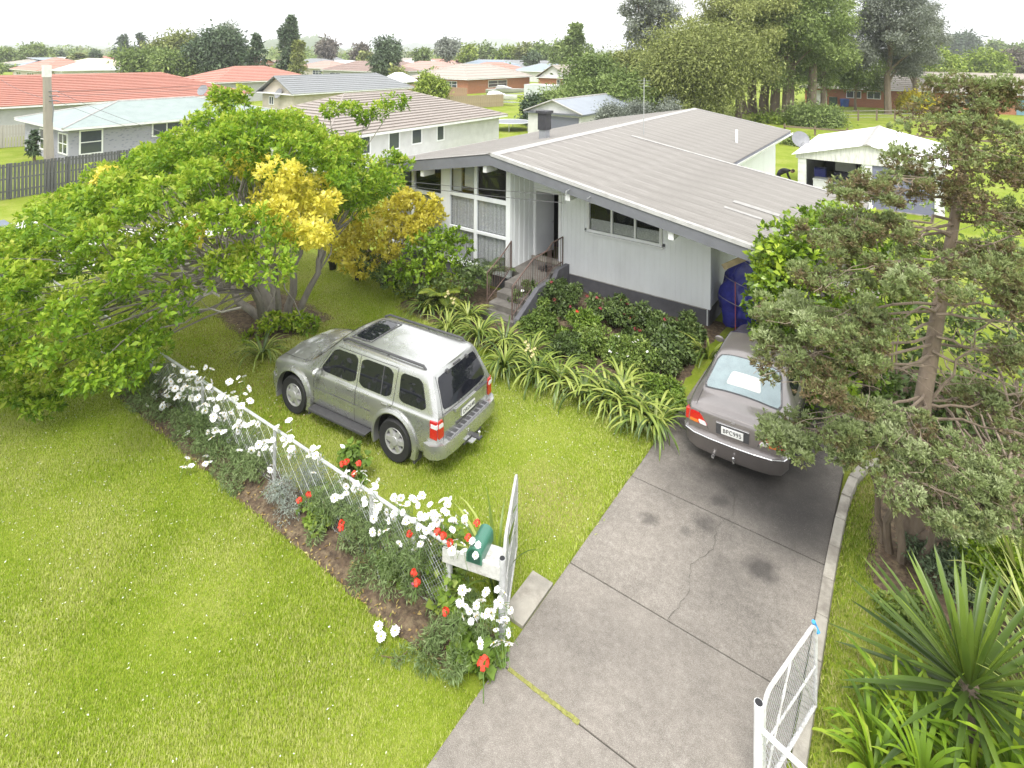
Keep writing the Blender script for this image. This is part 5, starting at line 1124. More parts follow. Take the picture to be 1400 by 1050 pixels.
for i, (u, v, h, lab) in enumerate(((455, 368, .35, 'black nursery pot with a small plant beside the yellow shrub'), (490, 382, .32, 'black nursery pot under the golden shrub'), (525, 392, .34, 'black nursery pot holding a dark leafy plant'))):
    p = gz(u, v, 0); pt = empty('plant_pot', (p[0], p[1], 0), 0, lab, 'plant pot', 'pots along the lawn edge')
    k = MB(); k.lathe([(.11, 0), (.145, .26), (.165, .26), (.165, .30), (.15, .30), (.14, .25), (.01, .25)], 16); k.build('pot', POT, pt, smooth=True)
    me = foliage('plant', np.array([[0, 0, .42], [.08, .05, .5], [-.08, 0, .46]]), [.16, .13, .13], 160, .07, MIDL, .4); put('plant', me, pt)
# ---- strap-leaved clumps (each leaf its own piece)
STRAP = leafmat('strap_leaf', [(0, (.05, .09, .015)), (.4, (.13, .195, .028)), (.75, (.22, .29, .045)), (1, (.34, .39, .09))], .42, .2, pscale=1.5, spec=.5)
def leaf_variants(name, m, n, ln, wd, lift, curl, seg=7, seed=1):
    r_ = np.random.default_rng(seed); out = []
    for i in range(n):
        V, F = blade_arrays(1, np.zeros((1, 3)), np.zeros(1), np.array([ln * r_.uniform(.75, 1.2)]), np.array([wd * r_.uniform(.8, 1.2)]), np.array([r_.uniform(*lift)]), np.array([r_.uniform(*curl)]), seg)
        out.append(mesh_np(name, V, F, m, rnd=np.full(len(V), r_.random()), smooth=True))
    return out
SV = leaf_variants('strap_leaf', STRAP, 16, 1.0, .046, (.95, 1.45), (1.9, 3.0), 8)
def strap_plant(x, y, n, sc, label, group=None, var=SV, z=0.0, name='strap_leaf_plant', spread=.10):
    root = empty(name, (x, y, z), 0, label, 'plant', group)
    for i in range(n):
        a = random.uniform(0, 6.283); rr_ = random.uniform(0, spread)
        o = put('leaf', var[random.randrange(len(var))], root, (math.cos(a) * rr_, math.sin(a) * rr_, 0), (random.uniform(-.15, .15), random.uniform(-.25, .25), a), sc * random.uniform(.7, 1.15))
    return root
row = [(585, 428, .95), (612, 425, .9), (640, 440, .9), (612, 455, .85), (655, 465, .95), (690, 478, .95), (725, 492, 1.0), (690, 508, .95), (735, 520, 1.0), (765, 528, 1.05), (800, 545, 1.0), (835, 560, 1.05), (868, 575, 1.1), (895, 590, 1.0), (850, 545, .95)]
for i, (u, v, s_) in enumerate(row):
    p = gz(u, v, 0); strap_plant(p[0], p[1], 84, s_ * .98, 'arching strap-leaved clump in the row between lawn and rose bed', 'strap-leaved row')
p = gz(968, 490, 0); strap_plant(p[0], p[1], 36, .95, 'strap-leaved clump at the house corner by the blue tarpaulin')
p = gz(345, 500, 0); o = strap_plant(p[0] - .1, p[1] + .3, 50, .9, 'dark strap-leaved clump at the foot of the spreading tree in front of the silver car')
p = gz(395, 455, 0); strap_plant(p[0], p[1] + .2, 30, .8, 'strap-leaved clump beside the tree trunks')
p = gz(705, 800, 0); strap_plant(-4.62, 6.25, 26, 1.0, 'tall strap-leaved clump growing through the folded gate leaf', None, leaf_variants('gate_strap', STRAP, 8, 1.15, .04, (1.15, 1.5), (.4, 1.8), seed=4))
for (u, v, w) in ((612, 405, .4), (620, 415, .3), (720, 478, .3), (728, 487, .3)):
    p = gz(u, v, .7)
    k = MB(); k.tube([(0, 0, 0), (.02, 0, .45), (0, .03, .78)], .008, 4); o = k.build('lily_stalk', MATS['stem_green'], None, loc=(p[0], p[1], 0)); tag(o, 'pale yellow lily spike among the strap-leaved clumps', 'flower', 'lily spikes')
    for j in range(4): put('flower', YEL[0], o, (random.uniform(-.06, .06), random.uniform(-.06, .06), .70 + .05 * j), None, .9)
# ---- palms by the steps
PALM = leafmat('palm_frond', [(0, (.09, .12, .02)), (.5, (.18, .24, .03)), (1, (.36, .40, .06))], .45, .25, pscale=2)
def palm(x, y, z0, fronds, ln, label, m=PALM, trunk=None, name='palm', lw=.016):
    root = empty(name, (x, y, 0), 0, label, 'palm')
    for i in range(fronds):
        a = 6.283 * i / fronds + random.uniform(-.3, .3); l = ln * random.uniform(.8, 1.15); lift = random.uniform(.5, 1.35); seg = 12
        P = []; D = []; pos = np.array([0, 0, z0]); pts = [tuple(pos)]
        for s_ in range(seg):
            e = lift - 1.5 * (s_ / seg) ** 1.3; dr = np.array([math.cos(a) * math.cos(e), math.sin(a) * math.cos(e), math.sin(e)]); pos = pos + dr * l / seg; pts.append(tuple(pos))
            for t in (0, .5):
                for sd_ in (1, -1):
                    side = np.array([-math.sin(a), math.cos(a), 0]) * sd_; P.append(pos + dr * l / seg * t); D.append(side * .8 + dr * .7 + np.array([0, 0, -.25]))
        P, D = np.array(P), np.array(D); L2 = ln * .36 * np.sin(np.linspace(.25, 2.9, len(P)))
        V, F = leaf_arrays(P, D, np.tile([0, 0, 1.], (len(P), 1)), L2, lw, .04); me = mesh_np('frond', V, F, m, rnd=np.full(len(V), random.random())); put('frond', me, root)
        k = MB(); k.tube(pts, .006, 4); k.build('frond_stem', MATS['stem_green'], root)
    k = MB(); k.tube([(0, 0, -.05), (0, 0, z0)], [.05, .03], 8); k.build('trunk', BARKB, root)
    return root
p = gz(668, 392, 0); palm(-10.95, 14.15, .45, 11, .85, 'small dark-fronded palm beside the porch handrail', DKL, lw=.03)
p = gz(600, 420, .2); palm(p[0], p[1] + .1, .35, 12, .75, 'young yellow-green palm among the strap-leaved clumps', lw=.03)
# ---- rose and mixed bed in front of the wall
for i, (u, v, h, rd, m, lab, fl) in enumerate((
        (735, 455, .85, .45, MIDL, 'rose bush beside the porch side wall', None), (795, 462, .8, .38, GERLEAF, 'lime-green soft-leaved shrub in the rose bed', 'geranium_red'), (770, 430, 1.0, .5, DKL, 'dark rose bush with red heads by the porch', 'petal_dark_red'),
        (835, 448, .95, .5, DKL, 'dark rose bush with dull red blooms against the grey foundation', 'petal_dark_red'), (890, 462, .85, .5, DKL, 'dark bush with rusty new growth under the white wall', 'petal_dark_red'), (820, 492, .75, .45, MIDL, 'mid-green leafy bush in the middle of the rose bed', None),
        (870, 502, .8, .45, MIDL, 'green bush dotted with tiny white flowers', 'petal_white'), (915, 500, .9, .5, DKL, 'tall dark green bush at the drive end of the rose bed', None), (935, 470, .8, .42, DKL, 'dark green bush under the wall corner', None), (775, 490, .6, .35, DKL, 'dark low bush behind the strap-leaved clumps', 'petal_pink'), (720, 425, .9, .35, DKL, 'dark bush against the porch with a white bloom', 'petal_white'),
        (905, 545, .35, .4, GERLEAF, 'low bright green ground plant by the drive edge', None))):
    p = gz(u, v, 0); o, C = bush('rose_bush' if 'rose bush' in lab else 'garden_bush', p[0], p[1], h * 1.05, rd, 330, .075, m, lab, 'shrub', None, .45, 18, upness=.4)
    if fl:
        src = {'geranium_red': GERA, 'petal_dark_red': DKRED, 'petal_white': DAISY, 'petal_pink': PINK}[fl]
        nf = 14 if (fl == 'petal_white' and u == 870) else (9 if fl == 'petal_dark_red' else 1)
        for j in range(nf):
            c = C[random.randrange(len(C))]; put('flower', src[j % len(src)], o, (c[0] - p[0] + random.uniform(-.15, .15), c[1] - p[1] - random.uniform(.0, .2), c[2] + rd * .36), (.4, 0, random.uniform(0, 6)), .55 if nf == 14 else 1.1)

# ---- conifer by the drive
CONF = leafmat('conifer_spray', [(0, (.17, .125, .07)), (.22, (.25, .195, .10)), (.38, (.22, .235, .09)), (.6, (.26, .325, .12)), (.85, (.35, .42, .19)), (1, (.45, .50, .28))], .6, .3, pscale=.9)
pads = [(1330, 140, 9.2, 45, 25, -.08), (1290, 165, 9, 50, 28, -.14), (1370, 180, 9, 50, 30, -.15), (1330, 200, 8.6, 55, 28, -.12), (1270, 215, 8.6, 50, 25, -.1), (1385, 235, 8.6, 45, 30, -.15), (1230, 245, 8.2, 60, 22, -.1), (1180, 262, 8.2, 40, 18, -.08), (1300, 260, 8.6, 50, 25, -.18), (1360, 290, 8.6, 50, 30, -.14),
        (1170, 300, 8.2, 50, 20, -.05), (1130, 325, 8, 40, 18, 0), (1220, 320, 7.8, 50, 18, -.1), (1280, 340, 9.2, 50, 20, .02), (1370, 345, 8.2, 45, 25, .05), (1210, 365, 7.6, 60, 20, .08), (1140, 380, 7.8, 60, 22, .08), (1270, 385, 7.6, 50, 20, .06), (1335, 370, 7.8, 40, 20, 0), (1385, 400, 7.8, 40, 22, -.05),
        (1085, 425, 8.2, 45, 22, .16), (1110, 440, 7.6, 55, 25, .12), (1160, 470, 7.6, 50, 25, .08), (1072, 475, 7.8, 45, 22, -.02), (1090, 500, 7.6, 60, 22, -.14), (1150, 520, 7.6, 55, 22, -.06), (1200, 440, 7.8, 40, 20, .08),
        (1098, 594, 8.1, 50, 26, .26), (1066, 590, 8.1, 26, 16, .22), (1150, 565, 8, 60, 25, .16), (1210, 575, 7.8, 60, 25, .16), (1260, 600, 7.6, 60, 28, .2), (1310, 640, 7.4, 55, 25, .26), (1260, 660, 7.4, 60, 25, .28), (1340, 690, 7.4, 50, 22, .22), (1300, 705, 7.4, 40, 18, .18), (1370, 640, 7.8, 50, 30, .1), (1385, 560, 8.4, 45, 26, .0), (1340, 540, 8.8, 40, 22, -.08), (1385, 480, 8.4, 40, 22, -.12), (1430, 300, 8.6, 50, 30, -.1), (1440, 420, 8.4, 50, 30, 0), (1440, 600, 8, 50, 30, .1), (1200, 610, 7.7, 40, 18, .2), (1350, 120, 9.3, 35, 20, -.02), (1310, 115, 9.3, 30, 16, -.05)]
cr_ = np.random.default_rng(5); base = np.array([-.13, 10.4, 0]); con = empty('conifer', base, 0, 'tall leaning conifer with layered brown-green pads beside the drive', 'tree')
CP, RP, BI = [], [], []
for (u, v, t, ru, rv, b) in pads:
    sc = FPX / t; c = gd(u, v, t); R1 = ru / sc; R2 = rv / sc
    for j in range(13):
        a = cr_.uniform(0, 6.283); q = cr_.random() ** .5 * R1
        CP.append(c + np.array([math.cos(a) * q, math.sin(a) * q, cr_.normal() * R2 * .32 - q * .08])); RP.append(cr_.uniform(.10, .19) * (1 + .4 * (t > 8.5))); BI.append(b)
CP, RP, BI = np.array(CP), np.array(RP), np.array(BI)
P, d = clump_points(CP, RP, 34, .7, .3, cr_); nl = 9; m = len(P) * nl
A = unit(d + np.array([0, 0, .8]) + rdir(len(P), cr_) * .5); Pn = np.repeat(P, nl, 0); s_ = unit(np.repeat(A, nl, 0) + rdir(m, cr_) * .9)
Ln = .056 * cr_.uniform(.6, 1.3, m); V, F = leaf_arrays(Pn + rdir(m, cr_) * .012, s_, rdir(m, cr_), Ln, Ln * .30, .1)
q = .555 + np.repeat(np.repeat(BI, 34) + .26 * d[:, 2] + .06 * cr_.normal(size=len(P)), nl) + np.repeat(np.repeat(.12 * cr_.normal(size=len(CP)), 34), nl) + .06 * cr_.normal(size=m)
put('foliage', mesh_np('foliage', V - base, F, CONF, rnd=np.repeat(q.clip(0, 1), 4)), con)
tk = MB(); top = Vector(gd(1335, 118, 9.1) - base); mid1 = Vector(gd(1262, 545, 8.75) - base); mid2 = Vector(gd(1300, 330, 8.9) - base)
tk.tube([(0, 0, -.1), (.02, .02, .8), mid1, mid2, top], [.17, .14, .115, .08, .02], 10)
for (dx, dy, u, v, t, r0) in ((-.25, -.1, 1215, 640, 8.2, .06), (-.35, .05, 1190, 640, 8.4, .05), (-.12, -.2, 1235, 620, 8.1, .06), (.1, -.15, 1290, 690, 7.9, .05)):
    limb(tk, (dx, dy, -.05), Vector(gd(u, v, t) - base), r0, r0 * .6, .1, 7, 5, rr)
limb(tk, (.02, -.05, .35), Vector(gd(1400, 720, 7.8) - base), .075, .04, .1, 8, 6, rr)
def trunk_at(z): 
    pts = [Vector((0, 0, 0)), Vector((.02, .02, .8)), mid1, mid2, top]
    for a, b in zip(pts, pts[1:]):
        if a.z <= z <= b.z: return a.lerp(b, (z - a.z) / (b.z - a.z))
    return top if z > top.z else pts[0]
ends = []
for (u, v, t, ru, rv, b) in pads:
    c = Vector(gd(u, v, t) - base); a = trunk_at(max(.5, c.z - .1 * (c.xy - trunk_at(c.z).xy).length)); pts = limb(tk, a, c, 0.024, .008, .14, 6, 6, rr); ends.append((pts, ru * t / FPX, c))
tk.build('trunk', BARKB, con, smooth=True)
tk = MB()
for pts, R1, c in ends:
    for j in range(11):
        p = pts[rr.choice((3, 4, 5, 6))]; e = c + Vector((rr.uniform(-1, 1) * R1, rr.uniform(-1, 1) * R1, rr.uniform(-.10, .06))); limb(tk, p, e, .009, .003, .2, 4, 4, rr)
for (u0, v0, u1, v1) in ((1275, 545, 1355, 440), (1280, 430, 1400, 440), (1285, 400, 1400, 385), (1262, 500, 1160, 495), (1290, 350, 1395, 320), (1280, 460, 1400, 500), (1275, 480, 1390, 530), (1350, 470, 1400, 610), (1300, 320, 1220, 300), (1390, 520, 1400, 640)):
    a, b = Vector(gd(u0, v0, 8.7) - base), Vector(gd(u1, v1, 8.2) - base); pts = limb(tk, a, b, .024, .008, .12, 5, 6, rr)
    for p in pts[1:]:
        for j in range(3): limb(tk, p, p + Vector((rr.uniform(-.5, .5), rr.uniform(-.4, .4), rr.uniform(-.2, .35))), .007, .003, .2, 4, 3, rr)
tk.build('bare_twigs', mat('conifer_twig', (.24, .19, .145), .9, .3, 12), con)
# ---- glossy broadleaf shrub behind it and dark fill
GLOS = leafmat('glossy_leaf', [(0, (.05, .095, .015)), (.35, (.14, .24, .02)), (.65, (.30, .43, .03)), (.88, (.50, .60, .07)), (1, (.60, .66, .18))], .3, .3, pscale=.7, spec=.6)
gp_ = [(1050, 350, 12.6), (1085, 330, 12.8), (1120, 315, 13), (1160, 300, 13.2), (1030, 385, 12.4), (1070, 380, 12.3), (1110, 360, 12.5), (1150, 345, 12.8), (1195, 320, 13), (1035, 420, 12.3), (1080, 420, 12), (1030, 460, 12.3), (1065, 470, 12), (1045, 500, 12.2), (1085, 510, 12), (1120, 400, 12.2), (1160, 390, 12.4), (1200, 370, 12.7), (1130, 440, 12), (1170, 430, 12.1), (1210, 420, 12.3), (1120, 490, 11.8), (1160, 480, 11.8), (1060, 530, 12), (1100, 545, 11.8), (1225, 340, 13), (1240, 390, 12.7), (1140, 530, 11.6), (1180, 520, 11.7), (1022, 395, 12.5), (1020, 440, 12.4), (1035, 365, 12.6), (1065, 345, 12.7), (1018, 415, 12.45), (1025, 480, 12.3), (1040, 355, 12.6), (1060, 330, 12.8), (1100, 310, 13), (1135, 300, 13.2)]
shrub('broadleaf_shrub', [gd(u + (30 if u < 1050 else 8 if u < 1090 else 0), v, t) for u, v, t in gp_], .46, 52, 8, .112, GLOS, 'glossy lime-tipped broadleaf shrub at the carport mouth behind the conifer', 'shrub', (-.6, 14.2, 0), .52, .85, up=.3, trad=.16)
gp_ = [(1230, 480, 12.5), (1280, 450, 12.8), (1330, 470, 12.5), (1380, 500, 12), (1260, 520, 12), (1310, 540, 11.8), (1360, 560, 11.6), (1230, 560, 11.6), (1280, 600, 11.2), (1340, 620, 11), (1390, 600, 11), (1210, 530, 11.8), (1300, 420, 13.2), (1370, 420, 13), (1400, 660, 10.5), (1180, 570, 11.4), (1250, 430, 13), (1400, 440, 12.6), (1330, 580, 11.4), (1250, 590, 11.3)]
shrub('dark_hedge_shrub', [gd(*g) for g in gp_], .6, 34, 7, .13, DKL, 'dark green broadleaf shrub filling the gap behind the conifer trunk', 'shrub', (1.2, 13.2, 0), .5, .85)
gp_ = [(1250, 300, 16), (1300, 380, 15), (1360, 330, 16), (1400, 290, 17), (1240, 350, 15), (1330, 290, 17), (1390, 370, 15)]
shrub('olive_shrub', [gd(*g) for g in gp_], .75, 26, 6, .12, MIDL, 'loose mid-green shrub glimpsed through the conifer crown', 'shrub', (3.0, 18, 0), .5)
# ---- yucca, flax and lilies in the near corner
YUC = leafmat('yucca_leaf', [(0, (.035, .065, .015)), (.5, (.085, .14, .025)), (.85, (.16, .235, .035)), (1, (.30, .40, .05))], .35, .2, pscale=1.2, spec=.5)
yp = gz(1325, 930, .62)
yu = empty('yucca', (yp[0], yp[1], 0), 0, 'spiky green yucca rosette in the corner bed', 'plant')
for i in range(86):
    a = i * 2.39996 + random.uniform(-.1, .1); f = i / 86; lift = 1.45 - 1.75 * f + random.uniform(-.08, .08)
    V, F = blade_arrays(1, np.array([[.05 * math.cos(a), .05 * math.sin(a), .62 - .14 * f]]), np.array([a]), np.array([(.90 + .38 * math.sin(min(1, f * 1.5) * 1.57)) * random.uniform(.88, 1.08)]), np.array([.062 * random.uniform(.85, 1.15)]), np.array([lift]), np.array([random.uniform(.02, .18)]), 6, .35)
    put('leaf', mesh_np('leaf', V, F, YUC, rnd=np.full(len(V), min(1, max(0, .85 - .55 * f + random.uniform(-.15, .15)))), smooth=True), yu)
k = MB(); k.tube([(0, 0, -.1), (0, 0, .62)], [.11, .09], 10); k.build('trunk', BARKB, yu)
FLAX = leafmat('flax_leaf', [(0, (.12, .18, .03)), (.5, (.26, .33, .07)), (1, (.50, .52, .18))], .4, .2, pscale=2)
FV = leaf_variants('flax_leaf', FLAX, 10, 1.25, .04, (.75, 1.45), (.2, .9), seed=9); LV = leaf_variants('lily_leaf', HIB, 10, .8, .055, (.9, 1.45), (.9, 2.2), seed=12)
for u, v, n, lab in ((1430, 890, 60, 'striped flax clump beside the yucca'), (1440, 1000, 54, 'striped flax clump below the yucca at the fence'), (1400, 800, 44, 'striped flax clump behind the yucca under the conifer')): 
    p = gz(u, v, .1); strap_plant(p[0], p[1], n, 1.0, lab, None, FV, name='flax_plant')
for u, v, n, sc, lab in ((1195, 1060, 34, .8, 'broad-leaved lily clump at the verge edge by the gate'), (1260, 1085, 40, .9, 'broad-leaved lily clump against the side fence rail'), (1330, 1075, 40, .95, 'broad-leaved lily clump in front of the yucca'), (1230, 1000, 34, .85, 'broad-leaved lily clump left of the yucca foot'), (1190, 1015, 28, .7, 'small broad-leaved lily clump out on the verge grass'), (1285, 1010, 34, .9, 'broad-leaved lily clump tucked under the yucca leaves'), (1390, 1080, 36, 1.0, 'broad-leaved lily clump beside the striped flax')):
    p = gz(u, v, 0); strap_plant(p[0], p[1], n, sc, lab, None, LV, name='lily_clump')
BLUEL = leafmat('blue_green_leaf', [(0, (.05, .085, .04)), (.5, (.11, .16, .08)), (1, (.19, .25, .13))], .6, .15, pscale=2)
p = gz(1290, 800, 0); bush('blue_green_shrub', p[0], p[1], .5, .42, 260, .05, BLUEL, 'low blue-green shrub between conifer and yucca', 'shrub', None, .4, 16)
p = gz(1380, 800, 0); bush('corner_bush', p[0], p[1], .6, .5, 260, .09, HIB, 'bright green bush behind the flax by the conifer', 'shrub', None, .4, 16)
p = gz(1255, 850, 0); bush('low_weed', p[0] - .15, p[1], .22, .25, 120, .06, MIDL, 'low weedy plant at the conifer bed edge', 'plant', None, .5, 9)
# ================================================================== NEIGHBOURING AND FAR BUILDINGS
def wallmat(name, col, dirt=None): return mat(name, col, .75, .08, 2, dirt=dirt, dscale=1.2)
def speckle_brick():
    m, t, b = nodes('lavender_speckled_brick'); g = t.nodes.new('ShaderNodeTexCoord'); v = t.nodes.new('ShaderNodeTexVoronoi'); v.inputs['Scale'].default_value = 3.2
    mpn = t.nodes.new('ShaderNodeMapping'); mpn.inputs['Scale'].default_value = (1, 1, 2.2); t.links.new(g.outputs['Object'], mpn.inputs[0]); t.links.new(mpn.outputs[0], v.inputs['Vector'])
    r = rampnode(t, [(.20, (.11, .11, .17)), (.30, (.30, .30, .37))]); t.links.new(v.outputs['Distance'], r.inputs[0]); n = noise(t, 2, 4)
    t.links.new(mixc(t, r.outputs[0], (.33, .33, .38), n.outputs['Fac']), b.inputs['Base Color']); b.inputs['Roughness'].default_value = .85; return m
def tilemat(name, a, b_, scale=5):
    m, t, b = nodes(name); n = noise(t, scale, 5, .7); n2 = noise(t, .6, 4); r = rampnode(t, [(.3, a), (.7, b_)]); t.links.new(n.outputs['Fac'], r.inputs[0])
    out = mixc(t, r.outputs[0], tuple(min(1, c * 1.25) for c in b_), n2.outputs['Fac']); out = mixc(t, r.outputs[0], out, .5)
    t.links.new(out, b.inputs['Base Color']); b.inputs['Roughness'].default_value = .75; return m
BRICK = mat('red_brick', (.36, .155, .085), .85, .25, 18, dirt=(.26, .12, .08), dscale=5)
REDT = tilemat('red_roof_tile', (.32, .14, .105), (.41, .20, .155)); BROWNT = tilemat('brown_roof_tile', (.19, .165, .148), (.30, .265, .238)); BEIGET = tilemat('beige_roof_tile', (.25, .22, .19), (.33, .295, .255)); GREYT = tilemat('grey_roof_tile', (.17, .178, .183), (.22, .228, .234)); PINKT = tilemat('pinkish_roof_tile', (.30, .185, .15), (.38, .25, .21)); DKBRT = tilemat('dark_brown_roof_tile', (.17, .115, .095), (.24, .17, .145))
GREENM = mat('pale_green_roof_metal', (.235, .285, .27), .55, .08, 1.2, dirt=(.195, .24, .23)); WHITEM = mat('white_roof_metal', (.50, .51, .52), .5, .05, 1); BLUEM = mat('blue_grey_roof_metal', (.22, .27, .32), .5, .08, 1); SLATEM = mat('slate_roof_metal', (.23, .255, .29), .5, .08, 1)
CREAM = wallmat('cream_wall', (.47, .43, .36)); WHW = wallmat('far_white_wall', (.56, .56, .56)); GREYW = wallmat('grey_wall', (.42, .42, .43))
FGLASS = glassmat('far_glass', (.06, .07, .085), .06)
def strips(k, eL, eR, tL, tR, n, lift):
    """roof plane between eave edge and top edge laid as n overlapping courses"""
    eL, eR, tL, tR = map(Vector, (eL, eR, tL, tR)); nn = (eR - eL).cross(tL - eL).normalized()
    if nn.z < 0: nn = -nn
    for i in range(n):
        a, b = i / n, (i + 1) / n; l0, r0, l1, r1 = eL.lerp(tL, a), eR.lerp(tR, a), eL.lerp(tL, b), eR.lerp(tR, b)
        k.add([l0 + nn * lift, r0 + nn * lift, r1 + nn * .004, l1 + nn * .004, l0, r0], [(0, 1, 2, 3), (4, 5, 1, 0)])
def house_(name, label, x0, x1, y0, y1, h, rise, wallm, roofm, ridge='y', hip=True, ov=.5, wins=(), n=1, lift=.0, hipf=1.0, hips=(1, 1), fascia=None, cat='house', group=None, doors=(), gablem=None):
    c = ((x0 + x1) / 2, (y0 + y1) / 2, 0); root = empty(name, c, 0, label, cat, group); inv = Matrix.Translation((-c[0], -c[1], 0))
    def P(o, par=None):
        o.parent = par or root
        if par is None: o.matrix_parent_inverse = inv
        return o
    P(bx('wall', wallm, None, x0, x1, y0, y1, -.1, h))
    ex0, ex1, ey0, ey1 = x0 - ov, x1 + ov, y0 - ov, y1 + ov; zt = h + rise; ze = h - .03
    k = MB()
    if ridge == 'y':
        xm = (ex0 + ex1) / 2; run = (ex1 - ex0) / 2 * hipf; ya, yb = ey0 + (run if hip and hips[0] else 0), ey1 - (run if hip and hips[1] else 0)
        A, B = (xm, ya, zt), (xm, yb, zt); planes = [((ex1, ey0, ze), (ex1, ey1, ze), A, B), ((ex0, ey0, ze), (ex0, ey1, ze), A, B)]; ends = [((ex0, ey0, ze), (ex1, ey0, ze), A), ((ex0, ey1, ze), (ex1, ey1, ze), B)]
    else:
        ym = (ey0 + ey1) / 2; run = (ey1 - ey0) / 2 * hipf; xa, xb = ex0 + (run if hip and hips[0] else 0), ex1 - (run if hip and hips[1] else 0)
        A, B = (xa, ym, zt), (xb, ym, zt); planes = [((ex0, ey0, ze), (ex1, ey0, ze), A, B), ((ex0, ey1, ze), (ex1, ey1, ze), A, B)]; ends = [((ex0, ey0, ze), (ex0, ey1, ze), A), ((ex1, ey0, ze), (ex1, ey1, ze), B)]
    for pl in planes: strips(k, *pl, n, lift)
    for e, hp_ in zip(ends, hips):
        if hip and hp_: strips(k, e[0], e[1], e[2], e[2], n, lift)
    rf = P(k.build('roof', roofm, None))
    for e, hp_, sgn in zip(ends, hips, (1, -1)):
        if not (hip and hp_):
            q = [Vector(v) for v in e]; ax = 1 if ridge == 'y' else 0; dlt = Vector((0, 0, 0)); dlt[ax] = sgn * (ov + .003)
            a, b, t = q[0] + dlt, q[1] + dlt, q[2] + dlt; ia = 1 - ax; s_ = ov / abs(b[ia] - a[ia])
            a2, b2 = a.lerp(b, s_), b.lerp(a, s_); a2.z = b2.z = h; t2 = t.copy(); t2.z -= .03; gm = MB(); gm.add([a2, b2, t2], [(0, 1, 2)]); P(gm.build('gable', gablem or wallm, None))
    k = MB(); f = .14
    for bb in ((ex0, ex1, ey0, ey0 + .03, h - .18, h - .035), (ex0, ex1, ey1 - .03, ey1, h - .18, h - .035), (ex1 - .03, ex1, ey0 + .03, ey1 - .03, h - .18, h - .035), (ex0, ex0 + .03, ey0 + .03, ey1 - .03, h - .18, h - .035)): k.box(*bb)
    k.box(ex0 + .04, ex1 - .04, ey0 + .04, ey1 - .04, h - .06, h - .045); P(k.build('fascia', fascia or WHITE, None))
    k = MB(); k.tube([A, B], .09, 6)
    for e, t, hp_ in ((ends[0], A, hips[0]), (ends[1], B, hips[1])):
        k.tube([e[0], t], .07, 6); k.tube([e[1], t], .07, 6)
    P(k.build('ridge_capping', TRIM if roofm in (GREENM, WHITEM, BLUEM, SLATEM) else roofm, None), rf)
    rf.matrix_parent_inverse = inv
    for (face, a, b, z0, z1, mul) in wins:
        k = MB(); g = MB(); fw_ = .09
        def bb(u0, u1, d0, d1, w0, w1, kk):
            if face == '+x': kk.box(x1 + d0, x1 + d1, u0, u1, w0, w1)
            elif face == '-x': kk.box(x0 - d1, x0 - d0, u0, u1, w0, w1)
            else: kk.box(u0, u1, y0 - d1, y0 - d0, w0, w1)
        bb(a, b, -.02, .05, z0, z0 + fw_, k); bb(a, b, -.02, .05, z1 - fw_, z1, k); bb(a, a + fw_, -.02, .05, z0 + fw_, z1 - fw_, k); bb(b - fw_, b, -.02, .05, z0 + fw_, z1 - fw_, k)
        for i in range(1, mul): m_ = a + (b - a) * i / mul; bb(m_ - .04, m_ + .04, -.02, .045, z0 + fw_, z1 - fw_, k)
        if z1 - z0 > 1.3: bb(a + fw_, b - fw_, .0, .04, (z0 + z1) / 2 - .03, (z0 + z1) / 2 + .03, k)
        w = P(k.build('window', WF, None)); bb(a + fw_, b - fw_, .005, .02, z0 + fw_, z1 - fw_, g); P(g.build('pane', FGLASS, None), w)
    for (face, a, b, z1, m_) in doors:
        k = MB()
        if face == '+x': k.box(x1, x1 + .05, a, b, 0, z1)
        else: k.box(a, b, y0 - .05, y0, 0, z1)
        P(k.build('door', m_, None))
    return root, P
house_('neighbour_house', 'lavender-grey speckled house under a pale green hipped metal roof', -53.5, -44.8, 13.7, 28, 2.4, 1.15, speckle_brick(), GREENM, wins=(('+x', 14.25, 15.6, .5, 2.13, 1), ('+x', 18.6, 21.6, 1.2, 2.2, 3), ('-y', -46.6, -44.95, .55, 1.95, 2), ('-y', -50.2, -49.1, .45, 1.95, 1)))
r0, P0 = house_('red_tile_house', 'long hipped house with orange-red tiled roof behind the utility pole', -75.5, -62.8, 7, 36, 2.6, 2.3, GREYW, REDT, n=17, lift=.09, wins=(('+x', 10, 14, 1.0, 2.2, 4), ('+x', 22.5, 24, 1.2, 2.2, 1), ('+x', 25, 28, 1.0, 2.2, 3)))
house_('red_tile_house', 'red-tiled house whose roof end shows over the pale green roof', -92, -81, 42, 58, 3.0, 2.0, GREYW, REDT, n=10, lift=.08)
house_('brown_tile_house', 'white weatherboard house with brown ridged tile roof next door', -37.6, -27.4, 20.5, 36.6, 2.55, 1.9, WHW, BROWNT, n=15, lift=.075, wins=(('+x', 29.4, 30.2, 1.25, 2.35, 1), ('+x', 27.0, 28.0, 1.3, 2.35, 1), ('+x', 25.0, 26.0, 1.2, 2.35, 1), ('+x', 22, 23.6, 1.2, 2.35, 2)))
brn = [o for o in bpy.data.objects if o.name == 'brown_tile_house'][0]
k = MB()
for i in range(15): k.add([(-27.384, 20.6, .1 + i * .158), (-27.384, 36.5, .1 + i * .158), (-27.397, 36.5, .258 + i * .158), (-27.397, 20.6, .258 + i * .158)], [(0, 1, 2, 3)])
wb = k.build('weatherboards', WHW, brn); wb.matrix_parent_inverse = Matrix.Translation((-brn.location.x, -brn.location.y, 0)); wb['kind'] = 'stuff'
for (x, y, z0) in ((-29.5, 28.5, 3.2), (-28.6, 24.5, 2.9)): k = MB(); k.tube([(x, y, z0), (x, y, z0 + .75)], .05, 8); o = k.build('vent_pipe', WHITE, brn); o.matrix_parent_inverse = Matrix.Translation((-brn.location.x, -brn.location.y, 0))
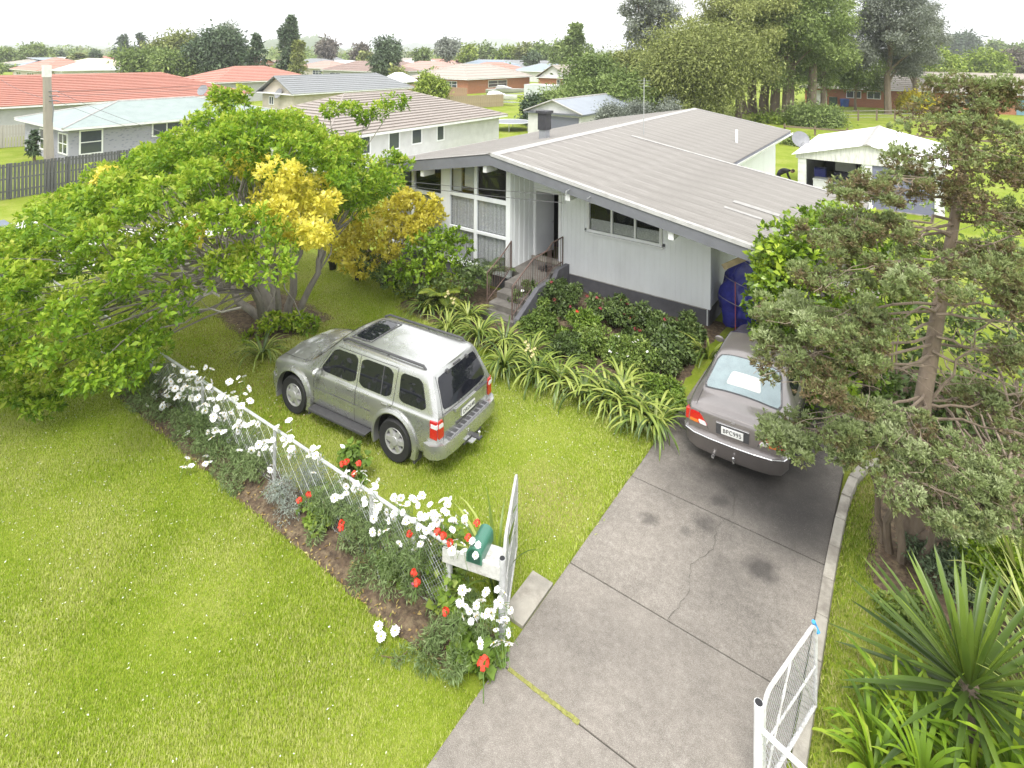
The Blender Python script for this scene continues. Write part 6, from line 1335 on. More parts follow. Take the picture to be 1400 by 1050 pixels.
r5, P5 = house_('cream_gable_house', 'cream gabled house with grey roof and a satellite dish', -64.6, -58.3, 39, 57, 2.6, 1.9, CREAM, GREYT, hip=True, hips=(0, 1), n=9, lift=.05, wins=(('-y', -63.2, -62.2, 1.1, 2.1, 2),))
r6, P6 = house_('slate_garage', 'white double garage with slate roof and dark roller door', -28.6, -23.3, 42.5, 53, 2.35, 1.05, WHW, SLATEM, hip=False, ov=.3, cat='garage', fascia=mat('slate_trim', (.12, .13, .15), .6), doors=(('-y', -26.9, -23.5, 2.0, mat('slate_roller_door', (.14, .145, .185), .5, .08, 3, stretch=(1, 1, 12))),))
def dish(loc, d, face, label):
    o = empty('satellite_dish', loc, face, label, 'satellite dish'); k = MB(); n = 14
    k.lathe([(.01, .09 * d), (d * .25, .07 * d), (d * .4, .03 * d), (d * .5, -.02 * d), (d * .49, -.035 * d), (d * .38, .01 * d), (.02, .065 * d)], n, 'y'); s_ = k.build('reflector', mat('dish_grey', (.20, .205, .22), .5, .1), o, smooth=True); s_.rotation_euler = (R(-25), 0, 0)
    k = MB(); k.tube([(0, .1, 0), (0, .14, -.55 * d)], .03, 6); k.tube([(0, -.02, -.3 * d), (0, -.5 * d, -.05 * d)], .015, 5); k.build('mount', GALV, o)
dish((-60.7, 38.6, 2.55), 1.25, 0, 'grey satellite dish on the cream gable wall'); dish((-49.0, 24.2, 4.1), .95, R(20), 'grey satellite dish standing on the pale green roof')
dish((-5.9, 37.2, 2.5), 1.0, R(30), 'pale grey satellite dish between the house wing and the white garage')
# far houses: (left px, base px, width, depth, roof, wall, kind)
bh, Pb = house_('brick_bungalow', 'long brick bungalow with beige tiled roof beyond the paddock', -15, 24, 98, 110, 2.7, 2.4, BRICK, BEIGET, 'x', True, .7, wins=(('-y', -9.5, -7.6, 1.2, 2.3, 2), ('-y', -6.9, -5.2, 1.2, 2.3, 2), ('-y', 3, 6, 1.0, 2.3, 3)), n=10, lift=.05, doors=(('-y', 9.5, 11.2, 2.2, mat('blue_door', (.16, .28, .36), .6, .1)), ('-y', -14.5, -12, 2.2, WHW)))
house_('brick_cottage', 'brick cottage with white gable end and mottled tile roof', -63.5, -56.5, 98, 110, 2.7, 2.4, BRICK, BEIGET, 'y', False, .5, wins=(('-y', -59.2, -58.4, .9, 2.3, 1), ('-y', -57.8, -57.0, .9, 2.3, 1)), n=8, lift=.05, gablem=WHW)
house_('beige_house', 'cream house with beige roof and a row of white windows', -92, -72, 95, 106, 2.8, 2.1, CREAM, BEIGET, 'x', True, .6, wins=(('-y', -83.5, -81.5, .8, 2.3, 2), ('-y', -78.5, -74.5, 1.0, 2.3, 4)), n=8, lift=.05)
house_('pale_blue_house', 'white house with pale blue-green roof and orange brick end', -90, -73, 126, 137, 2.8, 1.9, WHW, BLUEM, 'x', True, .6, wins=(('-y', -88, -85, 1, 2.3, 3), ('-y', -78, -76, 1, 2.3, 2)), doors=(('-y', -81.5, -79, 2.2, BRICK),))
spec = [  # name, label, px centre, px base, width, depth, h, rise, wall, roof, ridge
    ('far_house', 'far white house with blue-grey roof and small gables', 655, 104, 22, 12, 2.8, 2.4, WHW, BLUEM, 'x'),
    ('far_house', 'far house with mottled brown roof behind the white marquee', 600, 126, 14, 20, 2.7, 2.2, BRICK, BEIGET, 'y'),
    ('far_house', 'far house with pinkish tiled roof', 570, 108, 20, 11, 2.7, 2.2, CREAM, PINKT, 'x'),
    ('far_house', 'far house with dark brown tiled roof beside the tall dark tree', 480, 112, 22, 12, 2.8, 2.3, GREYW, DKBRT, 'x'),
    ('far_house', 'far house with white metal roof', 452, 102, 20, 12, 2.8, 1.8, WHW, WHITEM, 'x'),
    ('far_house', 'far low house with pinkish roof behind the grey roof', 425, 106, 16, 12, 2.8, 1.9, CREAM, PINKT, 'x'),
    ('far_house', 'far house with cream roof and wide eaves past the red roof', 100, 104, 26, 12, 3.0, 1.9, WHW, mat('cream_roof_metal', (.60, .55, .40), .5, .06), 'x'),
    ('far_house', 'far house with low white roof past the red roof', 60, 112, 24, 12, 2.9, 1.7, WHW, WHITEM, 'x'),
    ('far_house', 'far house with orange tiled hip roof near the pole top', 35, 112, 18, 12, 2.8, 2.6, CREAM, REDT, 'x'),
    ('far_house', 'far house with grey-brown gable roof beside the round trees', 160, 112, 12, 12, 2.8, 1.9, GREYW, BROWNT, 'x'),
    ('far_house', 'far house with pale roof between the tree trunks', 1180, 120, 16, 10, 2.7, 2.2, BRICK, BEIGET, 'x'),
    ('far_house', 'far brick house with flat pale roof on the rise', 1320, 92, 20, 12, 4.2, 1.2, BRICK, WHITEM, 'x'),
    ('far_house', 'far white-walled house below the rise', 1375, 100, 18, 12, 2.8, 2.2, CREAM, BEIGET, 'x'),
    ('far_house', 'far grey-roofed house behind the dark conifer', 415, 98, 20, 12, 2.8, 2, GREYW, GREYT, 'x'),
    ('far_house', 'far white cottage in front of the round trees', 775, 100, 14, 10, 2.8, 1.8, WHW, WHITEM, 'x'),
    ('far_house', 'far house with brown roof beyond the marquee', 520, 104, 16, 12, 2.8, 2.1, CREAM, DKBRT, 'x'),
    ('far_house', 'far house with pale grey roof near the palm', 200, 100, 20, 12, 2.8, 2, WHW, GREYT, 'x'),
    ('far_house', 'far house with pink-brown roof near the palm', 150, 101, 18, 12, 2.8, 2, WHW, PINKT, 'x')]
for nm, lb, u, v, w, d, h, rs, wm, rm, rdg in spec:
    p = gz(u, v, 0); house_(nm, lb, p[0] - w / 2, p[0] + w / 2, p[1], p[1] + d, h, rs, wm, rm, rdg, True, .6, wins=(('-y', p[0] - w * .38, p[0] - w * .18, .9, 2.2, 2), ('-y', p[0] + w * .05, p[0] + w * .32, .9, 2.2, 3), ('+x', p[1] + d * .3, p[1] + d * .6, .9, 2.2, 2)), n=5, lift=.05, group='far houses')
# more of the suburb, row behind row
roofs = [(BEIGET, 'beige'), (GREYT, 'grey'), (PINKT, 'pinkish'), (WHITEM, 'white'), (DKBRT, 'dark brown'), (BLUEM, 'blue-grey'), (REDT, 'red')]; walls = [(WHW, 'white'), (CREAM, 'cream'), (BRICK, 'brick'), (GREYW, 'grey')]
hr = random.Random(8)
for i, (u, v) in enumerate(((15, 98), (60, 96), (120, 95), (175, 95), (255, 95), (330, 97), (375, 95), (440, 95), (480, 97), (540, 96), (560, 100), (590, 95), (625, 97), (670, 95), (705, 98), (735, 95), (760, 97), (1150, 99), (1230, 98), (1300, 97), (1345, 96), (1390, 94), (660, 110), (505, 98), (30, 103), (700, 104), (1265, 104), (1340, 106))):
    p = gz(u, v, 0); w, d = hr.uniform(14, 22), hr.uniform(9, 12); rm, rn = roofs[(i * 3 + i // 7) % 7]; wm, wn = walls[(i * 5 + i // 4) % 4]
    house_('far_house', '%s-walled suburban house with %s roof, far off among the trees' % (wn, rn), p[0] - w / 2, p[0] + w / 2, p[1], p[1] + d, 2.8, hr.uniform(1.7, 2.5), wm, rm, 'x' if i % 3 else 'y', i % 4 != 1, .6, wins=(('-y', p[0] - w * .36, p[0] - w * .16, .9, 2.2, 2), ('-y', p[0] + w * .06, p[0] + w * .30, .9, 2.2, 3)), n=4, lift=.05, group='far houses')
# chimney on the beige house
# ------------------------------------------------------------------ white garage behind
gr = empty('white_garage', (-2.3, 37.5, 0), 0, 'white double garage with one door open onto stored goods', 'garage')
def gpp(o): o.parent = gr; o.matrix_parent_inverse = Matrix.Translation((2.3, -37.5, 0)); return o
gx0, gx1, gy0, gy1, ge, ga, gxm = -5.35, .75, 33.0, 42.0, 2.32, 3.06, -2.3
for a in ((gx0, gx0 + .38, gy0, gy0 + .15), (gxm - .22, gxm + .22, gy0, gy0 + .15), (gx1 - .38, gx1, gy0, gy0 + .15)): 
    for i in range(9): gpp(bx('weatherboard', WHITE, None, a[0], a[1], a[2] + .012 * (i % 2), a[3], .0 + i * .232, .226 + i * .232))
gpp(bx('side_wall', WALLW, None, gx0, gx0 + .1, gy0 + .16, gy1, 0, ge)); gpp(bx('side_wall', WALLW, None, gx1 - .1, gx1, gy0 + .16, gy1, 0, ge)); gpp(bx('back_wall', GREYP, None, gx0 + .1, gx1 - .1, gy1 - .1, gy1, 0, ge))
k = MB(); k.prism([(gx0 - .1, 2.09), (gx1 + .1, 2.09), (gx1 + .1, ge), (gxm, ga - .03), (gx0 - .1, ge)], gy0 - .04, gy0 - .003, 'y'); gpp(k.build('gable_fascia', mat('flaky_white', (.62, .62, .60), .7, .08, 5, dirt=(.34, .34, .33), dscale=3, stretch=(3, 1, .5)), None))
for sg, xe in ((1, gx1 + .28), (-1, gx0 - .28)):
    k = MB(); n = 40
    for i in range(n):
        ya, yb = gy0 - .2 + (gy1 - gy0 + .4) * i / n, gy0 - .2 + (gy1 - gy0 + .4) * (i + 1) / n; dz = .018 * (i % 2); ze = ga - (ga - ge) * abs(xe - gxm) / abs(gx1 - gxm)
        k.add([(gxm, ya, ga + dz), (xe, ya, ze + dz), (xe, yb, ze + .018 - dz), (gxm, yb, ga + .018 - dz)], [(0, 1, 2, 3)])
    gpp(k.build('roof_sheet', mat('white_garage_roof', (.80, .80, .80), .5, .03, 1), None))
k = MB(); k.prism([(gxm - .2, ga - .02), (gxm, ga + .06), (gxm + .2, ga - .02)], gy0 - .22, gy1 + .22, 'y'); gpp(k.build('ridge_cap', TRIM, None))
dr = gpp(bx('roller_door', mat('slate_blue_door', (.17, .175, .26), .5, .08, 3, stretch=(1, 1, 14)), None, gxm + .23, gx1 - .39, gy0 + .05, gy0 + .09, 0, 2.09)); gpp(bx('floor', CONC2, None, gx0 + .1, gx1 - .1, gy0, gy1 - .1, -.08, .02)); gpp(bx('partition', GREYP, None, gxm - .02, gxm + .02, gy0 + .2, gy1 - .1, 0, 2.2))
def box_thing(name, m, x0, x1, y0, y1, z0, z1, label, cat, bevel=.02, lid=None):
    o = empty(name, ((x0 + x1) / 2, (y0 + y1) / 2, z0), 0, label, cat); inv = Matrix.Translation((-(x0 + x1) / 2, -(y0 + y1) / 2, -z0)); b = bx('case', m, None, x0, x1, y0, y1, z0, z1 - .06, bevel=bevel); b.parent = o; b.matrix_parent_inverse = inv
    b = bx('lid', lid or m, None, x0 - .015, x1 + .015, y0 - .015, y1 + .015, z1 - .055, z1, bevel=bevel * .6); b.parent = o; b.matrix_parent_inverse = inv; return o
box_thing('chest_freezer', WHITE, -4.75, -3.95, 33.7, 34.4, .02, .98, 'white chest freezer just inside the open garage', 'freezer')
box_thing('storage_bin', mat('blue_bin', (.05, .06, .30), .5, .1), -4.85, -4.3, 34.8, 35.3, .02, 1.35, 'dark blue storage bin behind the freezer', 'bin')
box_thing('laundry_tub', WHITE, -3.85, -3.3, 33.9, 34.4, .55, .82, 'white laundry tub beside the freezer', 'tub', lid=GREYW); box_thing('plastic_crate', GREYW, -3.85, -3.3, 33.9, 34.4, .02, .54, 'grey crate under the white laundry tub', 'crate')
tb = empty('work_table', (-2.9, 33.9, .02), 0, 'small timber table in the garage with pink things on it', 'table')
k = MB(); k.box(-.4, .4, -.3, .3, .80, .84); k.build('tabletop', TIMB, tb); k = MB(); k.box(-.37, .37, -.27, .27, .42, .45); k.build('shelf', TIMB, tb)
for sx in (-.37, .33):
    for sy in (-.28, .24): bx('leg', TIMB, tb, sx, sx + .04, sy, sy + .04, 0, .80)
for i, (x, s_, m_, lb) in enumerate(((-3.12, .13, 'petal_pink', 'pink bag on the left of the work table'), (-2.9, .10, 'petal_pink', 'small pink bundle in the middle of the work table'), (-2.68, .15, 'slate_grey_paint', 'grey bundle on the right of the work table'))):
    k = MB(); k.lathe([(s_ * .8, 0), (s_, s_ * .4), (s_ * .85, s_ * 1.1), (s_ * .4, s_ * 1.5), (s_ * .15, s_ * 1.8)], 9); o = k.build('bag', MATS[m_], None, smooth=True, loc=(x, 33.9, .862)); tag(o, lb, 'bag')
box_thing('wall_cabinet', mat('grey_cabinet', (.38, .38, .40), .6, .05), -3.9, -2.95, 35.2, 35.6, 1.25, 1.95, 'grey cabinet hung deep inside the garage', 'cabinet'); box_thing('cupboard', mat('dark_cupboard', (.09, .09, .13), .6, .1), -3.95, -2.9, 35.1, 35.6, .02, 1.2, 'dark cupboard below the grey cabinet in the garage', 'cupboard')
# clutter and lawn edge behind the house
k = MB(); k.lathe([(.02, 0), (.26, .05), (.32, .25), (.22, .45), (.05, .52)], 12); o = k.build('white_ball', WHITE, None, smooth=True, loc=(-6.6, 43, 0)); tag(o, 'round white float lying on the grass behind the house', 'ball')
# ------------------------------------------------------------------ crouching person at the back of the house
def person():
    root = empty('person', (-6.65, 34.9, 0), R(10), 'person in black bending forward on the back lawn', 'person')
    J = {'pel': (0, 0, .78, .16), 'sp1': (.12, 0, .90, .165), 'sp2': (.30, 0, 1.00, .18), 'ch': (.44, 0, 1.03, .165), 'nk': (.56, 0, 1.02, .06), 'hd0': (.63, 0, 1.00, .075)}
    edges = [('pel', 'sp1'), ('sp1', 'sp2'), ('sp2', 'ch'), ('ch', 'nk'), ('nk', 'hd0')]
    for s_, t in ((1, 'l'), (-1, 'r')):
        J.update({'hip' + t: (0, s_ * .10, .72, .105), 'kn' + t: (.14, s_ * .13, .42, .07), 'an' + t: (-.04, s_ * .13, .08, .045), 'to' + t: (.12, s_ * .14, .04, .035), 'sh' + t: (.44, s_ * .17, 1.00, .07), 'el' + t: (.50, s_ * .21, .72, .048), 'wr' + t: (.62, s_ * .16, .50, .034), 'ha' + t: (.68, s_ * .14, .43, .032)})
        edges += [('pel', 'hip' + t), ('hip' + t, 'kn' + t), ('kn' + t, 'an' + t), ('an' + t, 'to' + t), ('ch', 'sh' + t), ('sh' + t, 'el' + t), ('el' + t, 'wr' + t), ('wr' + t, 'ha' + t)]
    ks = list(J); me = bpy.data.meshes.new('body'); me.from_pydata([J[q][:3] for q in ks], [(ks.index(a), ks.index(b)) for a, b in edges], [])
    o = put('body', me, root); me.materials.append(mat('black_clothes', (.02, .02, .024), .9, .2)); o.modifiers.new('skin', 'SKIN'); sv = me.skin_vertices[0].data if me.skin_vertices else None
    if sv is None:
        bm = bmesh.new(); bm.from_mesh(me); bm.verts.layers.skin.verify(); bm.to_mesh(me); bm.free(); sv = me.skin_vertices[0].data
    for i, q in enumerate(ks): sv[i].radius = (J[q][3],) * 2; sv[i].use_root = (q == 'pel')
    sub_ = o.modifiers.new('sub', 'SUBSURF'); sub_.levels = 2; sub_.render_levels = 2
    SK = mat('skin', (.40, .25, .18), .6, .05)
    k = MB(); k.lathe([(.01, -.115), (.05, -.105), (.078, -.05), (.088, .01), (.082, .07), (.05, .11), (.01, .122)], 14); h = k.build('head', SK, root, smooth=True, loc=(.72, 0, .985), rot=(0, R(60), 0))
    k = MB(); k.lathe([(.080, -.03), (.097, .02), (.090, .08), (.056, .122), (.01, .134)], 14); k.build('hair', mat('brown_hair', (.05, .03, .02), .7, .3), root, smooth=True, loc=(.712, 0, .995), rot=(0, R(50), 0))
    k = MB(); k.lathe([(.014, 0), (.006, .03)], 6); k.build('nose', SK, h, loc=(.085, 0, -.01), rot=(0, R(90), 0))
    for s_ in (1, -1):
        k = MB(); k.lathe([(.004, -.03), (.016, 0), (.004, .03)], 6); k.build('ear', SK, h, loc=(0, s_ * .088, -.01))
        for j in range(5):
            k = MB(); a = (j - 2) * .012; k.tube([(.68, s_ * .14 + a, .43), (.70, s_ * .14 + a * 1.3, .385), (.69, s_ * .14 + a * 1.3, .345 + abs(j - 2) * .008)], [.009, .008, .006], 6); k.build('finger', SK, root)
person()
# ------------------------------------------------------------------ utility pole, wires, paling fences, boats, trampoline, marquee
POLEM = mat('pole_concrete', (.27, .245, .21), .85, .12, 6, stretch=(1, 1, .2)); pole = empty('utility_pole', (-36.96, 10.5, 0), 0, 'tall square grey utility pole beyond the big tree', 'pole')
k = MB(); k.tube([(0, 0, -.2), (-.25, -.1, 6.55)], [.27, .20], 4); k.build('shaft', POLEM, pole); k = MB(); k.tube([(-.245, -.1, 5.95), (-.252, -.1, 6.57)], .235, 4); k.build('cap', mat('pole_cap', (.56, .56, .55), .7, .08), pole)
k = MB()
for z in (5.2, 4.95, 4.7): k.tube([(-.15, -.1, z), (.35, .15, z + .04), (.5, .22, z)], .03, 5)
k.tube([(.12, .02, 4.9), (.22, .06, 4.3), (.18, .04, 3.6)], .025, 5); k.build('insulator_bracket', GREYP, pole)
def cable(a, b, sag, r_, label):
    k = MB(); a, b = Vector(a), Vector(b); k.tube([a.lerp(b, t / 24) - Vector((0, 0, sag * 4 * (t / 24) * (1 - t / 24))) for t in range(25)], r_, 4); o = k.build('power_cable', mat('cable_black', (.10, .10, .105), .6, .1), None); tag(o, label, 'cable')
cable((-8.0, YF - .22, 3.5), (-36.6, 10.7, 5.2), .95, .010, 'upper thin service cable running to the house barge'); cable((-8.0, YF - .22, 3.28), (-36.6, 10.7, 4.7), .75, .010, 'lower thin service cable running to the house barge')
for i, (b, z) in enumerate((((-75, 60, 5.5), 5.2), ((-80, 66, 5.0), 4.95), ((-95, 20, 6), 4.7))): cable((-36.6, 10.7, z), b, .8, .014, ('street cable crossing the pale green roof, top strand', 'street cable crossing the pale green roof, lower strand', 'street cable leading past the red tiled roof')[i])
PAL = mat('dark_paling', (.085, .088, .092), .85, .25, 4, stretch=(1, 1, .2), dirt=(.16, .16, .16), dscale=3); PALG = mat('grey_paling', (.36, .34, .31), .85, .2, 4, stretch=(1, 1, .2))
def paling(name, A, B, h, pw, m, label, gap=.25, rails=True, railm=None):
    A, B = Vector(A), Vector(B); d = (B - A); L_ = d.length; a = math.atan2(d.y, d.x); root = empty(name, A, a, label, 'fence'); n = int(L_ / pw)
    me = [MB().box(0, pw * (1 - gap), -.012, .012, .02, h + random.uniform(-.02, .02)).mesh('paling', m) for _ in range(4)]
    for i in range(n): put('paling', me[i % 4], root, (i * pw, random.uniform(-.006, .006), 0))
    if rails:
        for z in (.35, h * .55, h - .2): bx('rail', railm or m, root, 0, L_, .014, .06, z, z + .07)
    for i in range(int(L_ / 2.4) + 1): bx('post', railm or m, root, i * 2.4, i * 2.4 + .1, .062, .16, -.1, h)
    return root
paling('dark_paling_fence', (-36.6, 4, 0), (-36.9, 30, 0), 1.75, .15, PAL, 'dark stained paling fence behind the utility pole', .22, railm=mat('dark_rail', (.14, .14, .145), .85, .15))
paling('grey_paling_fence', (-58, 6, 0), (-55.5, 15, 0), 1.7, .17, PALG, 'pale grey paling fence beside the red tiled house', .15)
p1, p2 = gz(610, 150, 0), gz(690, 145, 0); paling('timber_fence', (p1[0], p1[1], 0), (p2[0], p2[1], 0), 1.7, .3, mat('tan_paling', (.34, .27, .18), .85, .2, 3), 'tan timber fence beyond the brown tile roof', .06)
p1, p2 = gz(540, 128, 0), gz(640, 136, 0); paling('brown_fence', (p1[0], p1[1], 0), (p2[0], p2[1], 0), 1.8, .4, mat('brown_paling', (.30, .20, .13), .85, .2, 3), 'brown timber fence near the white marquee', .05)
p1, p2 = gz(700, 152, 0), gz(722, 150, 0); paling('dark_fence', (-36.5, 55, 0), (-30, 55.5, 0), 1.8, .3, PAL, 'dark fence panel behind the trampoline', .05)
# post-and-wire paddock fence
pf = empty('paddock_fence', (-13, 78, 0), 0, 'timber post and wire fence across the back paddock', 'fence'); a, b = Vector((-13, 70, 0)), Vector((0.5, 84, 0))
for i in range(9): p = a.lerp(b, i / 8) - Vector((-13, 78, 0)); bx('post', mat('paddock_post', (.17, .13, .09), .9, .2), pf, p.x - .09, p.x + .09, p.y - .09, p.y + .09, -.1, 1.25)
k = MB()
for z in (.35, .7, 1.1): k.tube([a - Vector((-13, 78, 0)) + Vector((0, 0, z)), b - Vector((-13, 78, 0)) + Vector((0, 0, z))], .03, 4)
k.build('wire', TIMB, pf)
pf = empty('low_rail_fence', (-3, 60, 0), 0, 'low timber rail fence just behind the white garage roof', 'fence')
bx('rail', mat('paddock_post', (.17, .13, .09)), pf, -8, 8, -.05, .05, .55, .7)
for i in range(7): bx('post', MATS['paddock_post'], pf, -8 + i * 2.6, -7.85 + i * 2.6, .06, .2, -.1, .85)
# trampoline
tr_ = empty('trampoline', (-32.6, 45.5, 0), 0, 'round trampoline on the neighbour lawn behind the brown tile roof', 'trampoline')
k = MB(); k.lathe([(1.75, .80), (1.95, .82), (2.0, .78), (1.75, .76)], 28, closed=True); k.build('rim_pad', mat('pad_grey', (.44, .46, .48), .7, .1), tr_); k = MB(); k.lathe([(1.74, .77), (.02, .75)], 28, cap=False); k.build('jump_mat', mat('mat_grey', (.22, .23, .25), .8, .1), tr_)
for i in range(6): a = i * 1.047; k = MB(); k.tube([(1.9 * math.cos(a), 1.9 * math.sin(a), 0), (1.9 * math.cos(a), 1.9 * math.sin(a), .78)], .03, 6); k.build('leg', GALV, tr_)
gs = empty('garden_bench', (-34.2, 43.0, 0), .3, 'white garden seat in front of the trampoline', 'bench'); bx('seat', WHITE, gs, -.7, .7, -.25, .25, .42, .47); bx('backrest', WHITE, gs, -.7, .7, .22, .27, .55, .9)
for sx in (-.65, .6):
    for sy in (-.23, .19): bx('leg', WHITE, gs, sx, sx + .05, sy, sy + .05, 0, .42)
def boat(loc, rz, L_, m, label, cover=None):
    root = empty('boat', loc, rz, label, 'boat'); k = MB(); n = 9; V = []
    for i in range(n):
        t = i / (n - 1); w = 1.0 * (1 - t ** 3) * (.8 + .2 * min(1, t * 4)) + .02; zb = .55 + .35 * t ** 3; V += [(t * L_, -w, 1.25 + .25 * t), (t * L_, -w * .75, .8 + .2 * t), (t * L_, 0, zb), (t * L_, w * .75, .8 + .2 * t), (t * L_, w, 1.25 + .25 * t)]
    k.add(V, [(5 * i + j, 5 * i + j + 1, 5 * i + j + 6, 5 * i + j + 5) for i in range(n - 1) for j in range(4)] + [tuple(range(5))] + [(5 * i, 5 * i + 5, 5 * i + 9, 5 * i + 4) for i in range(n - 1)]); k.build('hull', m, root, smooth=True)
    k = MB(); k.prism([(L_ * .25, 1.35), (L_ * .30, 1.95), (L_ * .45, 1.95), (L_ * .68, 1.5)], -.6, .6, 'y'); k.build('cabin', cover or m, root, bevel=.08)
    k = MB(); k.box(0, L_ * .95, -.35, .35, .38, .5); k.tube([(L_ * .95, 0, .45), (L_ * 1.2, 0, .45)], .05, 6); k.build('trailer', GALV, root)
    for s_ in (1, -1): k = MB(); k.lathe([(.28, -.08), (.3, 0), (.28, .08)], 14, 'y', c=(L_ * .35, s_ * .85, .3)); k.build('wheel', BLACK, root)
p = gz(665, 132, 0); boat((p[0], p[1], 0), R(25), 6.5, mat('grey_hull', (.42, .42, .42), .5, .1), 'grey-hulled boat on a trailer by the pale shed'); p = gz(655, 142, 0); boat((p[0], p[1], 0), R(12), 6.0, WHITE, 'white boat on a trailer behind the tan fence')
p = gz(735, 138, 0); box_thing('garden_shed', mat('pale_shed', (.50, .53, .54), .5, .08, 3), p[0] - 2.6, p[0] + 2.6, p[1], p[1] + 3, 0, 2.5, 'pale grey metal shed beside the boats', 'shed', lid=WHITEM)
p = gz(545, 128, 0); mq = empty('marquee', (p[0], p[1], 0), .3, 'white peaked marquee beyond the brown tile roof', 'marquee')
k = MB(); k.add([(-3, -2.5, 2.2), (3, -2.5, 2.2), (3, 2.5, 2.2), (-3, 2.5, 2.2), (-.8, 0, 3.8), (.8, 0, 3.8)], [(0, 1, 5, 4), (1, 2, 5), (2, 3, 4, 5), (3, 0, 4)]); k.build('canopy', WHITE, mq)
for sx in (-2.95, 2.9):
    for sy in (-2.45, 2.4): bx('pole', GALV, mq, sx, sx + .06, sy, sy + .06, 0, 2.2)
bx('side_sheet', WHITE, mq, -3, 3, 2.42, 2.45, .6, 2.2)
sb = box_thing('storage_box', mat('slate_blue_box', (.11, .135, .18), .5, .1), -25.6, -23.9, 4.6, 6.0, 0, 1.55, 'slate-blue box trailer beside the neighbour driveway', 'trailer')
# outbuilding step, bin by the bungalow
k = MB(); k.lathe([(.5, 0), (.6, .9), (.62, 1.1), (.1, 1.15)], 12); o = k.build('blue_barrel', mat('blue_plastic', (.03, .08, .30), .5, .1), None, smooth=True, loc=(-9.6, 97, 0)); tag(o, 'blue barrel against the brick bungalow wall', 'barrel')
box_thing('wheelie_bin', mat('green_bin', (.03, .06, .04), .6, .1), -11.6, -10.6, 96.8, 97.6, 0, 1.3, 'dark wheelie bin beside the blue barrel', 'bin')
# blue tarpaulin heap under the carport with a plank and a broom
tp = np.random.default_rng(3); n, m_ = 26, 22; V = []
for j in range(m_ + 1):
    t = j / m_; z = 2.35 * t; rw = (.42 + .16 * math.sin(t * 5) - .20 * t ** 3) * (1 if t < .95 else .4)
    for i in range(n):
        a = 6.283 * i / n; w = 1 + .16 * math.sin(a * 5 + t * 9) + .12 * math.sin(a * 9 - t * 14) + .07 * math.sin(a * 4 - t * 31) + tp.normal() * .05; V.append((math.cos(a) * rw * w * 1.05 + .22 * t, math.sin(a) * rw * w * .9 + .1 * t, z + .05 * math.sin(a * 3 + t * 7)))
F = [(j * n + i, j * n + (i + 1) % n, (j + 1) * n + (i + 1) % n, (j + 1) * n + i) for j in range(m_) for i in range(n)]
tarp = empty('tarpaulin_bundle', (-4.02, 16.5, .03), 0, 'tall bundle wrapped in crumpled blue tarpaulin under the carport', 'tarpaulin'); TM = mat('blue_tarpaulin', (.035, .04, .26), .38, .25, 9, bump=.5, bscale=12)
put('wrap', mesh_np('wrap', V, F, TM, smooth=True), tarp); k = MB(); k.lathe([(.02, 2.40), (.16, 2.36), (.25, 2.28)], 12, c=(.22, .1, 0)); k.build('wrap_top', TM, tarp, smooth=True)
k = MB()
for t in (.3, .52, .75): 
    rw = (.42 + .16 * math.sin(t * 5) - .20 * t ** 3) * 1.16; k.tube([(math.cos(a) * rw * 1.05 + .22 * t, math.sin(a) * rw * .9 + .1 * t, 2.35 * t + .06 * math.sin(a * 2)) for a in np.linspace(0, 6.283, 20)], .012, 5)
k.build('tie_rope', mat('rope_grey', (.25, .24, .30), .8, .2), tarp)
k = MB(); k.box(-.7, .7, -.02, .02, -.07, .07); o = k.build('timber_plank', mat('raw_timber', (.42, .34, .20), .8, .2, 6), None, loc=tuple(gd(1024, 350, 14.3)), rot=(0, R(-31), R(15))); tag(o, 'raw timber plank leaning across the blue tarpaulin', 'plank')
k = MB(); k.tube([(-4.05, 15.92, .04), (-4.08, 15.98, 1.35)], .014, 6); o = k.build('red_broom_stick', mat('red_stick', (.38, .10, .10), .6, .15), None); tag(o, 'thin red broomstick standing against the blue tarpaulin', 'broomstick')
# ================================================================== FAR TREES, HILLS, AIR
def fl(name, dark, mid, light): return leafmat(name, [(0, dark), (.45, mid), (.8, light), (1, tuple(min(1, c * 1.35) for c in light))], .65, .2, pscale=.25, spec=.25)
LM = {'green': fl('far_green', (.085, .13, .04), (.18, .25, .07), (.29, .36, .12)), 'dark': fl('far_dark', (.045, .075, .045), (.09, .135, .07), (.15, .20, .11)), 'olive': fl('far_olive', (.10, .125, .035), (.22, .255, .075), (.34, .37, .13)),
      'grey': fl('far_grey', (.12, .14, .115), (.22, .245, .20), (.33, .355, .29)), 'lime': fl('far_lime', (.10, .16, .02), (.21, .29, .04), (.32, .39, .08)), 'brown': fl('far_brown', (.09, .075, .06), (.16, .14, .115), (.22, .20, .16)),
      'yellow': fl('far_yellow', (.28, .26, .015), (.50, .44, .02), (.64, .56, .05))}
ft = np.random.default_rng(21); frr = random.Random(21)
